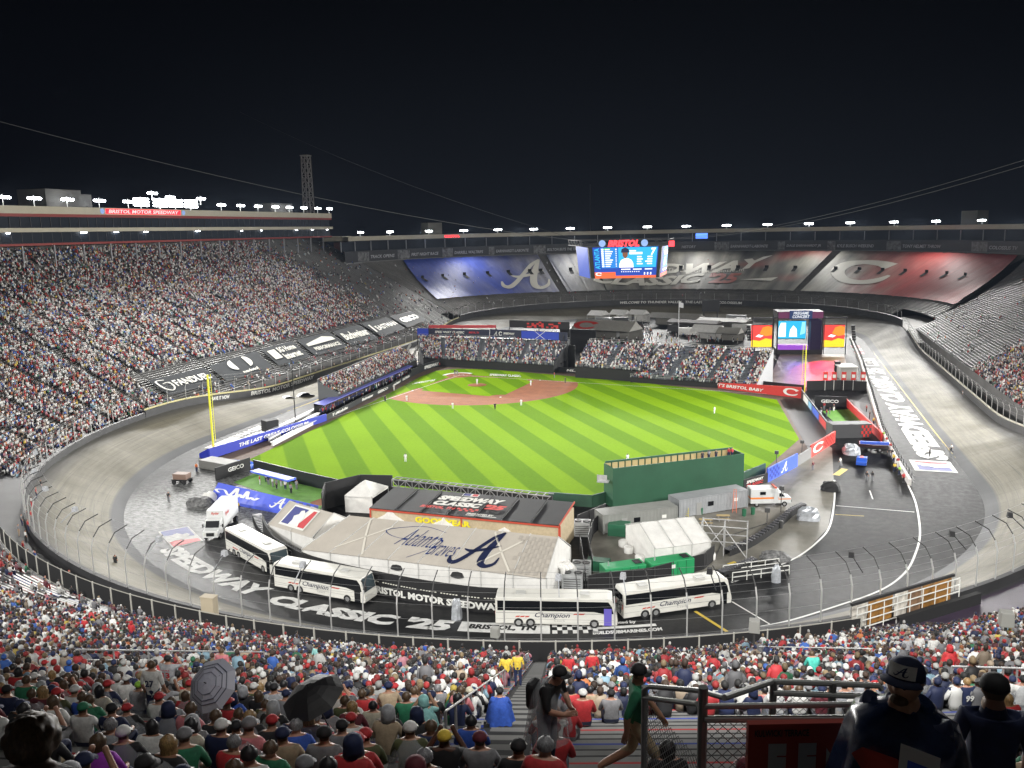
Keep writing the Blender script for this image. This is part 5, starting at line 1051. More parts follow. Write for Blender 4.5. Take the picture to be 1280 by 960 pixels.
# black roofed building
A, B = at(463, 634, 4.6), at(699, 656, 4.6); A.z = B.z = 0; d, nn = inward(A, B); dep = (at(719, 627, 5.4)-at(699, 656, 4.6)).length
t = thing('low_building', 'low cream building with black roof carrying the red and white event title', 'building', (0, 0, 0)); W_ = nn*dep
mb = MB(); mb.prism([A, B, B+W_, A+W_], 0, 4.5); mb.build('wall', mat('cream_brick', (.42, .34, .22), .7, noise=.15, nscale=2.5), t)
up_ = lambda p, z: Vector((p.x, p.y, z)); r0_, r1_, r2_, r3_ = up_(A-nn*.3, 4.62), up_(B-nn*.3, 4.62), up_(B+W_, 5.3), up_(A+W_, 5.3)
mb = MB(); dn = Vector((0, 0, .12)); mb.add([r0_-dn, r1_-dn, r2_-dn, r3_-dn, r0_, r1_, r2_, r3_], [(3, 2, 1, 0), (4, 5, 6, 7), (0, 1, 5, 4), (1, 2, 6, 5), (2, 3, 7, 6), (3, 0, 4, 7)]); rf = mb.build('roof', mat('black_roof', (.018, .018, .02), .45, noise=.3, nscale=.4), t)
rt = mat('red_trim', (.45, .06, .03), .5); mb = MB(); mb.bar(r0_-nn*.05+Vector((0, 0, -.2)), r1_-nn*.05+Vector((0, 0, -.2)), .12, .22); mb.bar(r1_+d*.1, r2_+d*.1, .14, .22)
for P_ in (A, A.lerp(B, .5), B): mb.bar(P_-nn*.06, up_(P_-nn*.06, 4.3), .2)
mb.bar(B+d*.08-nn*.0, up_(B+d*.08, 4.4), .2); mb.build('red_trim', rt, t)
f = quadmap(r0_, r1_, r2_, r3_, lift=(0, 0, .06)); mb = MB(); put2d(mb, text2d('SPEEDWAY', .07, .25), sub(f, .30, .60, .66, .80)); put2d(mb, text2d('CLASSIC', .07, .25), sub(f, .30, .37, .56, .56)); put2d(mb, text2d('PRESENTED BY THE NATIONAL GUARD'[:12], .04, .1), sub(f, .52, .09, .66, .15)); put2d(mb, rect2d(), sub(f, .52, .05, .68, .07)); mb.build('lettering', mat('roof_white', (.66, .65, .6), .5), rf)
mb = MB(); put2d(mb, text2d("'25", .07, .25), sub(f, .58, .36, .69, .56)); put2d(mb, text2d('BRISTOL, TN', .05, .25), sub(f, .25, .2, .44, .32)); 
for i in range(7):
    for j in range(2):
        if (i+j) % 2: put2d(mb, rect2d(), sub(f, .45+i*.016, .2+j*.06, .466+i*.016, .26+j*.06))
mb.build('lettering', mat('roof_red', (.6, .05, .04), .5), rf)
mb = MB(); fb_ = sub(f, .41, .84, .50, .96); put2d(mb, rect2d(), fb_, 0); put2d(mb, rect2d(), sub(lambda u, v: Vector(fb_(u, v))+Vector((0, 0, .03)), .05, .1, .5, .9), 1); put2d(mb, rect2d(), sub(lambda u, v: Vector(fb_(u, v))+Vector((0, 0, .03)), .62, .1, .95, .9), 2); mb.build('league_badge', [WHT, mBl, mR], rf)
mb = MB()
for k_ in (.14, .28, .42, .57, .71, .86): mb.bar(f(k_, .01), f(k_, .99), .07)
mb.build('roof_seam', BLK, rf)
sign(t, lerp2(A, B, .25), lerp2(A, B, .55), 3.0, 3.9, 'GOODYEAR', mat('tyre_yellow', (.7, .6, .02), .5), bold=.05, shear=0, out=.12)
# truss screen in front of the outfield (behind the building)
A, B = at(490, 606, 3.4), at(688, 628, 3.4); A.z = B.z = 0; d, nn = inward(A, B)
t = thing('truss_screen', 'long black screen with an open truss along its top, between lawn and building', 'screen', (0, 0, 0))
mb = MB(); mb.prism([A, B, B+nn*.3, A+nn*.3], 0, 3.0); mb.build('screen_panel', BLK, t); mb = MB()
for z_ in (3.1, 4.3): mb.bar(up_(A, z_), up_(B, z_), .14); mb.bar(up_(A+nn*1.5, z_), up_(B+nn*1.5, z_), .14)
n = 22
for i in range(n): a, b = A.lerp(B, i/n), A.lerp(B, (i+1)/n); mb.bar(up_(a, 3.1 if i % 2 else 4.3), up_(b, 4.3 if i % 2 else 3.1), .1); mb.bar(up_(a, 3.1), up_(a, 4.3), .09); mb.bar(up_(a, 4.3), up_(a+nn*1.5, 4.3), .09)
mb.build('truss', mat('truss_silver', (.30, .30, .31), .4, .5), t)
mb = MB(); mb.prism([A+nn*.6, B+nn*.6, B+nn*1.1, A+nn*1.1], 3.2, 4.15); mb.build('inner_panel', BLK, t)
wall('tall black mesh wall between the left bullpen and the small white canopy', [(404, 650), (408, 636), (452, 625), (492, 626)], 4.4, BLK, thick=.15)
# small white canopy
def canopy(label, c4, eave, peak, m=None, legs=True):
    t = thing('canopy_tent', label, 'tent', (0, 0, 0)); P_ = [Vector((p.x, p.y, 0)) for p in c4]; top = sum(P_, Vector())/4+Vector((0, 0, peak)); mb = MB(); mb.add([up_(p, eave) for p in P_]+[top], [(0, 1, 4), (1, 2, 4), (2, 3, 4), (3, 0, 4)]); mb.build('roof', m or m_tent, t)
    mb = MB()
    for i in range(4): mb.add([up_(P_[i], eave-.35), up_(P_[(i+1) % 4], eave-.35), up_(P_[(i+1) % 4], eave), up_(P_[i], eave)], [(0, 1, 2, 3)])
    mb.build('valance', m or m_tent, t)
    if legs:
        mb = MB(); [mb.bar(p, up_(p, eave), .08) for p in P_]; mb.build('leg_frame', STEEL, t)
    return t, P_
t, P_ = canopy('small white peaked canopy left of the black roofed building', [at(432, 640, 0), at(466, 642, 0), at(486, 628, 0), at(448, 626, 0)], 2.8, 4.6)
mb = MB(); mb.add([P_[0], P_[1], up_(P_[1], 2.6), up_(P_[0], 2.6)], [(0, 1, 2, 3)]); mb.add([P_[3], P_[0], up_(P_[0], 2.6), up_(P_[3], 2.6)], [(0, 1, 2, 3)]); mb.build('canvas_wall', m_tent, t)
for i, x in enumerate((488, 556, 634)): p = at(x, 648+i*5, 3.2); tag(MB().lathe([(2.2, 0), (.9, .7), (.1, 1.5)], (0, 0, 3.0), 4).tube([(0, 0, 0), (0, 0, 3.2)], .08, 5).build('peaked_tent', m_tent, loc=(p.x, p.y, 0)), '%s small white tent peak from the left, between the marquee and the building' % ordn[i], 'tent', 'white tent peaks')
# white marquee on the right
A, B = at(818, 685.5, 3), at(888, 676.6, 3); wd = (at(778, 657, 3)-A).length
t, q, d, nn = tent('plain white three bay marquee beside the green generators', A, B, wd, 3, 4.8, m_tent, m_tent, 3)
for i, (x, y) in enumerate(((779, 683), (786, 691), (800, 702), (888, 699), (845, 703))): p = at(x, y, 0); tag(MB().lathe([(.62, 0), (.68, .1), (.68, .8), (.6, .92), (.2, .95)], (0, 0, 0), 14).build('water_ballast', m_tent, loc=p, smooth=True), ['left rear', 'left middle', 'left front', 'right', 'front middle'][i]+' round white ballast tub beside the plain white marquee', 'ballast tub', 'ballast tubs')
# containers
m_cont = mat('container_grey', (.22, .225, .21), .55, noise=.12, nscale=.6)
def container(label, A, B, dep, h, m):
    A, B = Vector(A), Vector(B); A.z = B.z = 0; d, nn = inward(A, B); L = (B-A).length; t = thing('shipping_container', label, 'container', A, math.atan2(d.y, d.x)); mb = MB(); n = int(L/.28)
    for (y0, sg) in ((0, -1), (dep, 1)):
        a = [(L*i/n, y0+sg*(.04 if i % 2 else 0), .1) for i in range(n+1)]; mb.strip(a, [(x, y, h) for x, y, z in a])
    mb.add([(0, 0, .1), (0, dep, .1), (0, dep, h), (0, 0, h)], [(0, 1, 2, 3)]); mb.add([(L, 0, .1), (L, dep, .1), (L, dep, h), (L, 0, h)], [(0, 1, 2, 3)]); mb.build('corrugated_wall', m, t)
    MB().box((L/2, dep/2, h+.06), (L+.1, dep+.15, .12)).build('roof', m, t); mb = MB()
    for x, y in ((0, 0), (L, 0), (0, dep), (L, dep)): mb.box((x, y, h/2), (.16, .16, h))
    mb.build('corner_post', m, t); MB().box((L*.28, -.07, 1.05), (.9, .06, 2.0)).build('door', mat('container_door', (.28, .28, .27), .5), t); MB().box((L*.45, -.07, 1.6), (1, .05, .7)).build('window', GLASS, t)
    MB().box((L*.82, -.07, 1.6), (.7, .05, .5)).build('label_plate', WHT, t); return t
container('olive grey site container left of the other, behind the white marquee', at(754, 668, 0), at(846, 656, 0), 3.0, 2.8, m_cont); container('lighter grey site container next to the ladder', at(849, 648, 0), at(934, 634, 0), 3.0, 2.8, mat('container_light', (.28, .29, .30), .55, noise=.12, nscale=.6))
def ladder(px_, py_, h, col, label):
    p = at(px_, py_, 0); mb = MB()
    for sx_ in (-.3, .3): mb.bar((sx_, 0, 0), (sx_*.6, .6, h), .07); mb.bar((sx_, 1.2, 0), (sx_*.6, .65, h), .05)
    for k_ in range(int(h/.3)): z = .3+k_*.3; f_ = z/h; w_ = .3-.12*f_; mb.bar((-w_, .6*f_, z), (w_, .6*f_, z), .05)
    tag(mb.build('step_ladder', mat('ladder_'+col[0], col[1], .5), loc=p), label, 'ladder')
ladder(918, 641, 3.6, ('orange', (.6, .15, .08)), 'tall orange step ladder against the light grey container'); ladder(858, 647, 2.2, ('yellow', (.6, .5, .06)), 'short yellow step ladder against the light grey container')
# tall green batter's eye box
A, B = at(766, 636, 0), at(929, 615, 0); d, nn = inward(A, B); t = thing('green_screen_box', "tall dark green windowless screen box with yellow lit bays along its top", 'screen', (0, 0, 0)); hh = 6.6; G_ = mat('green_sheet', (.022, .085, .045), .55, noise=.12, nscale=.25)
mb = MB(); mb.prism([A, B, B+nn*.2, A+nn*.2], 0, hh); mb.prism([A+nn*.2, A+nn*3.4, A+nn*3.4+d*.2, A+nn*.2+d*.2], 0, hh); mb.prism([B-d*.2+nn*.2, B+nn*.2, B+nn*3.4, B-d*.2+nn*3.4], 0, hh); mb.build('green_wall', G_, t)
mb = MB(); mb.prism([A+nn*3.2+d*.2, B+nn*3.2-d*.2, B+nn*3.4-d*.2, A+nn*3.4+d*.2], 0, hh+.35); mb.build('field_side_wall', G_, t)
mb = MB(); mb.prism([A+nn*.2+d*.2, B+nn*.2-d*.2, B+nn*3.2-d*.2, A+nn*3.2+d*.2], hh-1.2, hh-1.1); mb.build('upper_floor', mat('ply', (.45, .33, .16), .7), t)
mb = MB(); L = (B-A).length; n = 20
for i in range(n):
    p = A.lerp(B, (i+.5)/n)+nn*3.1; mb.box((p.x, p.y, hh-.45), (L/n*.78, .12, 1.0), rz=math.atan2(d.y, d.x))
mb.build('bay_panel', mat('ply_lit', (.42, .33, .16), .6), t)
mb = MB(); p = A-d*1.2+nn*1.; mb.box((p.x, p.y, hh-2.2), (1.8, 1.4, .12)); mb.box((p.x-.2, p.y, hh-1.7), (1.6, .08, 1.0)); mb.build('side_platform', STEEL, t)
# generators
def genset(label, A, B):
    A, B = Vector(A), Vector(B); d, nn = inward(A, B); L = (B-A).length; t = thing('generator', label, 'generator', A, math.atan2(d.y, d.x)); gm = mat('generator_green', (.02, .28, .10), .45)
    MB().box((L/2, 1.1, 1.3), (L, 2.2, 2.0)).build('enclosure', gm, t, bevel=.08); MB().box((L/2, 1.1, .15), (L+.2, 2.0, .3)).build('skid', BLK, t); mb = MB()
    for k_ in (.2, .4, .6, .8): mb.box((L*k_, -.02, 1.3), (.06, .05, 1.8))
    mb.build('door_seam', mat('dark_green', (.01, .14, .05), .5), t); MB().box((L*.5, -.03, 1.6), (.5, .04, .5)).build('label_plate', WHT, t); MB().box((L*.85, 1.1, 2.36), (.9, 1.2, .1)).build('grille', BLK, t); MB().tube([(L*.15, 1.1, 2.3), (L*.15, 1.1, 2.8)], .1, 8).build('exhaust', STEEL, t)
genset('bright green generator, the left one of the pair behind the inner fence', at(757, 734, 0), at(808, 727, 0)); genset('bright green generator, the right one of the pair behind the inner fence', at(815, 727, 0), at(868, 719, 0))
# fences
def mesh_fence(label, pts, h, step=3., z0=0., m=BLK, curve=False):
    pts = smooth(pts, 5) if curve else pts; P_ = px(pts, 0); t = thing('screen_fence', label, 'fence', (0, 0, 0)); mb = MB()
    for i in range(len(P_)-1): mb.add([up_(P_[i], z0), up_(P_[i+1], z0), up_(P_[i+1], h), up_(P_[i], h)], [(0, 1, 2, 3)])
    mb.build('screen', m, t); L = sum((P_[i+1]-P_[i]).length for i in range(len(P_)-1)); acc = 0.; nxt = 0.
    for i in range(len(P_)-1):
        l = (P_[i+1]-P_[i]).length
        while nxt <= acc+l: p = P_[i].lerp(P_[i+1], (nxt-acc)/l); MB().bar(p+Vector((0, -.06, 0)), up_(p+Vector((0, -.06, 0)), h+.1), .09).build('post', mat('dark_post', (.07, .07, .07), .5, .3), t); nxt += step
        acc += l
    mb = MB(); [mb.bar(up_(P_[i], h), up_(P_[i+1], h), .08) for i in range(len(P_)-1)]; mb.build('top_rail', MATS['dark_post'], t); return t
# inner pit wall: black curved wall with white lettering and fence
S_ = srange(sTh(-121), sTh(-67.5), 2.0); mb = MB(); zt_ = 3.0
def wl(s): return float(np.interp(s, [sTh(q) for q in (-121, -119, -112, -104, -94, -82, -67)], [58.5, 59.4, 62.3, 64.4, 65.4, 67.4, 67.8]))
mb.strip([(*ov(s, wl(s))[:2], 0) for s in S_], [(*ov(s, wl(s))[:2], zt_) for s in S_]); mb.strip([(*ov(s, wl(s))[:2], zt_) for s in S_], [(*ov(s, wl(s)-.3)[:2], zt_) for s in S_]); mb.strip([(*ov(s, wl(s)-.3)[:2], zt_) for s in S_], [(*ov(s, wl(s)-.3)[:2], 0) for s in S_])
wi = mb.build('inner_wall', BLK, label='tall curved black wall with large white lettering behind the parked coaches', cat='wall')
for (a0, a1, z0, z1, st_) in ((-94.5, -79.6, .35, 1.25, 'BRISTOL MOTOR SPEEDWAY'),):
    mb = MB(); put2d(mb, text2d(st_, .05), lambda u, v: (*ov(sTh(a0+(a1-a0)*u), wl(sTh(a0+(a1-a0)*u))+.06)[:2], z0+(z1-z0)*v)); mb.build('lettering', WHT, wi)
mb = MB(); a0 = -95.8; put2d(mb, poly2d([(.5+.5*math.cos(a_*PI/8), .5+.5*math.sin(a_*PI/8)) for a_ in range(16)]), lambda u, v: (*ov(sTh(a0+.95*u), wl(sTh(a0))+.06)[:2], .25+1.1*v)); mb.build('round_emblem', PALEW, wi)
mb = MB()
for i in range(46):
    if i % 7 in (5,): continue
    a_ = -95+i*.33; put2d(mb, rect2d(), lambda u, v: (*ov(sTh(a_+.2*u), wl(sTh(a_))+.05)[:2], 1.75+.12*v))
mb.build('white_dashes', PALEW, wi)
def ribbed(label, pts, h, wz=.9):
    P_ = px(smooth(pts, 8), 0); t = thing('track_barrier', label, 'barrier', (0, 0, 0)); mb = MB()
    mb.strip([up_(p, 0) for p in P_], [up_(p, h) for p in P_]); Q_ = []
    for i, p in enumerate(P_): dd = (P_[min(i+1, len(P_)-1)]-P_[max(i-1, 0)]).normalized(); Q_.append(p+Vector((-dd.y, dd.x, 0))*wz)
    mb.strip([up_(p, h) for p in P_], [up_(p, h) for p in Q_]); mb.strip([up_(p, h) for p in Q_], [up_(p, 0) for p in Q_]); mb.build('barrier_body', BLK, t); mb = MB()
    L = 0
    for i in range(len(P_)-1):
        n = max(1, int((P_[i+1]-P_[i]).length/.55))
        for j in range(n): p = P_[i].lerp(P_[i+1], j/n); q = Q_[i].lerp(Q_[i+1], j/n); mb.bar(up_(p, h+.08), up_(q, h+.08), .16)
    mb.build('ribs', mat('rib_grey', (.10, .10, .11), .35), t); return t
ribbed('ribbed black barrier snaking from the yard towards the right, upper strip', [(912, 696), (940, 684), (970, 664), (992, 645), (1008, 637)], .9); ribbed('ribbed black barrier strip just above the nearest right coach', [(905, 724), (925, 716), (947, 707)], .9); ribbed('ribbed black barrier beside the white box truck and the badge tent', [(316, 652), (322, 665), (335, 682), (352, 694), (372, 702)], 1.0, 1.4)
mesh_fence('black fence curving round the two green generators', [(735, 741), (745, 738), (812, 731), (880, 712), (893, 700)], 2.2); mesh_fence('black fence panel right of the beige marquee', [(725, 690), (733, 740)], 2.4); mesh_fence('black fence from the containers down beside the cooling units', [(757, 654), (742, 668), (735, 690), (741, 720)], 2.3); mesh_fence('short black fence beside the building end', [(722, 660), (757, 645)], 2.0)
mesh_fence('clear mesh fence round the picnic yard', [(893, 700), (906, 672), (958, 655)], .1, m=BLK)
mb = MB(); mb.box((0, 0, .9), (3.0, 2.0, 1.8)); tag(mb.build('green_box', mat('bin_green', (.02, .12, .06), .5), loc=at(774, 668, 0), bevel=.05), 'dark green cabinet left of the plain white marquee', 'cabinet')
mb = MB(); mb.box((0, 0, .7), (3.2, 1.8, 1.4), taper=.9); tag(mb.build('green_skip', MATS['bin_green'], loc=at(748, 712, 0)), 'low dark green skip in the yard left of the white marquee', 'skip')
# scaffold frame
t = thing('scaffold_frame', 'open steel scaffold frame right of the white marquee', 'scaffold', at(905, 690, 0)); mb = MB()
for x in (-3, 0, 3):
    for y in (-1.5, 1.5): mb.bar((x, y, 0), (x, y, 4.2), .14)
for z in (2, 4.1):
    for y in (-1.5, 1.5): mb.bar((-3, y, z), (3, y, z), .12)
    for x in (-3, 0, 3): mb.bar((x, -1.5, z), (x, 1.5, z), .12)
mb.build('frame', STEEL, t); mb = MB(); mb.bar((-3, -1.5, 0), (0, -1.5, 4), .1); mb.bar((3, -1.5, 0), (0, -1.5, 4), .1); mb.bar((-3, 1.5, 4), (0, 1.5, 0), .1); mb.build('brace', STEEL, t)
# picnic tables, bins, cones, odds
def picnic(x, y, label, rz=.2):
    t = thing('picnic_table', label, 'table', at(x, y, 0), rz); wd = mat('table_wood', (.42, .32, .16), .6); MB().box((0, 0, .75), (1.9, .8, .05)).build('tabletop', wd, t)
    for s_ in (-1, 1): MB().box((0, s_*.75, .45), (1.9, .28, .05)).build('seat', wd, t)
    mb = MB(); [mb.bar((sx_, -.8, 0), (sx_, -.2, .74), .07) and mb.bar((sx_, .8, 0), (sx_, .2, .74), .07) for sx_ in (-.7, .7)]; mb.build('leg_frame', STEEL, t)
picnic(882, 655, 'yellow topped picnic table nearest the white marquee'); picnic(904, 650, 'picnic table between the scaffold and the containers')
for i, (x, y, c_) in enumerate(((930, 645, 'bin_green'), (941, 643, 'bin_green'), (976, 660, 'fan_dark'), (876, 643, 'bin_green'))): tag(MB().lathe([(.28, 0), (.34, 1.0), (.36, 1.05), (.2, 1.15)], (0, 0, 0), 10).build('wheelie_bin', MATS[c_], loc=at(x, y, 0)), ['dark green bin right of the ladder', 'dark green bin behind the ambulance rear', 'black bin at the yard gate', 'dark green bin near the short ladder'][i], 'bin')
for i, (x, y, s_) in enumerate(((958, 672, 1.7), (970, 588, 1.4), (1002, 572, 1.3), (976, 640, 1.6))):
    tag(MB().tube([(0, 0, 0), (0, 0, 2.4*s_)], .07, 6).box((0, 0, 2.4*s_), (.7, .4, .6)).build('floodlight_stand', mat('dark_post'), loc=at(x, y, 0)), ['grey lamp stand in the picnic yard', 'thin lamp stand beside the blue banner wall', 'lamp stand beside the red banner wall', 'lamp stand at the front of the ambulance'][i], 'lamp stand')
def tarp(name, x, y, w, dd, h, m, label, seed=1, cat='covered load'):
    r_ = random.Random(seed); mb = MB(); n = 14; rings_ = 6; vs = []; fs = []
    for j in range(rings_):
        f_ = j/(rings_-1); k_ = math.cos(f_*PI/2*.92)**.6
        for i in range(n): a_ = 2*PI*i/n; q_ = 1+r_.uniform(-.12, .12); vs.append((w/2*k_*math.copysign(abs(math.cos(a_))**.7, math.cos(a_))*q_, dd/2*k_*math.copysign(abs(math.sin(a_))**.7, math.sin(a_))*q_, h*math.sin(f_*PI/2)*r_.uniform(.9, 1.05)))
    for j in range(rings_-1):
        for i in range(n): fs.append((j*n+i, j*n+(i+1) % n, (j+1)*n+(i+1) % n, (j+1)*n+i))
    fs.append(tuple((rings_-1)*n+i for i in range(n))); mb.add(vs, fs); tag(mb.build(name, m, loc=at(x, y, 0)), label, cat)
silver = mat('silver_tarp', (.42, .44, .47), .3, .3, noise=.3, nscale=1.5)
tarp('covered_car', 1064, 566, 3.2, 4.6, 1.7, silver, 'car under a silver rain cover beside the red printed wall', 3, 'covered car'); tarp('plastic_covered_rack', 1010, 649, 3.4, 2.2, 1.9, silver, 'equipment under clear plastic at the end of the ribbed barrier', 4)
tarp('black_covered_crate', 1038, 613, 3.2, 2.2, 1.5, BLK, 'black covered crate on the light concrete by the right lane', 5); tarp('plastic_covered_case', 571, 781-8, 1.2, 1.2, 2.4, silver, 'tall case under clear plastic on the track before the white lettering', 6); tarp('plastic_covered_case', 970, 727, 1.2, 1.0, 2.2, silver, 'tall plastic covered case behind the barrier at the right coach', 7)
tarp('equipment_pile', 250, 632, 5, 3, 1.5, mat('mixed_gear', (.12, .12, .12), .6, noise=.9, nscale=2), 'dark jumble of television gear on the white sprayed asphalt', 8, 'equipment pile'); tarp('equipment_pile', 262, 628, 2.5, 2.5, 1.8, m_tent, 'white covered gear next to the dark television gear', 9, 'equipment pile'); tarp('tarped_seats', 298, 584, 7, 3, 1.3, mat('blue_tarp', (.05, .12, .5), .4, noise=.8, nscale=.7), 'blue and white tarpaulin heap beside the left foul pole', 10, 'tarpaulin')
tarp('equipment_pile', 968, 700, 4, 2, 1.2, mat('mixed_gear'), 'gear pile behind the white lined barrier', 12, 'equipment pile')
# forklift/cart on sprayed area, grey vehicle ramps near left pole
t = thing('flatbed_cart', 'dark flatbed cart with crates on the sprayed asphalt', 'cart', at(228, 604, 0), .1); MB().box((0, 0, .8), (3.0, 2.0, .25)).build('bed', BLKM, t); MB().box((0, 0, 1.4), (2.6, 1.7, 1.0)).build('crate', mat('brown_crate', (.2, .13, .1), .6), t)
for x in (-1, 1):
    for y in (-1, 1): MB().tube([(x, y*.85, .4), (x, y*1.1, .4)], .4, 12).build('wheel', BLK, t)
mb = MB(); A, B = at(249, 585, 0), at(288, 592, 0); boxq(mb, A, B, 3.2, 0, 1.6); tag(mb.build('camera_platform', mat('ramp_grey', (.16, .16, .15), .6)), 'grey camera platform at the foot of the left foul pole', 'platform')
mb = MB(); A, B = at(334, 541, 0), at(349, 538, 0); boxq(mb, A, B, 2.5, 0, 2.6); tag(mb.build('black_booth', BLK), 'square black booth by the long white benches on the left', 'booth')
for i in range(3):
    a, b = at(322-i*4+18, 545-i*6+8, .9), at(400-i*2, 514-i*6+8, .9); tag(MB().bar(a, b, .9, .15).bar(a-Vector((0, 0, .45)), b-Vector((0, 0, .45)), .3, .75).build('long_bench', mat('white_bench', (.65, .65, .66), .4)), '%s long white bench counted from the blue wall' % ordn[i], 'bench', 'long white benches')
# white lined track barrier box by the right coach
t = thing('timing_stand', 'white railed timing stand beside the curved white lines on the right', 'stand', at(945, 718, 0), .55); mb = MB()
for z in (.6, 1.2): 
    for y in (-1.2, 1.2): mb.bar((-4, y, z), (4, y, z), .09)
for x in (-4, -2, 0, 2, 4):
    for y in (-1.2, 1.2): mb.bar((x, y, 0), (x, y, 1.2), .08)
mb.build('railing', WHT, t); MB().box((0, 0, .25), (8, 2.2, .5)).build('platform', BLK, t)
# far infield clutter behind the home stands -------------------------------------------
def fartent(x, y, w, dep, h, pk, m, label, rz=-.3):
    p = at(x, y, 0); t = thing('canopy_tent', label, 'tent', p, rz); mb = MB(); mb.add([(-w/2, -dep/2, h), (w/2, -dep/2, h), (w/2, dep/2, h), (-w/2, dep/2, h), (-w/2+.1, 0, pk), (w/2-.1, 0, pk)], [(0, 1, 5, 4), (2, 3, 4, 5), (0, 4, 3), (1, 2, 5)]); mb.build('roof', m, t); mb = MB()
    for a_ in (-1, 1):
        for b_ in (-1, 1): mb.bar((a_*w/2*.97, b_*dep/2*.97, 0), (a_*w/2*.97, b_*dep/2*.97, h), .12)
    mb.add([(-w/2, dep/2, 0), (w/2, dep/2, 0), (w/2, dep/2, h), (-w/2, dep/2, h)], [(0, 1, 2, 3)]); mb.build('frame', m, t); return t
m_gt = mat('grey_canvas', (.30, .29, .26), .6, noise=.1, nscale=.4)
T1 = fartent(758, 425, 26, 12, 4.5, 8.0, m_gt, 'grey marquee with red wishbone letter above the gap between the stands')
mb = MB(); put2d(mb, C_LOGO(1.3), lambda u, v: (-12+9*u, -5.6+4.2*v, 4.75+2.55*v)); mb.build('letter_emblem', mat('bright_red'), T1)
for i, (x, y, w, dp, h, pk, m_, lab) in enumerate([(748, 404, 8, 8, 4, 6, m_tent, 'leftmost of three small white canopies under the far banking'), (775, 403, 8, 8, 4, 6, m_tent, 'middle of three small white canopies under the far banking'), (798, 403, 8, 8, 4, 6, m_tent, 'rightmost of three small white canopies under the far banking'),
    (845, 408, 24, 9, 4, 6, m_gt, 'long pale roofed shed behind the flagpole'), (905, 412, 22, 10, 4, 5, m_gt, 'pale roofed shed left of the stage'), (885, 425, 12, 8, 3.4, 6, m_tent, 'white gabled tent above the wide right stand'), (868, 416, 22, 7, 4.5, 5.5, mat('dim_shed', (.09, .08, .075), .6), 'dark shed with long roof behind the white gabled tent'), (912, 427, 9, 7, 3.4, 5.5, m_gt, 'grey tent beside the left screen of the stage')]): fartent(x, y, w, dp, h, pk, m_, lab)
tag(MB().tube([(0, 0, 0), (0, 0, 17)], .13, 6).add([(0, 0, 14.6), (1.6, .2, 14.2), (1.6, .2, 16), (0, 0, 16.6)], [(0, 1, 2, 3)]).build('flagpole', mat('pole_white', (.7, .7, .7), .4), loc=at(848, 433, 0)), 'white flagpole with limp flag behind the wide right stand', 'flagpole')
mb = MB(); p = at(888, 403, 0); mb.box((p.x, p.y, 7.5), (8, .6, 5)); mb.bar((p.x-3, p.y, 0), (p.x-3, p.y, 5), .4); mb.bar((p.x+3, p.y, 0), (p.x+3, p.y, 5), .4); tag(mb.build('video_board', BLKM), 'small dark video board behind the pale sheds', 'screen')
for i in range(6):
    x = 793+i*6; p = at(x, 424, 0); mb = MB()
    for a_ in (-.8, .8): mb.bar((p.x+a_, p.y, 0), (p.x+a_, p.y, 9-i % 3*1.5), .14)
    for z in range(1, 8): mb.bar((p.x-.8, p.y, z), (p.x+.8, p.y, z+.7), .1)
    if i < 3: tag(mb.build('truss_tower', mat('truss_grey')), '%s small truss tower from the left right of the grey marquee' % ordn[i], 'tower', 'truss towers')
rr2 = random.Random(5)
for i in range(26):
    x = 745+rr2.random()*190; y = 402+rr2.random()*24; 
    c_ = rr2.choice([('box_trailer', 'fan_dark', 'dark trailer'), ('box_trailer', 'unit_grey', 'grey trailer'), ('box_trailer', 'white_canvas', 'white trailer')])
    if i < 10:
        p = at(x, y, 0); L = rr2.uniform(5, 10); col_ = i // 4; t = thing('box_trailer', f'{c_[2]} {ordn[i]} from the left among the sheds under the far banking', 'trailer', p, rr2.uniform(-.5, .3)); MB().box((0, 0, 1.9), (L, 2.5, 2.8)).build('body', MATS[c_[1]], t, bevel=.1)
        for a_ in (-.3, .3): MB().tube([(L*a_, -1.3, .45), (L*a_, 1.3, .45)], .45, 10).build('wheel', BLK, t)
# under banking: far infield crowd on hospitality decks
for i in range(150): p = at(745+rr2.random()*70, 410+rr2.random()*8, 0); crowd(p, rr2.uniform(0, 6.2), 8)
for i in range(120): p = at(750+rr2.random()*200, 420+rr2.random()*8, 0); crowd(p, rr2.uniform(0, 6.2), 8)
# stand by the left pole: stair tower between left stand and home stand
mb = MB(); A, B = at(497, 462, 0), at(524, 450, 0)
for k_ in range(3): a = A.lerp(B, k_/2); mb.bar(a+Vector((-4, 3, 0)), a+Vector((1, 0, 7)), .4, .8)
mb.bar(up_(A, 7), up_(B, 7), .3); tag(mb.build('stair_tower', STEEL), 'steel access stair between the left stand and the home stand', 'stairs')

# gate with golden lit panels, far right of the near fence
A, B = at(1070, 792, 6.6), at(1198, 752, 6.6); A.z = B.z = 6.0; d, nn = inward(A, B); t = thing('crossover_gate', 'crossover gate with golden lit panels and railings at the right of the near fence', 'gate', (0, 0, 0)); L = (B-A).length
for i, (k0, k1, c_) in enumerate(((.0, .14, 'pale'), (.15, .38, 'gold'), (.4, .52, 'pale'), (.53, .66, 'gold2'), (.67, .97, 'gold'))):
    a, b = A.lerp(B, k0)+nn*.6, A.lerp(B, k1)+nn*.6; mb = MB(); mb.add([up_(a, 6.7), up_(b, 6.7), up_(b, 9.0), up_(a, 9.0)], [(0, 1, 2, 3)]); mb.build('panel', mat('panel_'+c_, {'pale': (.5, .47, .42), 'gold': (.27, .13, .03), 'gold2': (.2, .12, .07)}[c_], .5, noise=.5, nscale=1.2), t)
mb = MB()
for z in (7.0, 7.7, 8.4, 9.1): mb.bar(up_(A, z), up_(B, z), .08)
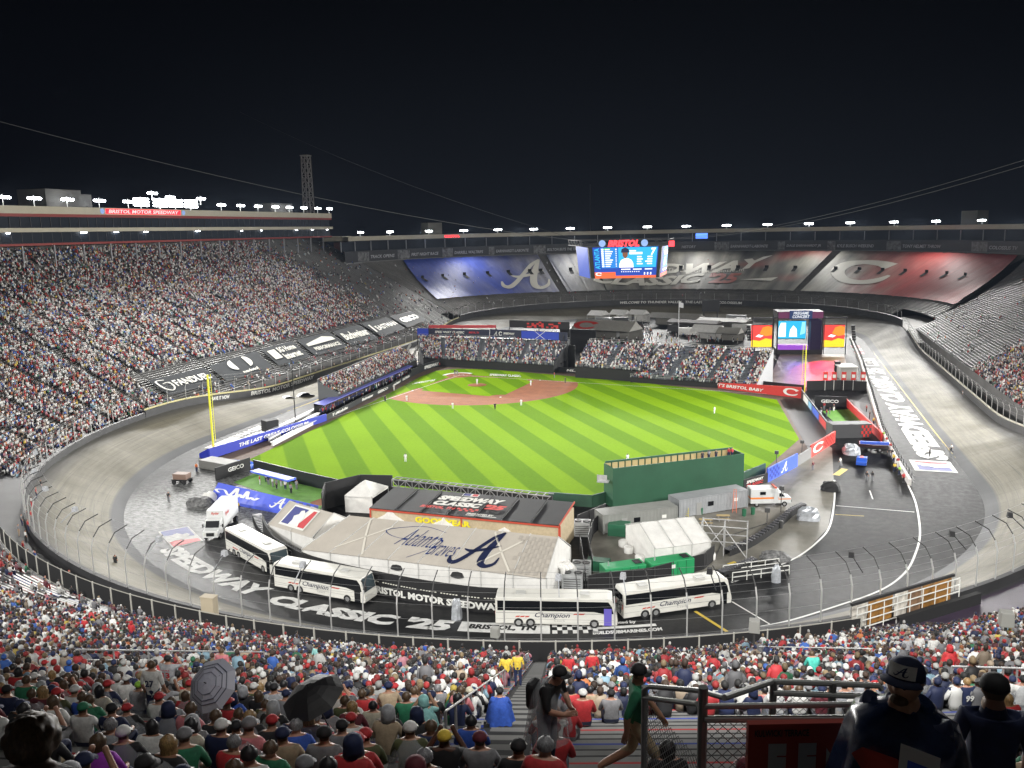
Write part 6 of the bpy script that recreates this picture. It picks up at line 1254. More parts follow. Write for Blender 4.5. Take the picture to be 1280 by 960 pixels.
for k_ in range(9): p = A.lerp(B, k_/8); mb.bar(up_(p, 6.2), up_(p, 9.1), .08)
mb.build('railing', WHT, t); mb = MB(); mb.bar(up_(A+nn*.7, 9.15), up_(B+nn*.7, 9.15), .25); mb.build('top_beam', BLK, t)
mb = MB(); a, b = A.lerp(B, .3)-nn*1.2, A.lerp(B, 1.12)-nn*1.2; mb.add([up_(a, 5.9), up_(b, 5.9), up_(b, 7.6), up_(a, 7.6)], [(0, 1, 2, 3)]); mb.add([up_(a, 7.6), up_(b, 7.6), up_(b+nn*.5, 7.6), up_(a+nn*.5, 7.6)], [(0, 1, 2, 3)]); mb.build('black_skirt', BLK, t)
# near front fence: black mesh panels between white posts
t = thing('front_fence', 'low fence of black panels and pale posts along the front row of the near stand', 'fence', (0, 0, 0)); m_fp = mat('pale_post', (.40, .39, .35), .5)
S_ = srange(sTh(-138), sTh(-57), 3.0); zf = 6.4
mb = MB()
for a, b in zip(S_[:-1], S_[1:]): A, B = ov(a+.12, 91.2), ov(b-.12, 91.2); mb.add([(A[0], A[1], zf+.2), (B[0], B[1], zf+.2), (B[0], B[1], zf+2.2), (A[0], A[1], zf+2.2)], [(0, 1, 2, 3)])
o = mb.build('mesh_panel', mat('black_cloth'), t); mb = MB()
for z in (.15, 2.25): mb.strip([(*ov(s, 91.25)[:2], zf+z) for s in S_], [(*ov(s, 91.25)[:2], zf+z+.1) for s in S_])
mb.build('rail', m_fp, t)
for s in S_: x, y, _ = ov(s, 91.2); MB().box((x, y, zf+1.15), (.12, .12, 2.4)).build('post', m_fp, t)
S2 = srange(sTh(-56), sTh(-26), 3); mb = MB(); mb.strip([(*ov(s, 99)[:2], 7.0) for s in S2], [(*ov(s, 99)[:2], 10.2) for s in S2]); mb.strip([(*ov(s, 99)[:2], 10.2) for s in S2], [(*ov(s, 99.3)[:2], 10.2) for s in S2]); mb.build('side_wall', MATS['black_cloth'], label='black wall between the purple ramp and the crowd at the right', cat='wall')
for (x, y, lab) in ((245, 748, 'beige cabinet on the near fence below the truck lettering'), (1200, 740, 'x'))[:1]:
    p = at(x+18, y+22, 7.2); tag(MB().box((0, 0, 1.0), (1.4, .8, 2.0)).box((0, 0, 2.05), (1.5, .9, .1)).build('speaker_cabinet', mat('beige_box', (.42, .36, .26), .6), loc=(p.x, p.y, 7.2)), lab, 'cabinet')
# ================================================================ VEHICLES
def xz_prism(mb, prof, y0, y1, m=None):
    n = len(prof); vs = [(x, y0, z) for x, z in prof]+[(x, y1, z) for x, z in prof]; mb.add(vs, [tuple(range(n)), tuple(range(2*n-1, n-1, -1))]+[(i, i+n, (i+1) % n+n, (i+1) % n) for i in range(n)], m)
def wheel(t, x, y, r=.5, w=.32, sg=-1):
    MBw = MB(); MBw.tube([(x, y-w/2, r), (x, y+w/2, r)], r, 18); o = MBw.build('wheel', mat('tyre', (.015, .015, .015), .8), t); MB().tube([(x, y+sg*(w/2+.01), r), (x, y+sg*(w/2-.03), r)], r*.55, 14).build('rim', mat('rim_silver', (.5, .5, .5), .35, .7), o)
m_bus = mat('coach_white', (.66, .65, .60), .3, noise=.05, nscale=.5)
def coach(label, A, B, lit=False):
    A, B = Vector(A), Vector(B); A.z = B.z = 0; d = (B-A).normalized(); L = 13.6; c = (A+B)/2; hw = 1.3
    t = thing('motor_coach', label, 'coach', (A+B)/2+Vector((-d.y, d.x, 0))*hw, math.atan2(d.y, d.x), 'white motor coaches parked along the inner wall')
    prof = [(-L/2, .35), (-L/2, 3.2), (-L/2+.15, 3.5), (L/2-1.1, 3.5), (L/2-.55, 3.35), (L/2-.12, 1.6), (L/2, 1.2), (L/2, .45), (L/2-.1, .35)]
    mb = MB(); xz_prism(mb, prof, -hw, hw); recalc(mb.build('body', m_bus, t, bevel=.07))
    for sg in (-1, 1):
        y = sg*(hw+.012); mb = MB(); pr_ = [(-L/2+.25, 1.95), (-L/2+.25, 3.12), (L/2-1.0, 3.12), (L/2-.62, 2.6), (L/2-.42, 1.75), (L/2-1.6, 1.75), (L/2-2.6, 1.95)]; xz_prism(mb, pr_, y-.012, y+.012); wb = recalc(mb.build('window_band', GLASS, t))
        
        mb = MB(); xz_prism(mb, [(-L/2+.1, 1.7), (L/2-1.2, 1.7), (L/2-1.2, 1.66), (-L/2+.1, 1.66)], y-.008, y+.008); xz_prism(mb, [(-L/2+.1, .98), (L/2-.3, .98), (L/2-.3, .96), (-L/2+.1, .96)], y-.008, y+.008); mb.build('trim_line', mat('trim_grey', (.25, .25, .25), .4), t)
    fx = lambda u, v, k=0: (L/2-.53+.42*(1-v)+.03+k, -1.15+2.3*u, 1.65+1.6*v)
    mb = MB(); put2d(mb, rect2d(), fx); mb.build('windscreen', mat('coach_glass', (.05, .07, .08), .1), t)
    mb = MB(); mb.box((-L/2-.015, 0, 2.6), (.03, 1.9, .9)); mb.build('rear_window', GLASS, t); mb = MB()
    for k in range(6): mb.box((-L/2-.02, 0, 1.0+k*.16), (.03, 1.5, .05))
    mb.build('engine_grille', mat('fan_dark'), t)
    for y in (-1.0, 1.0): MB().box((-L/2-.02, y, 1.6), (.03, .18, .5)).build('tail_light', mat('tail_red', (.6, .03, .02), .3), t); MB().box((L/2+.01, y, .85), (.04, .45, .22)).build('headlight', mat('lamp_glass', (.7, .7, .65), .15), t)
    for y in (-1.18, 1.18):
        for x in (-L/2+2.6, -L/2+3.95, L/2-2.55): wheel(t, x, y, .52, .3, -1 if y < 0 else 1)
        mb = MB(); [mb.tube([(x, math.copysign(hw+.005, y), .6), (x, math.copysign(hw+.012, y), .6)], .66, 16) for x in (-L/2+2.6, -L/2+3.95, L/2-2.55)]; 
    for y in (-1, 1): mb = MB(); mb.tube([(L/2-.5, y*1.2, 3.1), (L/2+.25, y*1.45, 3.0), (L/2+.3, y*1.48, 2.7)], .05, 5); mb.box((L/2+.3, y*1.48, 2.35), (.14, .3, .6)); mb.build('mirror', BLK, t)
    for x in (-4, 3.2): MB().box((x, 0, 3.56), (1.1, .9, .1)).build('roof_hatch', mat('hatch_grey', (.45, .45, .43), .5), t, bevel=.02)
    for sg in (-1, 1):
        y = sg*(hw+.02); f = (lambda u, v: (-2.35+3.9*u, y, 1.02+.75*v)) if sg < 0 else (lambda u, v: (1.55-3.9*u, y, 1.02+.75*v))
        mb = MB(); put2d(mb, text2d('Champion', .01, .35), f, 0); put2d(mb, text2d('Coach', .0, 0, 1.3), (lambda u, v: (f(.55+.3*u, 0)[0], y, .70+.26*v)), 1)
        for q0, q1, z0 in ((-4.6, -3.0, 1.15), (1.9, 3.0, 1.55)):
            for k in range(3): a = q0+(q1-q0)*k/3; g_ = (lambda u: a+u) ; xs = [a, a+.45, a+.62, a+.17]; xs = xs if sg < 0 else [-q for q in xs]; mb.add([(xs[0], y, z0), (xs[1], y, z0+.03), (xs[2], y, z0+.2), (xs[3], y, z0+.17)], [(0, 1, 2, 3)], 2)
        mb.build('lettering', [NV, mat('grey_letter', (.35, .35, .35), .5), mat('flag_red', (.5, .06, .04), .5)], t)
    MB().box((L/2-1.05, -hw-.015, 1.35), (.85, .03, 2.0)).build('door', GLASS if not lit else mat('door_glow', (.1, .08, .3), .3, emit=.22, ecol=(.25, .2, 1)), t)
    return t
coach('first white coach from the left, nosed in behind the box truck', at(281, 688, 0), at(343, 724, 0)); coach('second white coach from the left, over the painted class lettering', at(344, 736, 0), at(456, 758, 0))
coach('third white coach from the left with its violet lit door open', at(627, 783, 0), at(764, 786, 0), True); coach('rightmost white coach, pointing up towards the ribbed barrier', at(780, 777, 0), at(914, 757, 0))
# box truck
A, B = at(236, 692, 0), at(266, 690, 0); fr = (A+B)/2; rr_ = at(290, 648, 0); d = (fr-rr_).normalized(); t = thing('box_truck', 'white box truck with red rental lettering, facing the camera beside the coaches', 'truck', rr_+Vector((0, 0, 0)), math.atan2(d.y, d.x)); m_tw = mat('truck_white', (.62, .63, .62), .35)
bxo = MB().box((4.0, 0, 2.5), (7.2, 2.5, 2.7)).build('cargo_box', m_tw, t, bevel=.05); MB().box((4.0, 0, .75), (7.6, 1.0, .4)).build('chassis', BLK, t)
mb = MB(); xz_prism(mb, [(7.7, .55), (7.7, 2.75), (8.7, 2.75), (9.25, 1.75), (10.2, 1.55), (10.35, .6)], -1.1, 1.1); recalc(mb.build('cab', m_tw, t, bevel=.06)); mb = MB(); xz_prism(mb, [(8.78, 2.66), (9.27, 1.8), (9.31, 1.8), (8.83, 2.68)], -.98, .98); recalc(mb.build('windscreen', GLASS, t)); MB().box((10.36, 0, 1.1), (.06, 1.1, .5)).build('grille', BLK, t)
for y in (-.85, .85): MB().box((10.36, y, 1.15), (.05, .35, .25)).build('headlight', mat('lamp_glass'), t); wheel(t, 9.2, y*1.18, .46, .28, -1 if y < 0 else 1); wheel(t, 1.6, y*1.2, .46, .5, -1 if y < 0 else 1); MB().tube([(8.9, y*1.3, 1.9), (8.9, y*1.65, 1.95)], .04, 5).box((8.9, y*1.7, 1.95), (.1, .2, .5)).build('mirror', BLK, t)
mb = MB()
for sg in (-1, 1): put2d(mb, text2d('Ryder', .03, .25), (lambda u, v: (4.9+1.9*u, -1.27, 2.6+.7*v)) if sg < 0 else (lambda u, v: (6.8-1.9*u, 1.27, 2.6+.7*v)))
put2d(mb, text2d('Ryder', .03, .25), lambda u, v: (7.62, -.55+1.2*u, 3.1+.5*v)); mb.build('lettering', mat('flag_red'), bxo)
MB().box((9.0, 0, 2.95), (.3, 2.0, .3)).build('cab_fairing', m_tw, t) if 0 else None
# ambulance
A, B = at(942, 634, 0), at(983, 633, 0); d = (B-A).normalized(); t = thing('ambulance', 'white ambulance with an orange stripe parked right of the site containers', 'ambulance', (A+B)/2+Vector((-d.y, d.x, 0))*1.1, math.atan2(d.y, d.x)); L = 6.6
MB().box((-.9, 0, 1.75), (4.4, 2.3, 2.4)).build('box_body', m_tw, t, bevel=.08); mb = MB(); xz_prism(mb, [(1.31, .5), (1.31, 2.3), (1.9, 2.3), (2.5, 1.6), (3.35, 1.4), (3.4, .5)], -1.0, 1.0); recalc(mb.build('cab', m_tw, t, bevel=.06)); mb = MB(); xz_prism(mb, [(1.95, 2.24), (2.5, 1.63), (2.54, 1.63), (1.99, 2.26)], -.9, .9); xz_prism(mb, [(1.45, 1.6), (1.45, 2.15), (1.85, 2.15), (2.35, 1.6)], -1.02, 1.02); recalc(mb.build('window', GLASS, t))
mb = MB(); mb.box((-.9, 0, 1.45), (4.42, 2.33, .28)); mb.box((2.3, 0, 1.2), (2.0, 2.03, .15)); mb.build('stripe', mat('orange_stripe', (.75, .22, .04), .4), t); MB().box((-1.2, -1.17, 2.25), (.9, .03, .5)).build('window', GLASS, t); MB().box((.9, -1.17, 1.6), (.7, .03, 1.7)).build('door', mat('door_white', (.55, .56, .56), .4), t)
for x in (-2.1, 2.3):
    for y in (-.95, .95): wheel(t, x, y, .4, .26, -1 if y < 0 else 1)
MB().box((.9, 0, 3.05), (.3, 2.0, .18)).build('light_bar', mat('lamp_red', (.6, .1, .05), .3), t); MB().box((3.42, 0, .8), (.08, 1.9, .3)).build('bumper', BLK, t)
def car(label, loc, rz, m, L=4.6, h=1.4, name='car', cat='car', stripe=None):
    t = thing(name, label, cat, loc, rz); prof = [(-L/2, .3), (-L/2, .85), (-L*.38, .95), (-L*.2, h), (L*.12, h), (L*.27, .92), (L*.47, .75), (L/2, .5), (L/2, .3)]; mb = MB(); xz_prism(mb, prof, -.88, .88); recalc(mb.build('body', m, t, bevel=.08)); mb = MB(); xz_prism(mb, [(-L*.34, .98), (-L*.19, h-.08), (L*.11, h-.08), (L*.23, .95)], -.895, .895); recalc(mb.build('window', GLASS, t))
    mb = MB(); xz_prism(mb, [(L*.125, h), (L*.26, .94), (L*.27, .95), (L*.135, h+.02)], -.75, .75); recalc(mb.build('windscreen', GLASS, t))
    for x in (-L*.3, L*.31):
        for y in (-.8, .8): wheel(t, x, y, .33, .22, -1 if y < 0 else 1)
    for y in (-.65, .65): MB().box((L/2+.005, y, .6), (.03, .3, .14)).build('headlight', mat('lamp_glass'), t)
    if stripe: mb = MB(); xz_prism(mb, [(-L*.19, h+.01), (L*.12, h+.01), (L*.12, h+.03), (-L*.19, h+.03)], -.3, .3); recalc(mb.build('roof_stripe', stripe, t))
    return t
car('small white car parked on the front straight beyond the black pole', at(360, 502, 0)+Vector((0, 0, .1)), R(65), m_tw)
car('blue and red sports car on the dark lane below the silver covered car', at(1077, 580, 0), R(82), mat('car_blue', (.03, .1, .5), .3), stripe=mat('flag_red'))
car('dark pickup parked beyond the scaffold stand near the left straight', at(381, 498, 0), R(60), mat('fan_dark'), 5.2, 1.6)
t = thing('show_trailer', 'open trailer with red, white and blue striped panels beside the pit wall', 'trailer', at(1092, 563, 0), R(0)); MB().box((0, 0, .7), (5.5, 2.4, .3)).build('bed', BLKM, t)
for k, m_ in enumerate((mat('flag_red'), WHT, mat('mid_blue'))): MB().box((0, 1.0-k*.9, 1.2+.25*k), (5.2, .5, .5)).build('panel', m_, t)
for x in (-1, 1): 
    for y in (-1, 1): wheel(t, x, y*1.1, .38, .25, y)

# ================================================================ PEOPLE
ZONE = {'skin': 0, 'shirt': 1, 'trousers': 2, 'shoes': 3, 'hair': 4}
def pose(kind):
    P = {}; B = []
    if kind.startswith('sit'):
        lean = {'sit': 0, 'sit_lean': .12, 'sit_phone': .02, 'sit_side': .03}[kind]
        P = dict(pel=(0, 0, .53, .15), wa=(0, .02+lean*.4, .70, .135), ch=(0, .04+lean, .90, .155), nk=(0, .05+lean*1.15, 1.05, .062), hd=(0, .08+lean*1.3, 1.17, .083), tp=(0, .07+lean*1.3, 1.25, .062))
        for s, x in (('l', -1), ('r', 1)):
            P.update({'hp'+s: (x*.1, .06, .52, .11), 'kn'+s: (x*.15, .46, .53, .075), 'an'+s: (x*.14, .43, .10, .048), 'to'+s: (x*.15, .60, .05, .045)})
            if kind == 'sit_phone': P.update({'sh'+s: (x*.18, .05+lean, .99, .075), 'el'+s: (x*.27, .28, .86, .05), 'wr'+s: (x*.10, .36, 1.12, .036), 'ha'+s: (x*.07, .37, 1.20, .042)})
            else: P.update({'sh'+s: (x*.185, .04+lean, .98, .078), 'el'+s: (x*.27, .14+lean*.8, .73, .05), 'wr'+s: (x*.17, .37, .62, .036), 'ha'+s: (x*.12, .45, .60, .042)})
    else:
        P = dict(pel=(0, 0, .96, .145), wa=(0, .0, 1.10, .13), ch=(0, .01, 1.32, .155), nk=(0, .01, 1.49, .062), hd=(0, .035, 1.62, .083), tp=(0, .02, 1.70, .062))
        if kind == 'bow': P.update(ch=(0, .08, 1.31, .15), nk=(0, .14, 1.46, .062), hd=(0, .2, 1.56, .083), tp=(0, .22, 1.64, .062))
        for s, x in (('l', -1), ('r', 1)):
            P.update({'hp'+s: (x*.1, 0, .92, .105), 'kn'+s: (x*.11, .02, .5, .07), 'an'+s: (x*.12, -.02, .10, .048), 'to'+s: (x*.13, .15, .05, .045)})
            if kind == 'walk': o = .32*x; P.update({'kn'+s: (x*.1, .12+o*.5, .52, .072), 'an'+s: (x*.1, o-.05*(x < 0)-.1, .12+(.12 if x < 0 else 0), .048), 'to'+s: (x*.1, o+.08, .06+(.03 if x < 0 else 0), .045)})
            arm = {'sh'+s: (x*.19, .0, 1.42, .078), 'el'+s: (x*.26, -.02, 1.15, .05), 'wr'+s: (x*.27, .08, .93, .036), 'ha'+s: (x*.26, .11, .84, .042)}
            if kind == 'walk': arm.update({'el'+s: (x*.25, -x*.12, 1.16, .05), 'wr'+s: (x*.24, -x*.2+.08, .96, .036), 'ha'+s: (x*.23, -x*.24+.1, .87, .042)})
            if kind == 'arms_up': arm.update({'el'+s: (x*.32, .16, 1.38, .05), 'wr'+s: (x*.12, .26, 1.58, .036), 'ha'+s: (x*.09, .27, 1.67, .042)})
            if kind == 'bow': arm.update({'sh'+s: (x*.19, .08, 1.40, .078), 'el'+s: (x*.26, .14, 1.14, .05), 'wr'+s: (x*.10, .3, 1.05, .036), 'ha'+s: (x*.06, .36, 1.06, .042)})
            if kind == 'bat': arm.update({'el'+s: (.2+x*.05, .22, 1.3, .05), 'wr'+s: (.22, .1+.05*x, 1.45, .036), 'ha'+s: (.22, .08+.05*x, 1.52, .042)})
            if kind == 'crouch': arm.update({})
            P.update(arm)
    B = [('pel', 'wa', 'shirt'), ('wa', 'ch', 'shirt'), ('ch', 'nk', 'shirt'), ('nk', 'hd', 'skin'), ('hd', 'tp', 'hair')]
    for s in 'lr': B += [('pel', 'hp'+s, 'trousers'), ('hp'+s, 'kn'+s, 'trousers'), ('kn'+s, 'an'+s, 'trousers'), ('an'+s, 'to'+s, 'shoes'), ('ch', 'sh'+s, 'shirt'), ('sh'+s, 'el'+s, 'shirt'), ('el'+s, 'wr'+s, 'skin'), ('wr'+s, 'ha'+s, 'skin')]
    return P, B
_FIG = {}
def fig_mesh(kind, lod=0, shorts=False, fingers=False):
    k = (kind, lod, shorts, fingers)
    if k in _FIG: return _FIG[k]
    P, B = pose(kind); P = dict(P); B = list(B)
    if fingers:
        for s, x in (('l', -1), ('r', 1)):
            w = Vector(P['wr'+s][:3]); h = Vector(P['ha'+s][:3]); d = (h-w).normalized(); sd = d.cross(Vector((x, .3, .2))).normalized()
            for i, (off, ln) in enumerate(((-.03, .07), (-.01, .08), (.011, .076), (.031, .06))):
                a = h+sd*off+d*.03; b = a+d*ln*.55; c = b+(d*.5+Vector((-x*.5, .2, -.4)))*ln*.6; P['f%d%s' % (i, s)] = (*a, .0105); P['g%d%s' % (i, s)] = (*b, .0098); P['h%d%s' % (i, s)] = (*c, .0085)
                B += [('ha'+s, 'f%d%s' % (i, s), 'skin'), ('f%d%s' % (i, s), 'g%d%s' % (i, s), 'skin'), ('g%d%s' % (i, s), 'h%d%s' % (i, s), 'skin')]
            a = w.lerp(h, .6)-sd*.045; P['t'+s] = (*a, .013); b = a+d*.04-sd*.02; P['u'+s] = (*b, .0105); B += [('ha'+s, 't'+s, 'skin'), ('t'+s, 'u'+s, 'skin')]
        hd = Vector(P['hd'][:3]); P['no'] = (hd.x, hd.y+.105, hd.z-.01, .017); P['hd'] = (hd.x, hd.y, hd.z, .08); P['jw'] = (hd.x, hd.y+.045, hd.z-.07, .05); B += [('hd', 'no', 'skin'), ('nk', 'jw', 'skin')]
        for x in (-1, 1): P['ea%d' % x] = (hd.x+x*.092, hd.y-.01, hd.z-.0, .016); B.append(('hd', 'ea%d' % x, 'skin'))
    names = list(P); me = D.meshes.new('f'); me.from_pydata([P[n][:3] for n in names], [(names.index(a), names.index(b)) for a, b, _ in B], []); o = D.objects.new('f', me); COL.objects.link(o)
    m = o.modifiers.new('s', 'SKIN'); m.use_smooth_shade = True; sk = me.skin_vertices[0].data
    for i, n in enumerate(names): sk[i].radius = (P[n][3]*(1.25 if n in ('ch', 'pel', 'wa') else 1), P[n][3]*(.82 if n in ('ch', 'pel', 'wa') else 1)) if n in ('ch', 'pel', 'wa') else (P[n][3], P[n][3])
    sk[0].use_root = True
    if lod: sb = o.modifiers.new('u', 'SUBSURF'); sb.levels = lod
    dg = bpy.context.evaluated_depsgraph_get(); out_ = D.meshes.new_from_object(o.evaluated_get(dg)); D.objects.remove(o); D.meshes.remove(me)
    out_.materials.clear(); [out_.materials.append(mat('placeholder_cloth')) for _ in range(5)]
    n = len(out_.polygons); cen = np.zeros(n*3); out_.polygons.foreach_get('center', cen); cen = cen.reshape(-1, 3); best = np.full(n, 1e9); zi = np.zeros(n, int)
    for a, b, z in B:
        pa, pb = np.array(P[a][:3]), np.array(P[b][:3]); ra, rb = P[a][3], P[b][3]; ab = pb-pa; tt = np.clip(((cen-pa)@ab)/(ab@ab), 0, 1); dd = np.linalg.norm(cen-(pa+tt[:, None]*ab), axis=1)-(ra+(rb-ra)*tt)
        w = dd < best; best[w] = dd[w]; zi[w] = ZONE[z]
    hz = P['hd'][2]; hy = P['hd'][1]; w = (cen[:, 2] > hz-.13) & (np.abs(cen[:, 0]) < .13) & (np.abs(cen[:, 1]-hy) < .16); zi[w] = ZONE['skin']; zi[w & ((cen[:, 2] > hz+.045) | ((cen[:, 1] < hy-.02) & (cen[:, 2] > hz-.06)))] = ZONE['hair']
    if shorts: 
        kz = P['knl'][2]; w = (zi == 2) & (cen[:, 2] < kz-.02) if not kind.startswith('sit') else (zi == 2) & (cen[:, 2] < .44); zi[w] = 0
    out_.polygons.foreach_set('material_index', zi.astype(np.int32)); out_.polygons.foreach_set('use_smooth', [True]*n); out_.name = 'person'; _FIG[k] = out_; return out_
CLR = dict(white=(.62, .62, .60), black=(.015, .015, .017), red=(.42, .025, .03), navy=(.012, .02, .065), grey=(.20, .20, .21), blue=(.03, .09, .42), maroon=(.11, .015, .025), green=(.02, .16, .08), teal=(.06, .42, .34), yellow=(.62, .45, .05), orange=(.60, .15, .03), pink=(.55, .18, .2), purple=(.30, .03, .42), brown=(.09, .055, .03), tan=(.35, .27, .18), aqua=(.25, .52, .50), khaki=(.33, .26, .16), blond=(.30, .19, .08), olive=(.07, .08, .03), silver=(.35, .36, .38), cream=(.5, .46, .36), lime=(.25, .5, .05))
def cm(n, rough=.75):
    return mat('cloth_'+n, CLR[n], rough, noise=.28, nscale=9, bump=.6)
SK = [mat('skin_%s' % n, c, .5) for n, c in (('fair', (.42, .22, .15)), ('light', (.36, .19, .12)), ('medium', (.25, .12, .07)), ('dark', (.09, .04, .025)))]
def hm(n):
    k = 'hair_'+n
    if k in MATS: return MATS[k]
    g = G(k); tc = g.new('ShaderNodeTexCoord').outputs['Object']; nz = g.noise(g.vm('MULTIPLY', tc, (1., 1., .12)), 70., 3, .7); g.color(g.mix(g.ramp(nz, .3, .7), tuple(v*.35 for v in CLR[n]), tuple(min(1, v*1.5) for v in CLR[n]))); g.rough(.5)
    bp = g.new('ShaderNodeBump'); bp.inputs['Strength'].default_value = .8; g.t.links.new(nz, bp.inputs['Height']); g.t.links.new(bp.outputs[0], g.b.inputs['Normal']); MATS[k] = g.m; return g.m
def cap_mesh():
    mb = MB(); n = 14; prof = [(.118, -.01), (.116, .03), (.10, .075), (.06, .108), (.012, .118)]; mb.lathe(prof, (0, -.005, 0), n, 0)
    vs = []; k = 7
    for j in range(2):
        for i in range(k): a = PI*.18+PI*.64*i/(k-1); r_ = .11+.085*j*math.sin(a)**.7; vs.append((r_*math.cos(a)*(1 if j == 0 else .95), r_*math.sin(a)-.005, .0-.018*j))
    vs += [(x, y, z-.008) for x, y, z in vs]; q = 2*k; mb.add(vs, [(i, k+i, k+i+1, i+1) for i in range(k-1)]+[(q+i, q+i+1, q+k+i+1, q+k+i) for i in range(k-1)]+[(k+i, q+k+i, q+k+i+1, k+i+1) for i in range(k-1)], 1); return mb
def hair_mesh(L=0.):
    mb = MB(); vs = []; n = 14; rows_ = 6+int(L*16)
    for j in range(rows_):
        z = .112-.032*j if j > 0 else .118; rr_ = [.02, .075, .103, .113, .116, .115][min(j, 5)]*(1+.08*L) if j < 6 else .112-.004*(j-6)+.01*math.sin(j)
        for i in range(n):
            a = -PI/2+(i/(n-1)-.5)*2*(PI*.62 if j > 1 else PI*.97); w_ = rr_*(1+.05*math.sin(i*2.7+j*1.3)); vs.append((w_*math.cos(a), w_*math.sin(a)-.012, z if j < 6 else .112-.032*5-.035*(j-5)))
    mb.add(vs, [(j*n+i, j*n+i+1, (j+1)*n+i+1, (j+1)*n+i) for j in range(rows_-1) for i in range(n-1)]); return mb
def hood_mesh(): mb = MB(); mb.lathe([(.15, -.16), (.135, -.06), (.135, .02), (.12, .08), (.075, .125), (.01, .14)], (0, -.02, 0), 14, 0); return mb
def poncho_mesh(h0, h1, r1, seed, sit=True, sh=.24, sf=3.2):
    r_ = random.Random(seed); mb = MB(); n = 28; ph = [r_.uniform(0, 6.3) for _ in range(4)]; vs = []; K = 8
    for j in range(K):
        f = j/(K-1); z = h0+(h1-h0)*f**1.15; w = .07+(sh-.07)*min(1, f*sf)+(r1-sh)*max(0, f-.25)/.75
        for i in range(n): a = 2*PI*i/n; q = 1+.10*f*math.sin(5*a+ph[0])+.07*f*math.sin(9*a+ph[1]+f*2)+.04*math.sin(13*a+ph[2]); vs.append((w*math.cos(a)*q, w*.78*math.sin(a)*q+(.12*f if sit else .03*f), z+.02*math.sin(4*a+ph[3])*f))
    mb.add(vs, [(j*n+i, j*n+(i+1) % n, (j+1)*n+(i+1) % n, (j+1)*n+i) for j in range(K-1) for i in range(n)]); return mb
ACC = {}
def acc_mesh(name, maker, *a):
    k = (name, a)
    if k not in ACC: o = maker(*a).build(name, [mat('placeholder_cloth'), mat('placeholder_cloth')], smooth=True); ACC[k] = o.data; D.objects.remove(o)
    return ACC[k]
def child(name, me, par, mats, loc=(0, 0, 0), tilt=0.):
    o = D.objects.new(name, me); COL.objects.link(o); o.parent = par; o.location = loc; o.rotation_euler = (tilt, 0, 0)
    if name in ('cap', 'hair', 'hood'): o.scale = (.86,)*3
    for i, m_ in enumerate(mats[:len(me.materials)]): o.material_slots[i].link = 'OBJECT'; o.material_slots[i].material = m_
    return o
def clearm(name, col, alpha=.35): return mat(name, col, .15, alpha=alpha)
CLEAR = clearm('clear_poncho_film', (.5, .52, .55), .38)
def person(loc, yaw, kind, shirt, trousers='navy', head=('hair', 'brown'), label='', group=None, lod=1, skin=None, poncho=None, shorts=False, scale=1., fingers=False, number=None, shoes='grey'):
    me = fig_mesh(kind, lod, shorts, fingers); o = D.objects.new('person', me); COL.objects.link(o); o.location = loc; o.rotation_euler = (0, 0, yaw-PI/2); o.scale = (scale,)*3
    hc = head[1] if head[0] in ('hair', 'long') else 'brown'; skm = SK[skin if skin is not None else rnd.choice((0, 0, 1, 1, 1, 2, 3))]
    ms = [skm, cm(shirt), cm(trousers), cm(shoes), cm('black' if head[0] == 'none' else hc)]
    for i, m_ in enumerate(ms): o.material_slots[i].link = 'OBJECT'; o.material_slots[i].material = m_
    tag(o, label, 'person', group); P = pose(kind)[0]; h = P['hd']; hp = (h[0], h[1], h[2]+.012)
    if lod > 0:
        if head[0] == 'cap': child('cap', acc_mesh('cap', cap_mesh), o, [cm(head[1]), cm(head[2] if len(head) > 2 else head[1])], hp)
        elif head[0] == 'hair': child('hair', acc_mesh('hair', hair_mesh, 0.), o, [hm(head[1])]*2, hp)
        elif head[0] == 'long': child('hair', acc_mesh('hair', hair_mesh, .5), o, [hm(head[1])]*2, hp)
        elif head[0] == 'hood': child('hood', acc_mesh('hood', hood_mesh), o, [cm(head[1])]*2, hp)
        if poncho: child('poncho', acc_mesh('poncho', poncho_mesh, h[2]-.10, (.34 if kind.startswith('sit') else .62), .36, hash(label) % 5, kind.startswith('sit')), o, [poncho, poncho])
        if number:
            z0 = P['ch'][2]-.19; y0 = P['ch'][1]-.145; mb = MB(); put2d(mb, text2d(number[0], .04), lambda u, v: (-.11+.22*u, y0-.012, z0+.17*v), 0)
            if len(number) > 2: put2d(mb, text2d(number[2], .03), lambda u, v: (-.12+.24*u, y0-.008, z0+.2+.055*v), 0)
            mb.build('number', cm(number[1]), o)
    else:
        if head[0] == 'cap': o.material_slots[4].material = cm(head[1])
    return o
# --- small figures on the field and around the track (standing, one mesh each)
def yawto(a, b): return math.atan2(b[1]-a[1], b[0]-a[0])
HP = fp(0, 0)
def fig(x, y, label, shirt='white', trousers='white', head=('cap', 'navy'), kind='stand', face=None, group=None, z=0., **k):
    p = at(x, y, z); f = face or HP[:2]; return person(p, yawto(p, f), kind, shirt, trousers, head, label, group, lod=0, **k)
PG = 'baseball players in white on the field'; MG_ = fp(18.4, 0)
mp = fp(18.4, 0, .3); person(mp, yawto(mp, HP), 'stand', 'white', 'white', ('cap', 'navy'), 'pitcher in white standing on the mound', PG, lod=0)
fig(508.5, 501.5, 'first baseman in white by the left end of the infield dirt', group=PG); fig(566, 511, 'second baseman in white at the left part of the dirt edge', group=PG); fig(651.5, 507, 'shortstop in white at the outer edge of the infield dirt', group=PG); fig(663.5, 482, 'third baseman in white beside the right corner of the infield grass', group=PG)
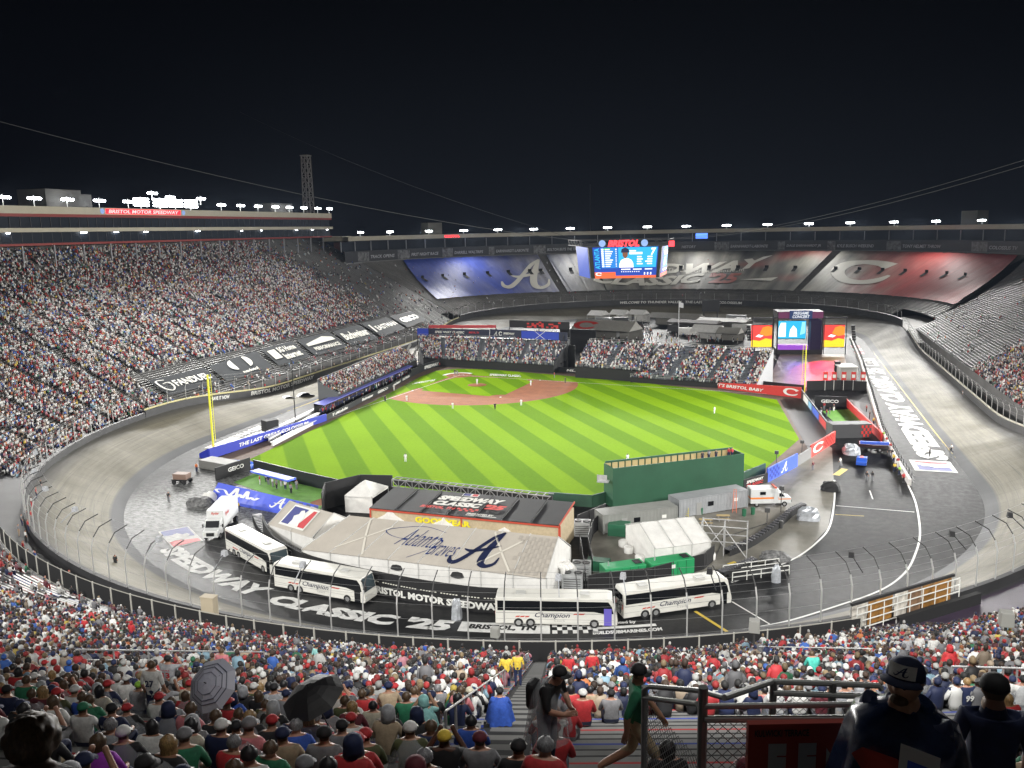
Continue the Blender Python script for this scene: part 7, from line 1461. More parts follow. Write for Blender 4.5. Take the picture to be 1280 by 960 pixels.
fig(507, 577.5, 'right fielder in white alone on the lawn above the left bullpen', group=PG); fig(784.5, 578, 'centre fielder in white on the lawn just behind the green screen box', group=PG); fig(893, 517, 'left fielder in white on the lawn near the red slogan wall', group=PG)
fig(618.8, 512, 'umpire in black behind second base', 'black', 'black', ('cap', 'black')); fig(481.5, 502, 'umpire in black on the left foul line', 'black', 'black', ('cap', 'black')); fig(706.5, 479, 'umpire in black by the right end of the infield dirt', 'black', 'black', ('cap', 'black'))
fig(568.5, 468.5, 'umpire in black crouched behind home plate', 'black', 'grey', ('cap', 'black'), 'bow'); fig(571.5, 469.5, 'batter in grey beside home plate', 'grey', 'grey', ('cap', 'red'), 'bat', face=MG_[:2]); fig(492.5, 488.5, 'coach in white near the dugout rail left of first base', 'white', 'white'); fig(693, 472.5, 'coach in red standing beyond third base', 'red', 'grey', ('cap', 'red'))
bp = at(571, 474, .3); tag(MB().tube([(0, 0, 0), (.3, .1, .75)], .03, 6).build('bat', mat('bat_wood', (.3, .2, .1), .5), loc=bp+Vector((.1, .1, 1.4))), 'wooden bat held up by the batter at home plate', 'bat')
def crew(spots, label, group, outfits, face=None):
    for i, (x, y) in enumerate(spots):
        s_, t_, h_ = outfits[i % len(outfits)]; p = at(x, y, 0); person(p, yawto(p, face) if face else rnd.uniform(0, 6.28), 'stand', s_, t_, ('cap', h_), label % ordn[i], group, lod=0)
crew([(325, 606), (333, 603), (336, 606), (341, 609), (346, 611), (352, 608), (357, 612), (362, 607), (371, 612), (364, 617)], '%s person from the left by the left bullpen shelter', 'people in the left bullpen', [('red', 'white', 'red'), ('white', 'navy', 'navy'), ('navy', 'grey', 'navy'), ('white', 'grey', 'red'), ('grey', 'black', 'black')])
crew([(1026, 518), (1033, 521), (1037, 518), (1042, 514), (1030, 512)], '%s person from the left on the right bullpen lawn', 'people in the right bullpen', [('black', 'white', 'red'), ('red', 'grey', 'red'), ('navy', 'grey', 'navy')])
crew([(1083, 515), (1087, 523), (1092, 531), (1099, 541), (1104, 549), (1108, 556), (1113, 564), (1111, 571), (1117, 578), (1120, 586), (1124, 594), (1122, 583), (1129, 603), (1115, 572), (1118, 590)], '%s person down the inside of the right pit wall', 'crew along the right pit wall', [('red', 'black', 'red'), ('black', 'grey', 'black'), ('yellow', 'navy', 'white'), ('white', 'black', 'navy'), ('lime', 'navy', 'white'), ('red', 'grey', 'white')])
crew([(1083, 601), (1090, 601)], '%s of two people in black on the dark lane above the dashed line', 'pair on the dark lane', [('black', 'grey', 'black')]); crew([(1234, 556), (1242, 552), (1243, 560)], '%s of three dark figures on the right straight', 'three figures on the right straight', [('black', 'black', 'black')])
for a in ((1189, 566, 'person in white shirt walking alone on the right straight', 'white', 'black'), (145, 709, 'person in black standing alone on the concrete banking at the left', 'black', 'black'), (211, 627, 'person in black on the sprayed asphalt beside the gear', 'black', 'grey'), (298, 640, 'worker in yellow vest behind the box truck', 'yellow', 'navy'), (246, 590, 'worker in orange by the left pole platform', 'orange', 'navy'), (1124, 528, 'person beside the painted letters outside the pit wall', 'grey', 'grey'), (1162, 571, 'person in black standing on the big painted letters', 'black', 'black'), (1203, 497, 'photographer in white against the right retaining wall', 'white', 'grey'), (1016, 588, 'worker in dark red beside the blue banner yard', 'maroon', 'grey'), (1050, 583, 'person in white at the yellow kerb line', 'white', 'grey')):
    zz = zw(s_of(at(a[0], a[1], 0)))*max(0, min(1, (rho(*at(a[0], a[1], 0)[:2])-74.6)/12.4)); fig(a[0], a[1], a[2], a[3], a[4], ('cap', a[4]), kind='walk' if 'walking' in a[2] else 'stand', z=zz)
gb = (at(766, 636, 0)+at(929, 615, 0))/2
for i, (x, y) in enumerate(((878, 577), (886, 575), (895, 575), (911, 572), (915, 572))): p = at(x, y, 5.5); person(p, yawto(p, HP), 'stand', ['black', 'grey', 'black', 'red', 'red'][i], 'navy', ('cap', 'black'), '%s camera crew member from the left on top of the green screen box' % ordn[i], 'camera crew on the green box', lod=0)
# people along the near walkway and fences
for i, (x, y, s_, t_) in enumerate(((66, 722, 'red', 'grey'), (73, 724, 'black', 'grey'), (76, 727, 'red', 'black'), (88, 728, 'grey', 'tan'), (36, 700, 'white', 'navy'), (45, 703, 'blue', 'white'), (30, 690, 'red', 'navy'), (33, 676, 'white', 'black'), (24, 668, 'grey', 'tan'), (36, 662, 'red', 'navy'), (40, 650, 'red', 'grey'), (33, 644, 'white', 'navy'), (40, 632, 'white', 'red'), (46, 620, 'red', 'navy'), (52, 610, 'black', 'grey'), (28, 655, 'grey', 'navy'), (58, 735, 'navy', 'grey'))):
    p = at(x, y+3, 6.2); person(p, yawto(p, (0, -95)), 'stand', s_, t_, ('cap', rnd.choice(['red', 'white', 'black', 'navy'])), '%s person along the left walkway, counted from the bottom fence' % ordn[i], 'people on the left walkway', lod=0)
for i in range(22):
    s = sL(-78+i*5.2+rnd.uniform(-1.2, 1.2)); 
    if i < 18: x, y, _ = ov(s, 88.6); person((x, y, 2.6+.02*i if 0 else zw(s)+1.0), PI*0, 'stand', rnd.choice(['white', 'red', 'navy', 'grey', 'black', 'tan']), 'navy', ('cap', rnd.choice(['white', 'black', 'red'])), '%s person standing at the rail below the dark advert covers' % ordn[i], 'people at the rail of the packed stand', lod=0)

# ================================================================ NEAR STAND SPECTATORS
def surf(px_, py_, lift):      # where a ray meets the near stand, lifted by a head height
    d = _ray(px_, py_)
    for k in range(30, 1200):
        p = CP+d*(k*.06); r = rho(p[0], p[1])
        if p[2] < 9+.5*(r-97)+NZ+lift: return p
    return p
def row_of(p): r = math.hypot(p[0], p[1]+HY); i = int((r-92.5)/.76); return i, 92.5+.76*i
def seat_pos(px_, py_, hz=1.2):
    p = surf(px_, py_, hz); i, r = row_of(p); a = math.atan2(p[1]+HY, p[0]); rr_ = r+.50; return Vector((rr_*math.cos(a), -HY+rr_*math.sin(a), 9+.5*(r-97)+NZ)), a, i
TAKEN = []
def spectator(px_, py_, label, shirt, head, kind='sit', **k):
    hz = 1.17 if kind.startswith('sit') else 1.62; turn = k.pop('turn', 0.); p, a, i = seat_pos(px_, py_, hz); TAKEN.append((p.x, p.y, i, k.get('wide', .5))); k.pop('wide', 0)
    if not kind.startswith('sit'): q = (p-Vector((0, -HY, p.z))).normalized(); p = p-Vector((q.x, q.y, 0))*.35
    return person(p, a+PI+R(turn), kind, shirt, label=label, head=head, **k)
S = spectator
S(172, 829, 'standing spectator in a white jersey numbered twenty seven, right arm blue', 'white', ('hair', 'brown'), 'stand', number=('27', 'navy'), lod=1); S(196, 822, 'standing spectator in a grey jersey numbered thirteen, arms up taking a picture', 'silver', ('cap', 'black'), 'arms_up', number=('13', 'red', 'ACUNA JR'))
S(164, 777, 'standing spectator in a bright red poncho beyond the grey jersey', 'red', ('hood', 'red'), 'stand', lod=1); S(107, 772, 'standing spectator in red at the upper left of the crowd', 'red', ('cap', 'red'), 'stand'); S(266, 812, 'standing spectator in a pink patterned shirt above the white umbrella', 'pink', ('hair', 'brown'), 'stand', trousers='green')
S(396, 806, 'standing spectator in a pale blue shirt at the crowd edge', 'aqua', ('hair', 'black'), 'stand'); S(531, 804, 'steward in a blue vest standing at the front rail', 'blue', ('hair', 'black'), 'stand'); S(631, 818, 'standing spectator in a yellow jersey with long dark hair', 'yellow', ('long', 'black'), 'stand'); S(646, 816, 'standing spectator in a yellow top behind the other yellow jersey', 'yellow', ('cap', 'black'), 'stand')
S(711, 818, 'standing spectator in red left of the bigger red shirt', 'red', ('hair', 'black'), 'stand'); S(740, 817, 'broad standing spectator in a plain bright red shirt and white cap', 'red', ('cap', 'white', 'red'), 'stand', scale=1.06, trousers='black', wide=.7)
S(1026, 816, 'standing spectator in a teal shirt looking down', 'teal', ('hair', 'brown'), 'bow', trousers='navy', wide=.7); S(1016, 795, 'standing spectator in a white poncho, left of the other one', 'white', ('hood', 'white'), 'stand'); S(1056, 792, 'standing spectator in a wide white poncho beside the golden gate', 'white', ('hood', 'white'), 'stand', poncho=cm('white'))
S(1196, 808, 'standing spectator in a long red hooded coat at the right', 'red', ('hood', 'red'), 'stand', poncho=cm('red')); S(1177, 795, 'spectator in white sitting on the black wall, left one', 'white', ('hair', 'brown'), 'stand'); S(1158, 793, 'person in white climbing at the black wall on the right', 'white', ('hair', 'brown'), 'stand'); S(1136, 796, 'person in grey leaning at the black wall on the right', 'silver', ('hair', 'grey'), 'stand')
S(137, 873, 'seated spectator in a navy jersey with white name lettering', 'navy', ('cap', 'black'), number=('23', 'white', 'HARRIS')); S(91, 873, 'seated spectator in a white jersey and green cap', 'white', ('cap', 'green')); S(116, 862, 'seated spectator in a bright green poncho with blond hair', 'green', ('hair', 'brown'), poncho=cm('green')); S(134, 905, 'seated spectator in a purple poncho with brown ponytail', 'purple', ('long', 'brown'), poncho=cm('purple'))
S(107, 938, 'seated spectator in a pale grey hood at the bottom left', 'silver', ('hood', 'silver'), poncho=cm('silver')); S(166, 935, 'seated spectator with black curly hair at the bottom', 'black', ('long', 'black')); S(196, 925, 'seated spectator in a lime shirt and black cap, looking right', 'lime', ('cap', 'black'), turn=-60); S(230, 945, 'spectator in a red, white and blue cap at the bottom edge', 'red', ('cap', 'navy', 'white')); S(301, 925, 'seated spectator with dark hair and a white crested shirt', 'white', ('hair', 'black'))
S(234, 888, 'seated spectator under a clear wrinkled poncho below the white umbrella', 'grey', ('hood', 'silver'), poncho=CLEAR); S(296, 877, 'spectator in a yellowish see through poncho, dark hair, right of the white umbrella', 'tan', ('hair', 'brown'), poncho=clearm('yellow_film', (.55, .5, .12), .6), turn=-50); S(299, 859, 'seated spectator in a bright blue hooded jacket behind the yellowish poncho', 'blue', ('hood', 'navy'))
S(54, 850, 'seated spectator in a red and blue floral poncho', 'maroon', ('hood', 'red'), poncho=mat('floral_print', (.35, .12, .14), .4, noise=.9, nscale=12)); S(47, 822, 'seated spectator in a red shirt with white lettering and cap', 'red', ('cap', 'red'), number=('5', 'white')); S(16, 826, 'seated spectator in navy with dark hair at the left edge', 'navy', ('hair', 'black')); S(29, 882, 'seated spectator in a black jacket and black cap at the left edge', 'black', ('cap', 'black')); S(196, 858, 'seated spectator in dark grey with short black hair', 'grey', ('hair', 'black'))
S(60, 880, 'spectator with long black hair holding up a phone at the left', 'black', ('long', 'black'), 'sit_phone'); S(163, 848, 'seated spectator in grey poncho and bright green cap', 'silver', ('cap', 'lime'), poncho=CLEAR); S(106, 826, 'seated blond spectator in a clear poncho over red', 'red', ('long', 'blond'), poncho=CLEAR)
S(440, 874, 'woman with long blond hair and a maroon top, head bowed', 'maroon', ('long', 'blond'), 'sit_lean', wide=.6); S(483, 880, 'woman with long greying blond hair in a clear poncho over black', 'black', ('long', 'tan'), 'sit_lean', poncho=CLEAR, wide=.6)
S(385, 932, 'seated spectator in a grey baseball cap at the bottom', 'black', ('cap', 'grey')); S(420, 930, 'seated spectator in a bulky black coat beside the grey cap', 'black', ('hair', 'black'), poncho=cm('black')); S(515, 940, 'spectator in a dark maroon hood at the bottom edge', 'maroon', ('hood', 'maroon'), poncho=cm('maroon')); S(533, 922, 'seated spectator with curly grey hair at the bottom', 'black', ('hair', 'grey'))
S(553, 907, 'spectator in a yellow cap and black shirt holding up a phone', 'black', ('cap', 'yellow'), 'sit_phone'); S(597, 909, 'seated spectator in a maroon cap and grey shirt', 'grey', ('cap', 'maroon')); S(526, 866, 'seated spectator in a pale aqua hooded poncho taking a photo', 'aqua', ('hood', 'aqua'), 'sit_phone', poncho=cm('aqua')); S(563, 857, 'spectator in a dark green hooded poncho with brown hair, looking right', 'green', ('long', 'brown'), poncho=cm('green'), turn=-70)
S(587, 854, 'seated spectator in a cream cap and white jersey', 'white', ('cap', 'cream')); S(625, 854, 'seated spectator in a bright blue rain jacket and black cap', 'blue', ('cap', 'black'), poncho=cm('blue')); S(590, 885, 'seated spectator with dark hair and a royal blue backpack', 'blue', ('hair', 'black')); S(538, 892, 'seated spectator with short dark hair and a navy shirt', 'navy', ('hair', 'brown'))
S(728, 859, 'seated spectator in a red shirt and white and red cap', 'red', ('cap', 'white', 'red'), wide=.7, scale=1.05); S(764, 857, 'seated spectator in a charcoal shirt and black cap', 'grey', ('cap', 'black')); S(692, 900, 'seated spectator in a red cap and red shirt by the aisle', 'red', ('cap', 'maroon'), scale=1.05, wide=.7); S(647, 917, 'seated spectator in a black and white cap at the aisle side', 'black', ('cap', 'black', 'white')); S(701, 948, 'dark haired spectator at the bottom below the red cap', 'black', ('hair', 'black')); S(769, 944, 'spectator in a dark navy cap at the bottom edge', 'navy', ('cap', 'navy'))
S(838, 918, 'spectator with long black hair and a black shirt numbered twenty', 'black', ('long', 'black'), number=('20', 'grey'), wide=.7); S(1187, 842, 'bald spectator in a slate blue shirt', 'navy', ('none',), skin=1); S(1207, 842, 'seated spectator in a navy jersey with yellow and white number', 'navy', ('hair', 'blond'), number=('99', 'white')); S(1258, 940, 'spectator with blond hair filming with a phone at the bottom right', 'yellow', ('hair', 'blond'), 'sit_phone'); S(938, 940, 'spectator in a dark maroon cap below the red sign', 'maroon', ('cap', 'maroon'))
S(1262, 895, 'spectator under a glossy black poncho at the right edge', 'black', ('hood', 'black'), poncho=mat('glossy_black', (.02, .02, .022), .15)); S(1038, 838, 'spectator in a black cap behind the teal shirt', 'navy', ('cap', 'black')); S(1240, 830, 'seated spectator with reddish hair at the right edge', 'red', ('hair', 'brown'))
# standing figures close to the camera
def stander(px_, py_, dep, yaw, label, kind, **k):
    h = atD(px_, py_, dep); P = pose(kind)[0]['hd']; sc_ = k.get('scale', 1.); off = Vector((P[1]*math.cos(yaw), P[1]*math.sin(yaw), 0))*sc_; p = Vector((h.x, h.y, h.z-P[2]*sc_))-off; TAKEN.append((p.x, p.y, row_of(p)[0], .9)); return person(p, yaw, kind, k.pop('shirt'), label=label, **k)
RIGHT = math.atan2(CM[0][1], CM[0][0]); FWD = math.atan2(CM[2][1], CM[2][0])
# man in navy poncho, turned to the left
NVF = mat('navy_poncho_film', (.01, .018, .05), .18, noise=.3, nscale=20)
o = stander(1131, 853, 4.9, RIGHT+PI+.75, 'big man in a navy poncho and white fronted cap, standing close on the right', 'stand', shirt='navy', trousers='navy', head=('none',), skin=1, lod=2, fingers=True, scale=1.08); hc = pose('stand')[0]['hd']
mb = cap_mesh(); c_ = mb.build('cap', [cm('navy'), cm('navy')], o, smooth=True); c_.location = (0, hc[1]-.005, hc[2]+.04); c_.scale = (.84,)*3; c_.rotation_euler = (.14, 0, .1)
mb = MB(); K_ = lambda u, v: (.119*math.sin((u-.5)*1.5), .119*math.cos((u-.5)*1.5)-.002-.02*v, .008+.082*v); put2d(mb, rect2d(8, 3), K_); mb.build('cap_front', cm('white'), c_, smooth=True); mb = MB(); put2d(mb, A_LOGO(), lambda u, v: Vector(K_(.75-.5*u, .15+.7*v))*1.02); mb.build('cap_letter', cm('navy'), c_)
pm = poncho_mesh(1.50, .62, .47, 3, False, .30, 6.); c_ = pm.build('poncho', NVF, o, smooth=True); mb = MB(); mb.lathe([(.13, -.04), (.14, .0), (.11, .03), (.085, .01)], (0, -.04, 1.46), 16); mb.build('poncho_collar', NVF, o, smooth=True)
mb = MB(); put2d(mb, poly2d([(0, .5), (.2, .9), (.8, 1), (1, .6), (.8, .1), (.3, 0)]), lambda u, v: (.15-.30*u, .29+.015*math.sin(u*3), 1.17+.17*v)); mb.build('shirt_print', mat('print_red', (.35, .03, .02), .5), o)
mb = MB(); mb.ball((.032, hc[1]+.083, hc[2]+.012), .011, 8, 5); mb.ball((-.032, hc[1]+.083, hc[2]+.012), .011, 8, 5); mb.build('eyes', mat('eye_dark', (.03, .02, .02), .2), o); mb = MB(); mb.ball((0, hc[1]+.06, hc[2]-.075), .045, 10, 6, sc=(1.1, .8, .7)); mb.build('beard', cm('brown'), o)
a, b = atD(1126, 929, 4.3), atD(1176, 948, 4.3); dn = (atD(1120, 985, 4.3)-a); mb = MB(); q_ = quadmap(a+dn, b+dn, b, a); put2d(mb, rect2d(), q_, 0); nrm = (b-a).cross(dn).normalized()*.004; nrm = nrm if nrm.dot(Vector(map(float, CP))-a) > 0 else -nrm; q2 = lambda u, v: q_(u, v)+nrm; put2d(mb, rect2d(), sub(q2, .2, .35, .75, .7), 1); put2d(mb, poly2d([(0, 0), (.6, 0), (1, 1), (.5, 1)]), sub(lambda u, v: q2(u, v)+nrm, .5, .3, .9, .7), 2); tag(mb.build('hand_card', [WHT, mat('mid_blue'), mat('flag_red')]), 'white card with a blue and red mark held by the big man in navy poncho', 'card')
stander(1243, 860, 6.2, FWD-.2, 'standing man in a dark navy shirt and black cap near the right edge', 'stand', shirt='navy', trousers='black', head=('cap', 'black'), lod=2, fingers=True, skin=2)
stander(799, 840, 10.6, RIGHT-.1, 'man in a green polo shirt and khaki shorts walking right on the steps', 'walk', shirt='green', trousers='khaki', head=('cap', 'black'), lod=2, fingers=True, shorts=True, skin=1, shoes='white')
o = stander(700, 842, 11.2, RIGHT-.5, 'person in a black cap and clear poncho looking down beside the aisle', 'bow', shirt='black', trousers='navy', head=('cap', 'black'), lod=2, fingers=True, poncho=CLEAR, skin=0); MB().box((0, -.2, 1.18), (.26, .14, .38)).build('backpack', cm('black'), o, bevel=.06)
mb = MB(); 
h = stander(42, 925, 4.3, FWD, 'dark silhouetted person with big curly hair close at the bottom left', 'stand', shirt='black', trousers='black', head=('none',), lod=2, skin=3); mb.ball((0, .02, 1.64), .13, 40, 28, sc=(1, 1, .95)); ob = mb.build('hair', hm('brown'), h, smooth=True)
dm = ob.modifiers.new('curl', 'DISPLACE'); tx = D.textures.new('curl', 'CLOUDS'); tx.noise_scale = .05; dm.texture = tx; dm.strength = .05
# umbrellas
def umbrella(loc, tilt, r, m, m2, label, ribs=8):
    t = thing('umbrella', label, 'umbrella', loc); t.rotation_euler = tilt; vs = [(0, 0, .0)]; fs = []; K = 5
    for j in range(1, K+1):
        for i in range(ribs*4):
            a = 2*PI*i/(ribs*4); sc_ = 1-.07*abs(math.sin(a*ribs/2)); q = r*j/K*sc_; vs.append((q*math.cos(a), q*math.sin(a), -.42*r*(j/K)**2)); 
    n = ribs*4
    for i in range(n): fs.append((0, 1+i, 1+(i+1) % n))
    for j in range(K-1):
        for i in range(n): fs.append((1+j*n+i, 1+(j+1)*n+i, 1+(j+1)*n+(i+1) % n, 1+j*n+(i+1) % n))
    mb = MB(); mb.add(vs, fs); mb.build('canopy', m, t, smooth=False)
    if m2:
        mb = MB()
        for q0, q1 in ((.60, .63), (.74, .77), (.40, .42)):
            A = []; B_2 = []
            for i in range(n+1): a = 2*PI*i/n; sc_ = 1-.07*abs(math.sin(a*ribs/2)); A.append((r*q0*sc_*math.cos(a), r*q0*sc_*math.sin(a), -.42*r*q0*q0+.012)); B_2.append((r*q1*sc_*math.cos(a), r*q1*sc_*math.sin(a), -.42*r*q1*q1+.012))
            mb.strip(A, B_2)
        mb.build('printed_rings', m2, t)
    mb = MB()
    for i in range(ribs): a = 2*PI*i/ribs; mb.tube([(0, 0, -.01), (r*.5*math.cos(a), r*.5*math.sin(a), -.115*r), (r*.99*math.cos(a), r*.99*math.sin(a), -.42*r)], .006, 4)
    mb.build('ribs', BLKM, t); mb = MB(); mb.tube([(0, 0, .06), (0, 0, -.8)], .01, 6); mb.tube([(0, 0, -.8), (0, 0, -.92)], .018, 6); mb.build('shaft', BLKM, t); return t
UMQ = Vector((float(-CM[2][0])*.62-float(CM[0][0])*.25, float(-CM[2][1])*.62-float(CM[0][1])*.25, .55)).to_track_quat('Z', 'Y').to_euler(); umbrella(atD(258, 860, 16.2)+Vector((0, 0, .1)), UMQ, .52, mat('pale_umbrella', (.55, .56, .66), .5), mat('umbrella_ring', (.08, .09, .14), .5), 'pale grey umbrella with thin dark rings, open and tilted over the left crowd')
umbrella(atD(386, 868, 13.2)+Vector((0, 0, .12)), (R(14), R(-16), .3), .50, mat('black_umbrella', (.018, .018, .02), .5), None, 'open black umbrella over the crowd, right of the pale ringed umbrella')
# ---- individual seated spectators: the nearest seats
aisle_a = [R(TH_A+k*7.4) for k in range(-8, 8)]
cand = []
for i in range(int((140-92.5)/.76), int((155-92.5)/.76)):
    r = 92.5+.76*i; z = 9+.5*(r-97)+NZ; da = .56/r
    k = 0; a = R(-112)
    while a < R(-48):
        a += da; x, y = (r+.5)*math.cos(a), -HY+(r+.5)*math.sin(a)
        if min(abs(a-q) for q in aisle_a)*r < .9: continue
        q = CM @ (np.array([x, y, z+1.1])-CP)
        if q[2] < 2: continue
        u, v = 640+FPX*q[0]/q[2], 480-FPX*q[1]/q[2]
        if not (-25 < u < 1305 and 820 < v < 985): continue
        if 715 < u < 800 and v > 868: continue        # empty benches beside the steps
        if 800 < u < 1110 and v > 868: continue       # stair well with railings
        if 1095 < u < 1230 and v > 850: continue
        if 596 < u < 660 and v > 925: continue
        if any(abs(i-t_[2]) < 1 and math.hypot(x-t_[0], y-t_[1]) < t_[3]+.1 or math.hypot(x-t_[0], y-t_[1]) < .42 for t_ in TAKEN): continue
        if rnd.random() > (.86 if vn(x*.9, y*.9+i) > .42 else .22): continue
        cand.append((q[2], x, y, z, a, u, v, i))
cand.sort(); NI = 215; NEAR = cand[:NI]; FARR = cand[NI:]
SH = ['white', 'white', 'black', 'red', 'navy', 'grey', 'red', 'white', 'black', 'blue', 'maroon', 'silver', 'tan', 'green', 'navy', 'pink', 'white', 'cream', 'black', 'olive']
HD = [('cap', 'navy'), ('cap', 'white'), ('cap', 'red'), ('cap', 'black'), ('hair', 'brown'), ('hair', 'black'), ('long', 'brown'), ('long', 'blond'), ('hair', 'grey'), ('hood', 'silver'), ('hair', 'brown'), ('long', 'black'), ('cap', 'grey'), ('hood', 'navy')]
REF = [(40, 'near the left edge'), (130, 'below the left bleachers'), (215, 'left of the pale umbrella'), (310, 'beside the pale umbrella'), (420, 'around the black umbrella'), (530, 'right of the black umbrella'), (640, 'left of the main aisle'), (800, 'right of the main aisle'), (960, 'left of the teal shirt'), (1100, 'above the dark railing'), (1240, 'behind the big poncho man'), (1400, 'near the right edge')]
usedL = set(); minrow = max(c[7] for c in NEAR)
hw = dict(cap='cap', hair='hair', long='hair', hood='hood')
PAL_ = ['fawn', 'x']
for (dq, x, y, z, a, u, v, i) in NEAR:
    ref = next(t_ for q_, t_ in REF if u < q_)
    rowo = ordn[min(18, minrow-i)]
    for _ in range(60):
        s_ = rnd.choice(SH); h_ = rnd.choice(HD); pn = rnd.random() < .3; kd = rnd.choice(['sit', 'sit', 'sit_lean']*5+['sit_phone'])
        hn = {'cap': '%s cap' % h_[1], 'hair': 'short %s hair' % h_[1], 'long': 'long %s hair' % h_[1], 'hood': '%s hood' % h_[1]}[h_[0]]
        lab = f"{'poncho over ' if pn else ''}{s_} top, {hn}, {rowo} row, {ref}"
        if lab not in usedL: break
    usedL.add(lab); person((x, y, z), a+PI+rnd.uniform(-.25, .25), kd, s_, rnd.choice(['navy', 'black', 'grey', 'khaki']), h_, 'spectator: '+lab if 0 else 'person in '+lab, 'seated spectators in the nearest rows', lod=1, poncho=CLEAR if pn else None, scale=rnd.uniform(.94, 1.06))
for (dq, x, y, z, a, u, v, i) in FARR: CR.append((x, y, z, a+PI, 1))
# ================================================================ THE MASS OF THE CROWD
def bowl_crowd(s0, s1, r0, r1, dens, aisles, step, dz=0., lodf=None, rs=.76, base_r=None, yj=.35):
    br = base_r or r0; i0 = int(round((r0-br)/rs))
    for i in range(i0, int((r1-br)/rs)):
        r = br+rs*i; z = 9+.5*(r-97)+dz; k = (r+.5)/R0; s = s0+rnd.random()*step
        while s < s1:
            s += step/ (k if ovn(s)[4] == 0 else 1.)*rnd.uniform(.9, 1.12); 
            if any(abs(s-q)*k < .95 for q in aisles): continue
            cx, cy, nx, ny, _ = ovn(s); x, y = cx+nx*(r+.5), cy+ny*(r+.5)
            if rnd.random() > dens(x, y, r, s) or not seen(x, y, z+1): continue
            CR.append((x, y, z, math.atan2(-ny, -nx)+rnd.uniform(-yj, yj), 0))
def advr(y): return 96.5+5.5*max(0, 1-abs(y-0)/88) if -86 < y < 84 else 0
def dl(x, y, r, s):
    if -88 < y < 84 and r < 102.5-.0*abs(y): return .10 if r < 93 else 0
    d_ = .82 if y < 40 else .86*max(.05, 1-(y-34)/34-(.25 if r < 110 else 0))
    return d_*(.62+.5*vn(y*.08, r*.09))*(.8 if r > 140 else 1)
bowl_crowd(S_LEFT0-6, sTh(-146.5)+TOT, 89.2, 161, dl, LEFT_AISLES, .57)
def dr(x, y, r, s):
    e = y+ (r-95)*-.35; return .82 if e < -12 else (.5 if e < -4 and r < 112 else .012)
bowl_crowd(sTh(-12), HA+LS-4, 91, 138, dr, RIGHT_AISLES, .57, base_r=90.8)
bowl_crowd(S_LEFT0-150, S_LEFT0-6, 97, 135, lambda x, y, r, s: .01, [], .8)
def dn_(x, y, r, s):
    a = math.degrees(math.atan2(y+HY, x))
    if a < -97 and r < 99+(-97-a)*.35: return .10
    return .86 if vn(x*.5, y*.5) > .3 else .45
na0, na1 = sTh(-128), sTh(-34)
last = NEAR[-1][0]
lim_r = 92.5+.76*int((140-92.5)/.76)-.01
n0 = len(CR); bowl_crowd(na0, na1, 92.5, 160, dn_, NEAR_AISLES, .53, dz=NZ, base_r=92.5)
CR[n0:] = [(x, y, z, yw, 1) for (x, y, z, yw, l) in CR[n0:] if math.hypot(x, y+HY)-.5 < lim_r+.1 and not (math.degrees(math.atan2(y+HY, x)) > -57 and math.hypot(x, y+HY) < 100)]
print('crowd', len(CR), 'near', len(NEAR), len(FARR))
PALC = np.array([(.66, .66, .64)]*36+[(.02, .02, .022)]*13+[(.38, .03, .035)]*8+[(.02, .03, .09)]*9+[(.17, .17, .18)]*12+[(.04, .12, .42)]*5+[(.34, .27, .2)]*5+[(.55, .42, .08)]*2+[(.10, .02, .03)]*3+[(.5, .17, .06)]*2+[(.25, .4, .5)]*3+[(.03, .16, .08)]*2+[(.45, .2, .24)]*2, dtype=np.float32)
HEADC = np.array([(.6, .6, .58)]*4+[(.02, .02, .02)]*5+[(.05, .03, .02)]*6+[(.35, .03, .03)]*3+[(.02, .03, .09)]*3+[(.25, .18, .1)]*2, dtype=np.float32)
SKINC = np.array([(.40, .22, .15), (.34, .18, .12), (.2, .1, .06)], dtype=np.float32)
def template(lod):
    V = []; F = []; Z = []
    def addp(mb, z): n = len(V); V.extend(mb.v); F.extend([tuple(i+n for i in f) for f in mb.f]); Z.extend([z]*len(mb.v))
    if lod == 0:
        m_ = MB(); m_.box((0, 0, .76), (.42, .24, .52), taper=.8); addp(m_, 0); m_ = MB(); m_.box((0, .28, .48), (.34, .5, .16)); addp(m_, 2); m_ = MB(); m_.box((0, .47, .24), (.3, .12, .44)); addp(m_, 2)
        m_ = MB(); m_.lathe([(.07, 1.02), (.10, 1.1), (.10, 1.17)], (0, .04, 0), 5); addp(m_, 3); m_ = MB(); m_.lathe([(.115, 1.16), (.1, 1.23), (.03, 1.29)], (0, .03, 0), 5); addp(m_, 1)
    else:
        m_ = MB(); m_.lathe([(.17, .45), (.19, .6), (.20, .8), (.215, .93), (.15, 1.02), (.06, 1.05)], (0, 0, 0), 9); m_.v = [(x*1.08, y*.72+.02+(z-.45)*.06, z) for x, y, z in m_.v]; addp(m_, 0)
        for sg in (-1, 1): m_ = MB(); m_.tube([(sg*.2, .03, .96), (sg*.27, .1, .74), (sg*.2, .34, .62)], .058, 5); addp(m_, 0); m_ = MB(); m_.tube([(sg*.1, .04, .52), (sg*.14, .45, .53), (sg*.14, .42, .06)], .085, 5); addp(m_, 2); m_ = MB(); m_.ball((sg*.16, .38, .61), .045, 5, 3); addp(m_, 3)
        m_ = MB(); m_.lathe([(.05, 1.0), (.055, 1.06), (.078, 1.1), (.088, 1.17), (.08, 1.22)], (0, .06, 0), 8); addp(m_, 3); m_ = MB(); m_.lathe([(.092, 1.12), (.098, 1.18), (.085, 1.24), (.035, 1.275)], (0, .035, 0), 8); addp(m_, 1)
    return np.array(V, np.float32), F, np.array(Z)
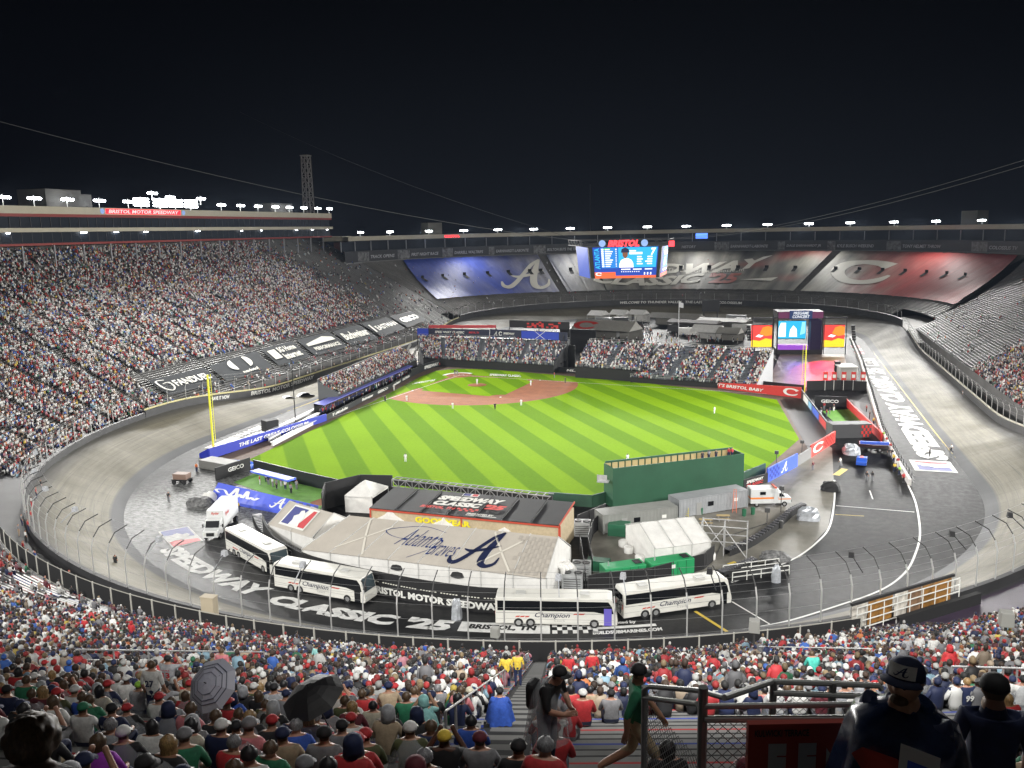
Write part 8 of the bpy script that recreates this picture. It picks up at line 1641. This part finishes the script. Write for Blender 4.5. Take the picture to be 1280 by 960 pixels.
def build_crowd():
    rg = np.random.default_rng(11); AV = []; AF = []; AL = []; AC = []; nv = 0
    arr = np.array(CR, dtype=np.float64); specs = {0: None, 5: (.02, .03, .1), 6: (.03, .03, .035), 7: (.4, .03, .03), 8: None, 1: None}
    for lodk in (0, 1):
        V, F, Z = template(lodk); lens = np.array([len(f) for f in F]); idx = np.concatenate([np.array(f) for f in F])
        sel = arr[(arr[:, 4] == 1) if lodk else (arr[:, 4] != 1)]
        if not len(sel): continue
        n = len(sel); c_, s_ = np.cos(sel[:, 3]-PI/2), np.sin(sel[:, 3]-PI/2); sc_ = rg.uniform(.92, 1.08, n); stand = (rg.random(n) < (.03 if lodk else .05)) | (sel[:, 4] >= 5)
        x = V[None, :, 0]*sc_[:, None]; y = V[None, :, 1]*sc_[:, None]; z = V[None, :, 2]*sc_[:, None]
        lean = rg.uniform(-.05, .16, n)[:, None]; y = y+np.maximum(0, z-.5)*lean; x = x+np.maximum(0, z-.5)*rg.uniform(-.1, .1, n)[:, None]
        z = np.where(stand[:, None], z*1.38, z); y = np.where(stand[:, None] & (V[None, :, 2] < .6), y*.3, y)
        X = sel[:, 0, None]+x*c_[:, None]-y*s_[:, None]; Y = sel[:, 1, None]+x*s_[:, None]+y*c_[:, None]; Zz = sel[:, 2, None]+z
        P = np.stack([X, Y, Zz], -1).reshape(-1, 3).astype(np.float32)
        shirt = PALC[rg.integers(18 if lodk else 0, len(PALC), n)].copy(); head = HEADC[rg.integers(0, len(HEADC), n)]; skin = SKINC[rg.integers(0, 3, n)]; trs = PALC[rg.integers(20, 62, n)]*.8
        for k, cc in specs.items():
            if cc is not None: w = (sel[:, 4] == k) & (rg.random(n) < .6); shirt[w] = cc
        poh = rg.random(n) < .12; trs[poh] = shirt[poh]; head = np.where((rg.random(n) < .1)[:, None], shirt, head)
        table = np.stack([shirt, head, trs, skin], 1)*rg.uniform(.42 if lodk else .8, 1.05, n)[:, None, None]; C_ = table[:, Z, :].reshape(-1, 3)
        AV.append(P); AC.append(C_); AL.append(np.tile(lens, n)); AF.append((idx[None, :]+(np.arange(n)*len(V))[:, None]).ravel()+nv); nv += len(P)
    P = np.concatenate(AV); C_ = np.concatenate(AC).astype(np.float32); L = np.concatenate(AL).astype(np.int32); I = np.concatenate(AF).astype(np.int32)
    me = D.meshes.new('crowd'); me.vertices.add(len(P)); me.vertices.foreach_set('co', P.ravel()); me.loops.add(len(I)); me.loops.foreach_set('vertex_index', I); me.polygons.add(len(L)); st_ = np.concatenate([[0], np.cumsum(L)[:-1]]).astype(np.int32); me.polygons.foreach_set('loop_start', st_); me.update(calc_edges=True)
    a = me.color_attributes.new('Col', 'FLOAT_COLOR', 'POINT'); a.data.foreach_set('color', np.concatenate([C_, np.ones((len(C_), 1), np.float32)], 1).ravel()); me.materials.append(attr_mat('crowd_clothing', .7)); o = D.objects.new('crowd', me); COL.objects.link(o); o['kind'] = 'stuff'; o['label'] = 'thousands of distant seated spectators filling the stands'; o['category'] = 'crowd'
build_crowd()

# ================================================================ NEAR RAILINGS AND SIGN
m_rail = mat('rail_paint', (.26, .27, .26), .45, .2); t = thing('stairwell_railing', 'grey tube railing with chain link around the stairwell in front right', 'railing', (0, 0, 0))
def rl(pts, r, m=m_rail, name='rail'): MB().tube([atD(*p) for p in pts], r, 8).build(name, m, t)
rl([(805, 862, 8.6), (812, 858, 8.4), (874, 863, 7.6), (905, 872, 7.2)], .026); rl([(806, 872, 8.6), (872, 880, 7.5)], .026); rl([(965, 852, 8.2), (1030, 854, 8.2), (1098, 857, 8.2), (1102, 862, 8.2)], .03); rl([(966, 866, 8.2), (1098, 871, 8.2)], .03); rl([(880, 883, 6.0), (1100, 880, 6.0)], .022); rl([(880, 899, 6.0), (1100, 898, 6.0)], .026); rl([(965, 852, 8.2), (905, 872, 7.2)], .03)
for (x, y, dd, r_) in ((879, 862, 6.0, .034), (967, 852, 8.2, .035), (1041, 855, 8.2, .036), (806, 860, 8.6, .034)):
    a = atD(x, y, dd); MB().tube([a+Vector((0, 0, .02)), a-Vector((0, 0, 1.9))], r_, 8).build('post', m_rail, t)
def chain(A, B, z0, z1, d_=.075, r_=.0035, name='chain_link'):
    A, B = Vector(A), Vector(B); L = (B-A).length; u = (B-A)/L; H_ = z1-z0; mb = MB(); n = int((L+H_)/d_)
    for k in range(n):
        for sg in (0, 1):
            s0 = k*d_-H_; a0 = max(0, -s0); a1 = min(H_, L-s0)
            if a1 <= a0: continue
            p = (s0+a0, a0); q = (s0+a1, a1)
            if sg: p = (L-p[0], p[1]); q = (L-q[0], q[1])
            mb.tube([A+u*p[0]+Vector((0, 0, z0-A.z+p[1])), A+u*q[0]+Vector((0, 0, z0-A.z+q[1]))], r_, 3, cap=False)
    return mb.build(name, mat('wire_grey', (.2, .2, .2), .4, .6), t)
a, b = atD(884, 902, 6.0), atD(1098, 901, 6.0); chain(a, Vector((b.x, b.y, a.z)), a.z-1.0, a.z); a, b = atD(808, 876, 8.4), atD(874, 882, 7.4); chain(a, Vector((b.x, b.y, a.z)), a.z-1.1, a.z, .07); a, b = atD(970, 868, 8.2), atD(1040, 869, 8.2); chain(a, Vector((b.x, b.y, a.z)), a.z-.9, a.z, .07)
# red section sign on the well wall
a, b = atD(936, 906, 5.6), atD(1062, 902, 5.6); b.z = a.z; f = quadmap(a-Vector((0, 0, .62)), b-Vector((0, 0, .62)), b, a); bk = (b-a).normalized(); nb_ = Vector((bk.y, -bk.x, 0)); nb_ = nb_ if nb_.dot(Vector(map(float, CP))-a) > 0 else -nb_
mb = MB(); q = [f(0, 0), f(1, 0), f(1, 1), f(0, 1)]; mb.add(q+[p-nb_*.05 for p in q], [(0, 1, 2, 3), (7, 6, 5, 4), (0, 4, 5, 1), (1, 5, 6, 2), (2, 6, 7, 3), (3, 7, 4, 0)]); o = recalc(mb.build('section_sign', mat('sign_red', (.34, .035, .02), .5), label='red sign board with big grey letters and terrace name behind the chain link', cat='sign'))
F2 = lambda u, v: f(u, v)+nb_*.006; mb = MB(); put2d(mb, text2d('KULWICKI TERRACE', .03), sub(F2, .06, .86, .6, .94)); mb.build('lettering', BLK, o); mb = MB(); put2d(mb, text2d('F', .08), sub(F2, .2, .3, .38, .78)); put2d(mb, text2d('F', .08), sub(F2, .5, .3, .68, .78)); put2d(mb, poly2d([(0, 0), (1, .5), (0, 1)]), sub(F2, .78, .45, .86, .72)); mb.build('big_letters', mat('sign_grey', (.42, .42, .4), .5), o)
# main aisle hand rail
t = thing('aisle_handrail', 'steel hand rail running down the middle of the main aisle', 'railing', (0, 0, 0)); aA = R(TH_A)
for k in range(34):
    r0_ = 146-k*1.5
    if r0_ < 96: break
    P0 = Vector((r0_*math.cos(aA-.9/r0_), -HY+r0_*math.sin(aA-.9/r0_), bowl(r0_)+NZ)); MB().bar(P0, P0+Vector((0, 0, .95)), .045).build('post', STEEL, t)
P = [Vector((r_*math.cos(aA-.9/r_), -HY+r_*math.sin(aA-.9/r_), bowl(r_)+NZ+.95)) for r_ in (146, 130, 115, 97)]; MB().tube(P, .025, 6).build('rail', STEEL, t)
# cross railings and poles in the near stand
for (x0, x1, y_, lab) in ((95, 330, 812, 'upper cross railing left of the pink shirt'), (940, 1090, 808, 'rail at the front rows below the golden gate'), (1190, 1290, 833, 'cross railing at the right edge')):
    P0 = surf(x0, y_, 1.15); P1 = surf(x1, y_+3, 1.15); P0, P1 = Vector(map(float, P0)), Vector(map(float, P1)); t = thing('cross_railing', lab, 'railing', (0, 0, 0)); mb = MB(); mb.tube([P0, P0.lerp(P1, .5), P1], .035, 6); mb.tube([P0-Vector((0, 0, .45)), P1-Vector((0, 0, .45))], .03, 6); mb.build('rail', STEEL, t)
    for k in range(7): p = P0.lerp(P1, k/6); MB().bar(p, p-Vector((0, 0, 1.1)), .05).build('post', STEEL, t)
# loudspeaker boxes on poles above the front rows
for i, (x, y, dd) in enumerate(((943, 782, 62), (1258, 773, 52), (619, 790, 78))):
    p = atD(x, y, dd); t = thing('pole_speaker', ['grey box on a pole before the right coach', 'grey box on a pole at the right edge over the purple ramp', 'grey box on a pole over the painted town name'][i], 'loudspeaker', (p.x, p.y, p.z)); MB().box((0, 0, 0), (.8, .7, .95), taper=.92).build('box', mat('speaker_grey', (.27, .27, .25), .6), t, bevel=.06); MB().tube([(0, 0, -.5), (0, 0, -5.5)], .09, 6).build('pole', mat('dark_post'), t)
# small speaker boxes on some catch fence posts
for i, (th_, c_) in enumerate(((-139, 'silver'), (-131, 'silver'), (-124, 'silver'), (-116, 'silver'), (-104, 'silver'), (-97.6, 'silver'), (-91.3, 'silver'), (-74.5, 'silver'), (-70.5, 'silver'), (-65, 'black'), (-55, 'black'), (-46, 'black'), (-39, 'black'))):
    x, y, _ = ov(sTh(th_), 85.6); tag(MB().box((x, y, 12.2), (.55, .55, .55), taper=.8).bar((x, y, 12.2), ov(sTh(th_), 87.3, 11.0), .08).build('fence_speaker', mat('cloth_'+c_, CLR[c_], .6)), '%s small box counted from the left along the top of the near catch fence' % ordn[i], 'loudspeaker', 'boxes on the near catch fence')
# ================================================================ DAMP NIGHT AIR
mb = MB(); mb.box((-10, 60, 41.5), (640, 760, 86)); o = mb.build('haze', mat('haze_air')); o['kind'] = 'stuff'
hm_ = MATS['haze_air']; ht = hm_.node_tree; ht.nodes.clear(); ho = ht.nodes.new('ShaderNodeOutputMaterial'); hv = ht.nodes.new('ShaderNodeVolumePrincipled'); ht.links.new(hv.outputs[0], ho.inputs['Volume']); hv.inputs['Density'].default_value = .000022; hv.inputs['Color'].default_value = (.6, .75, 1, 1); hv.inputs['Anisotropy'].default_value = .3
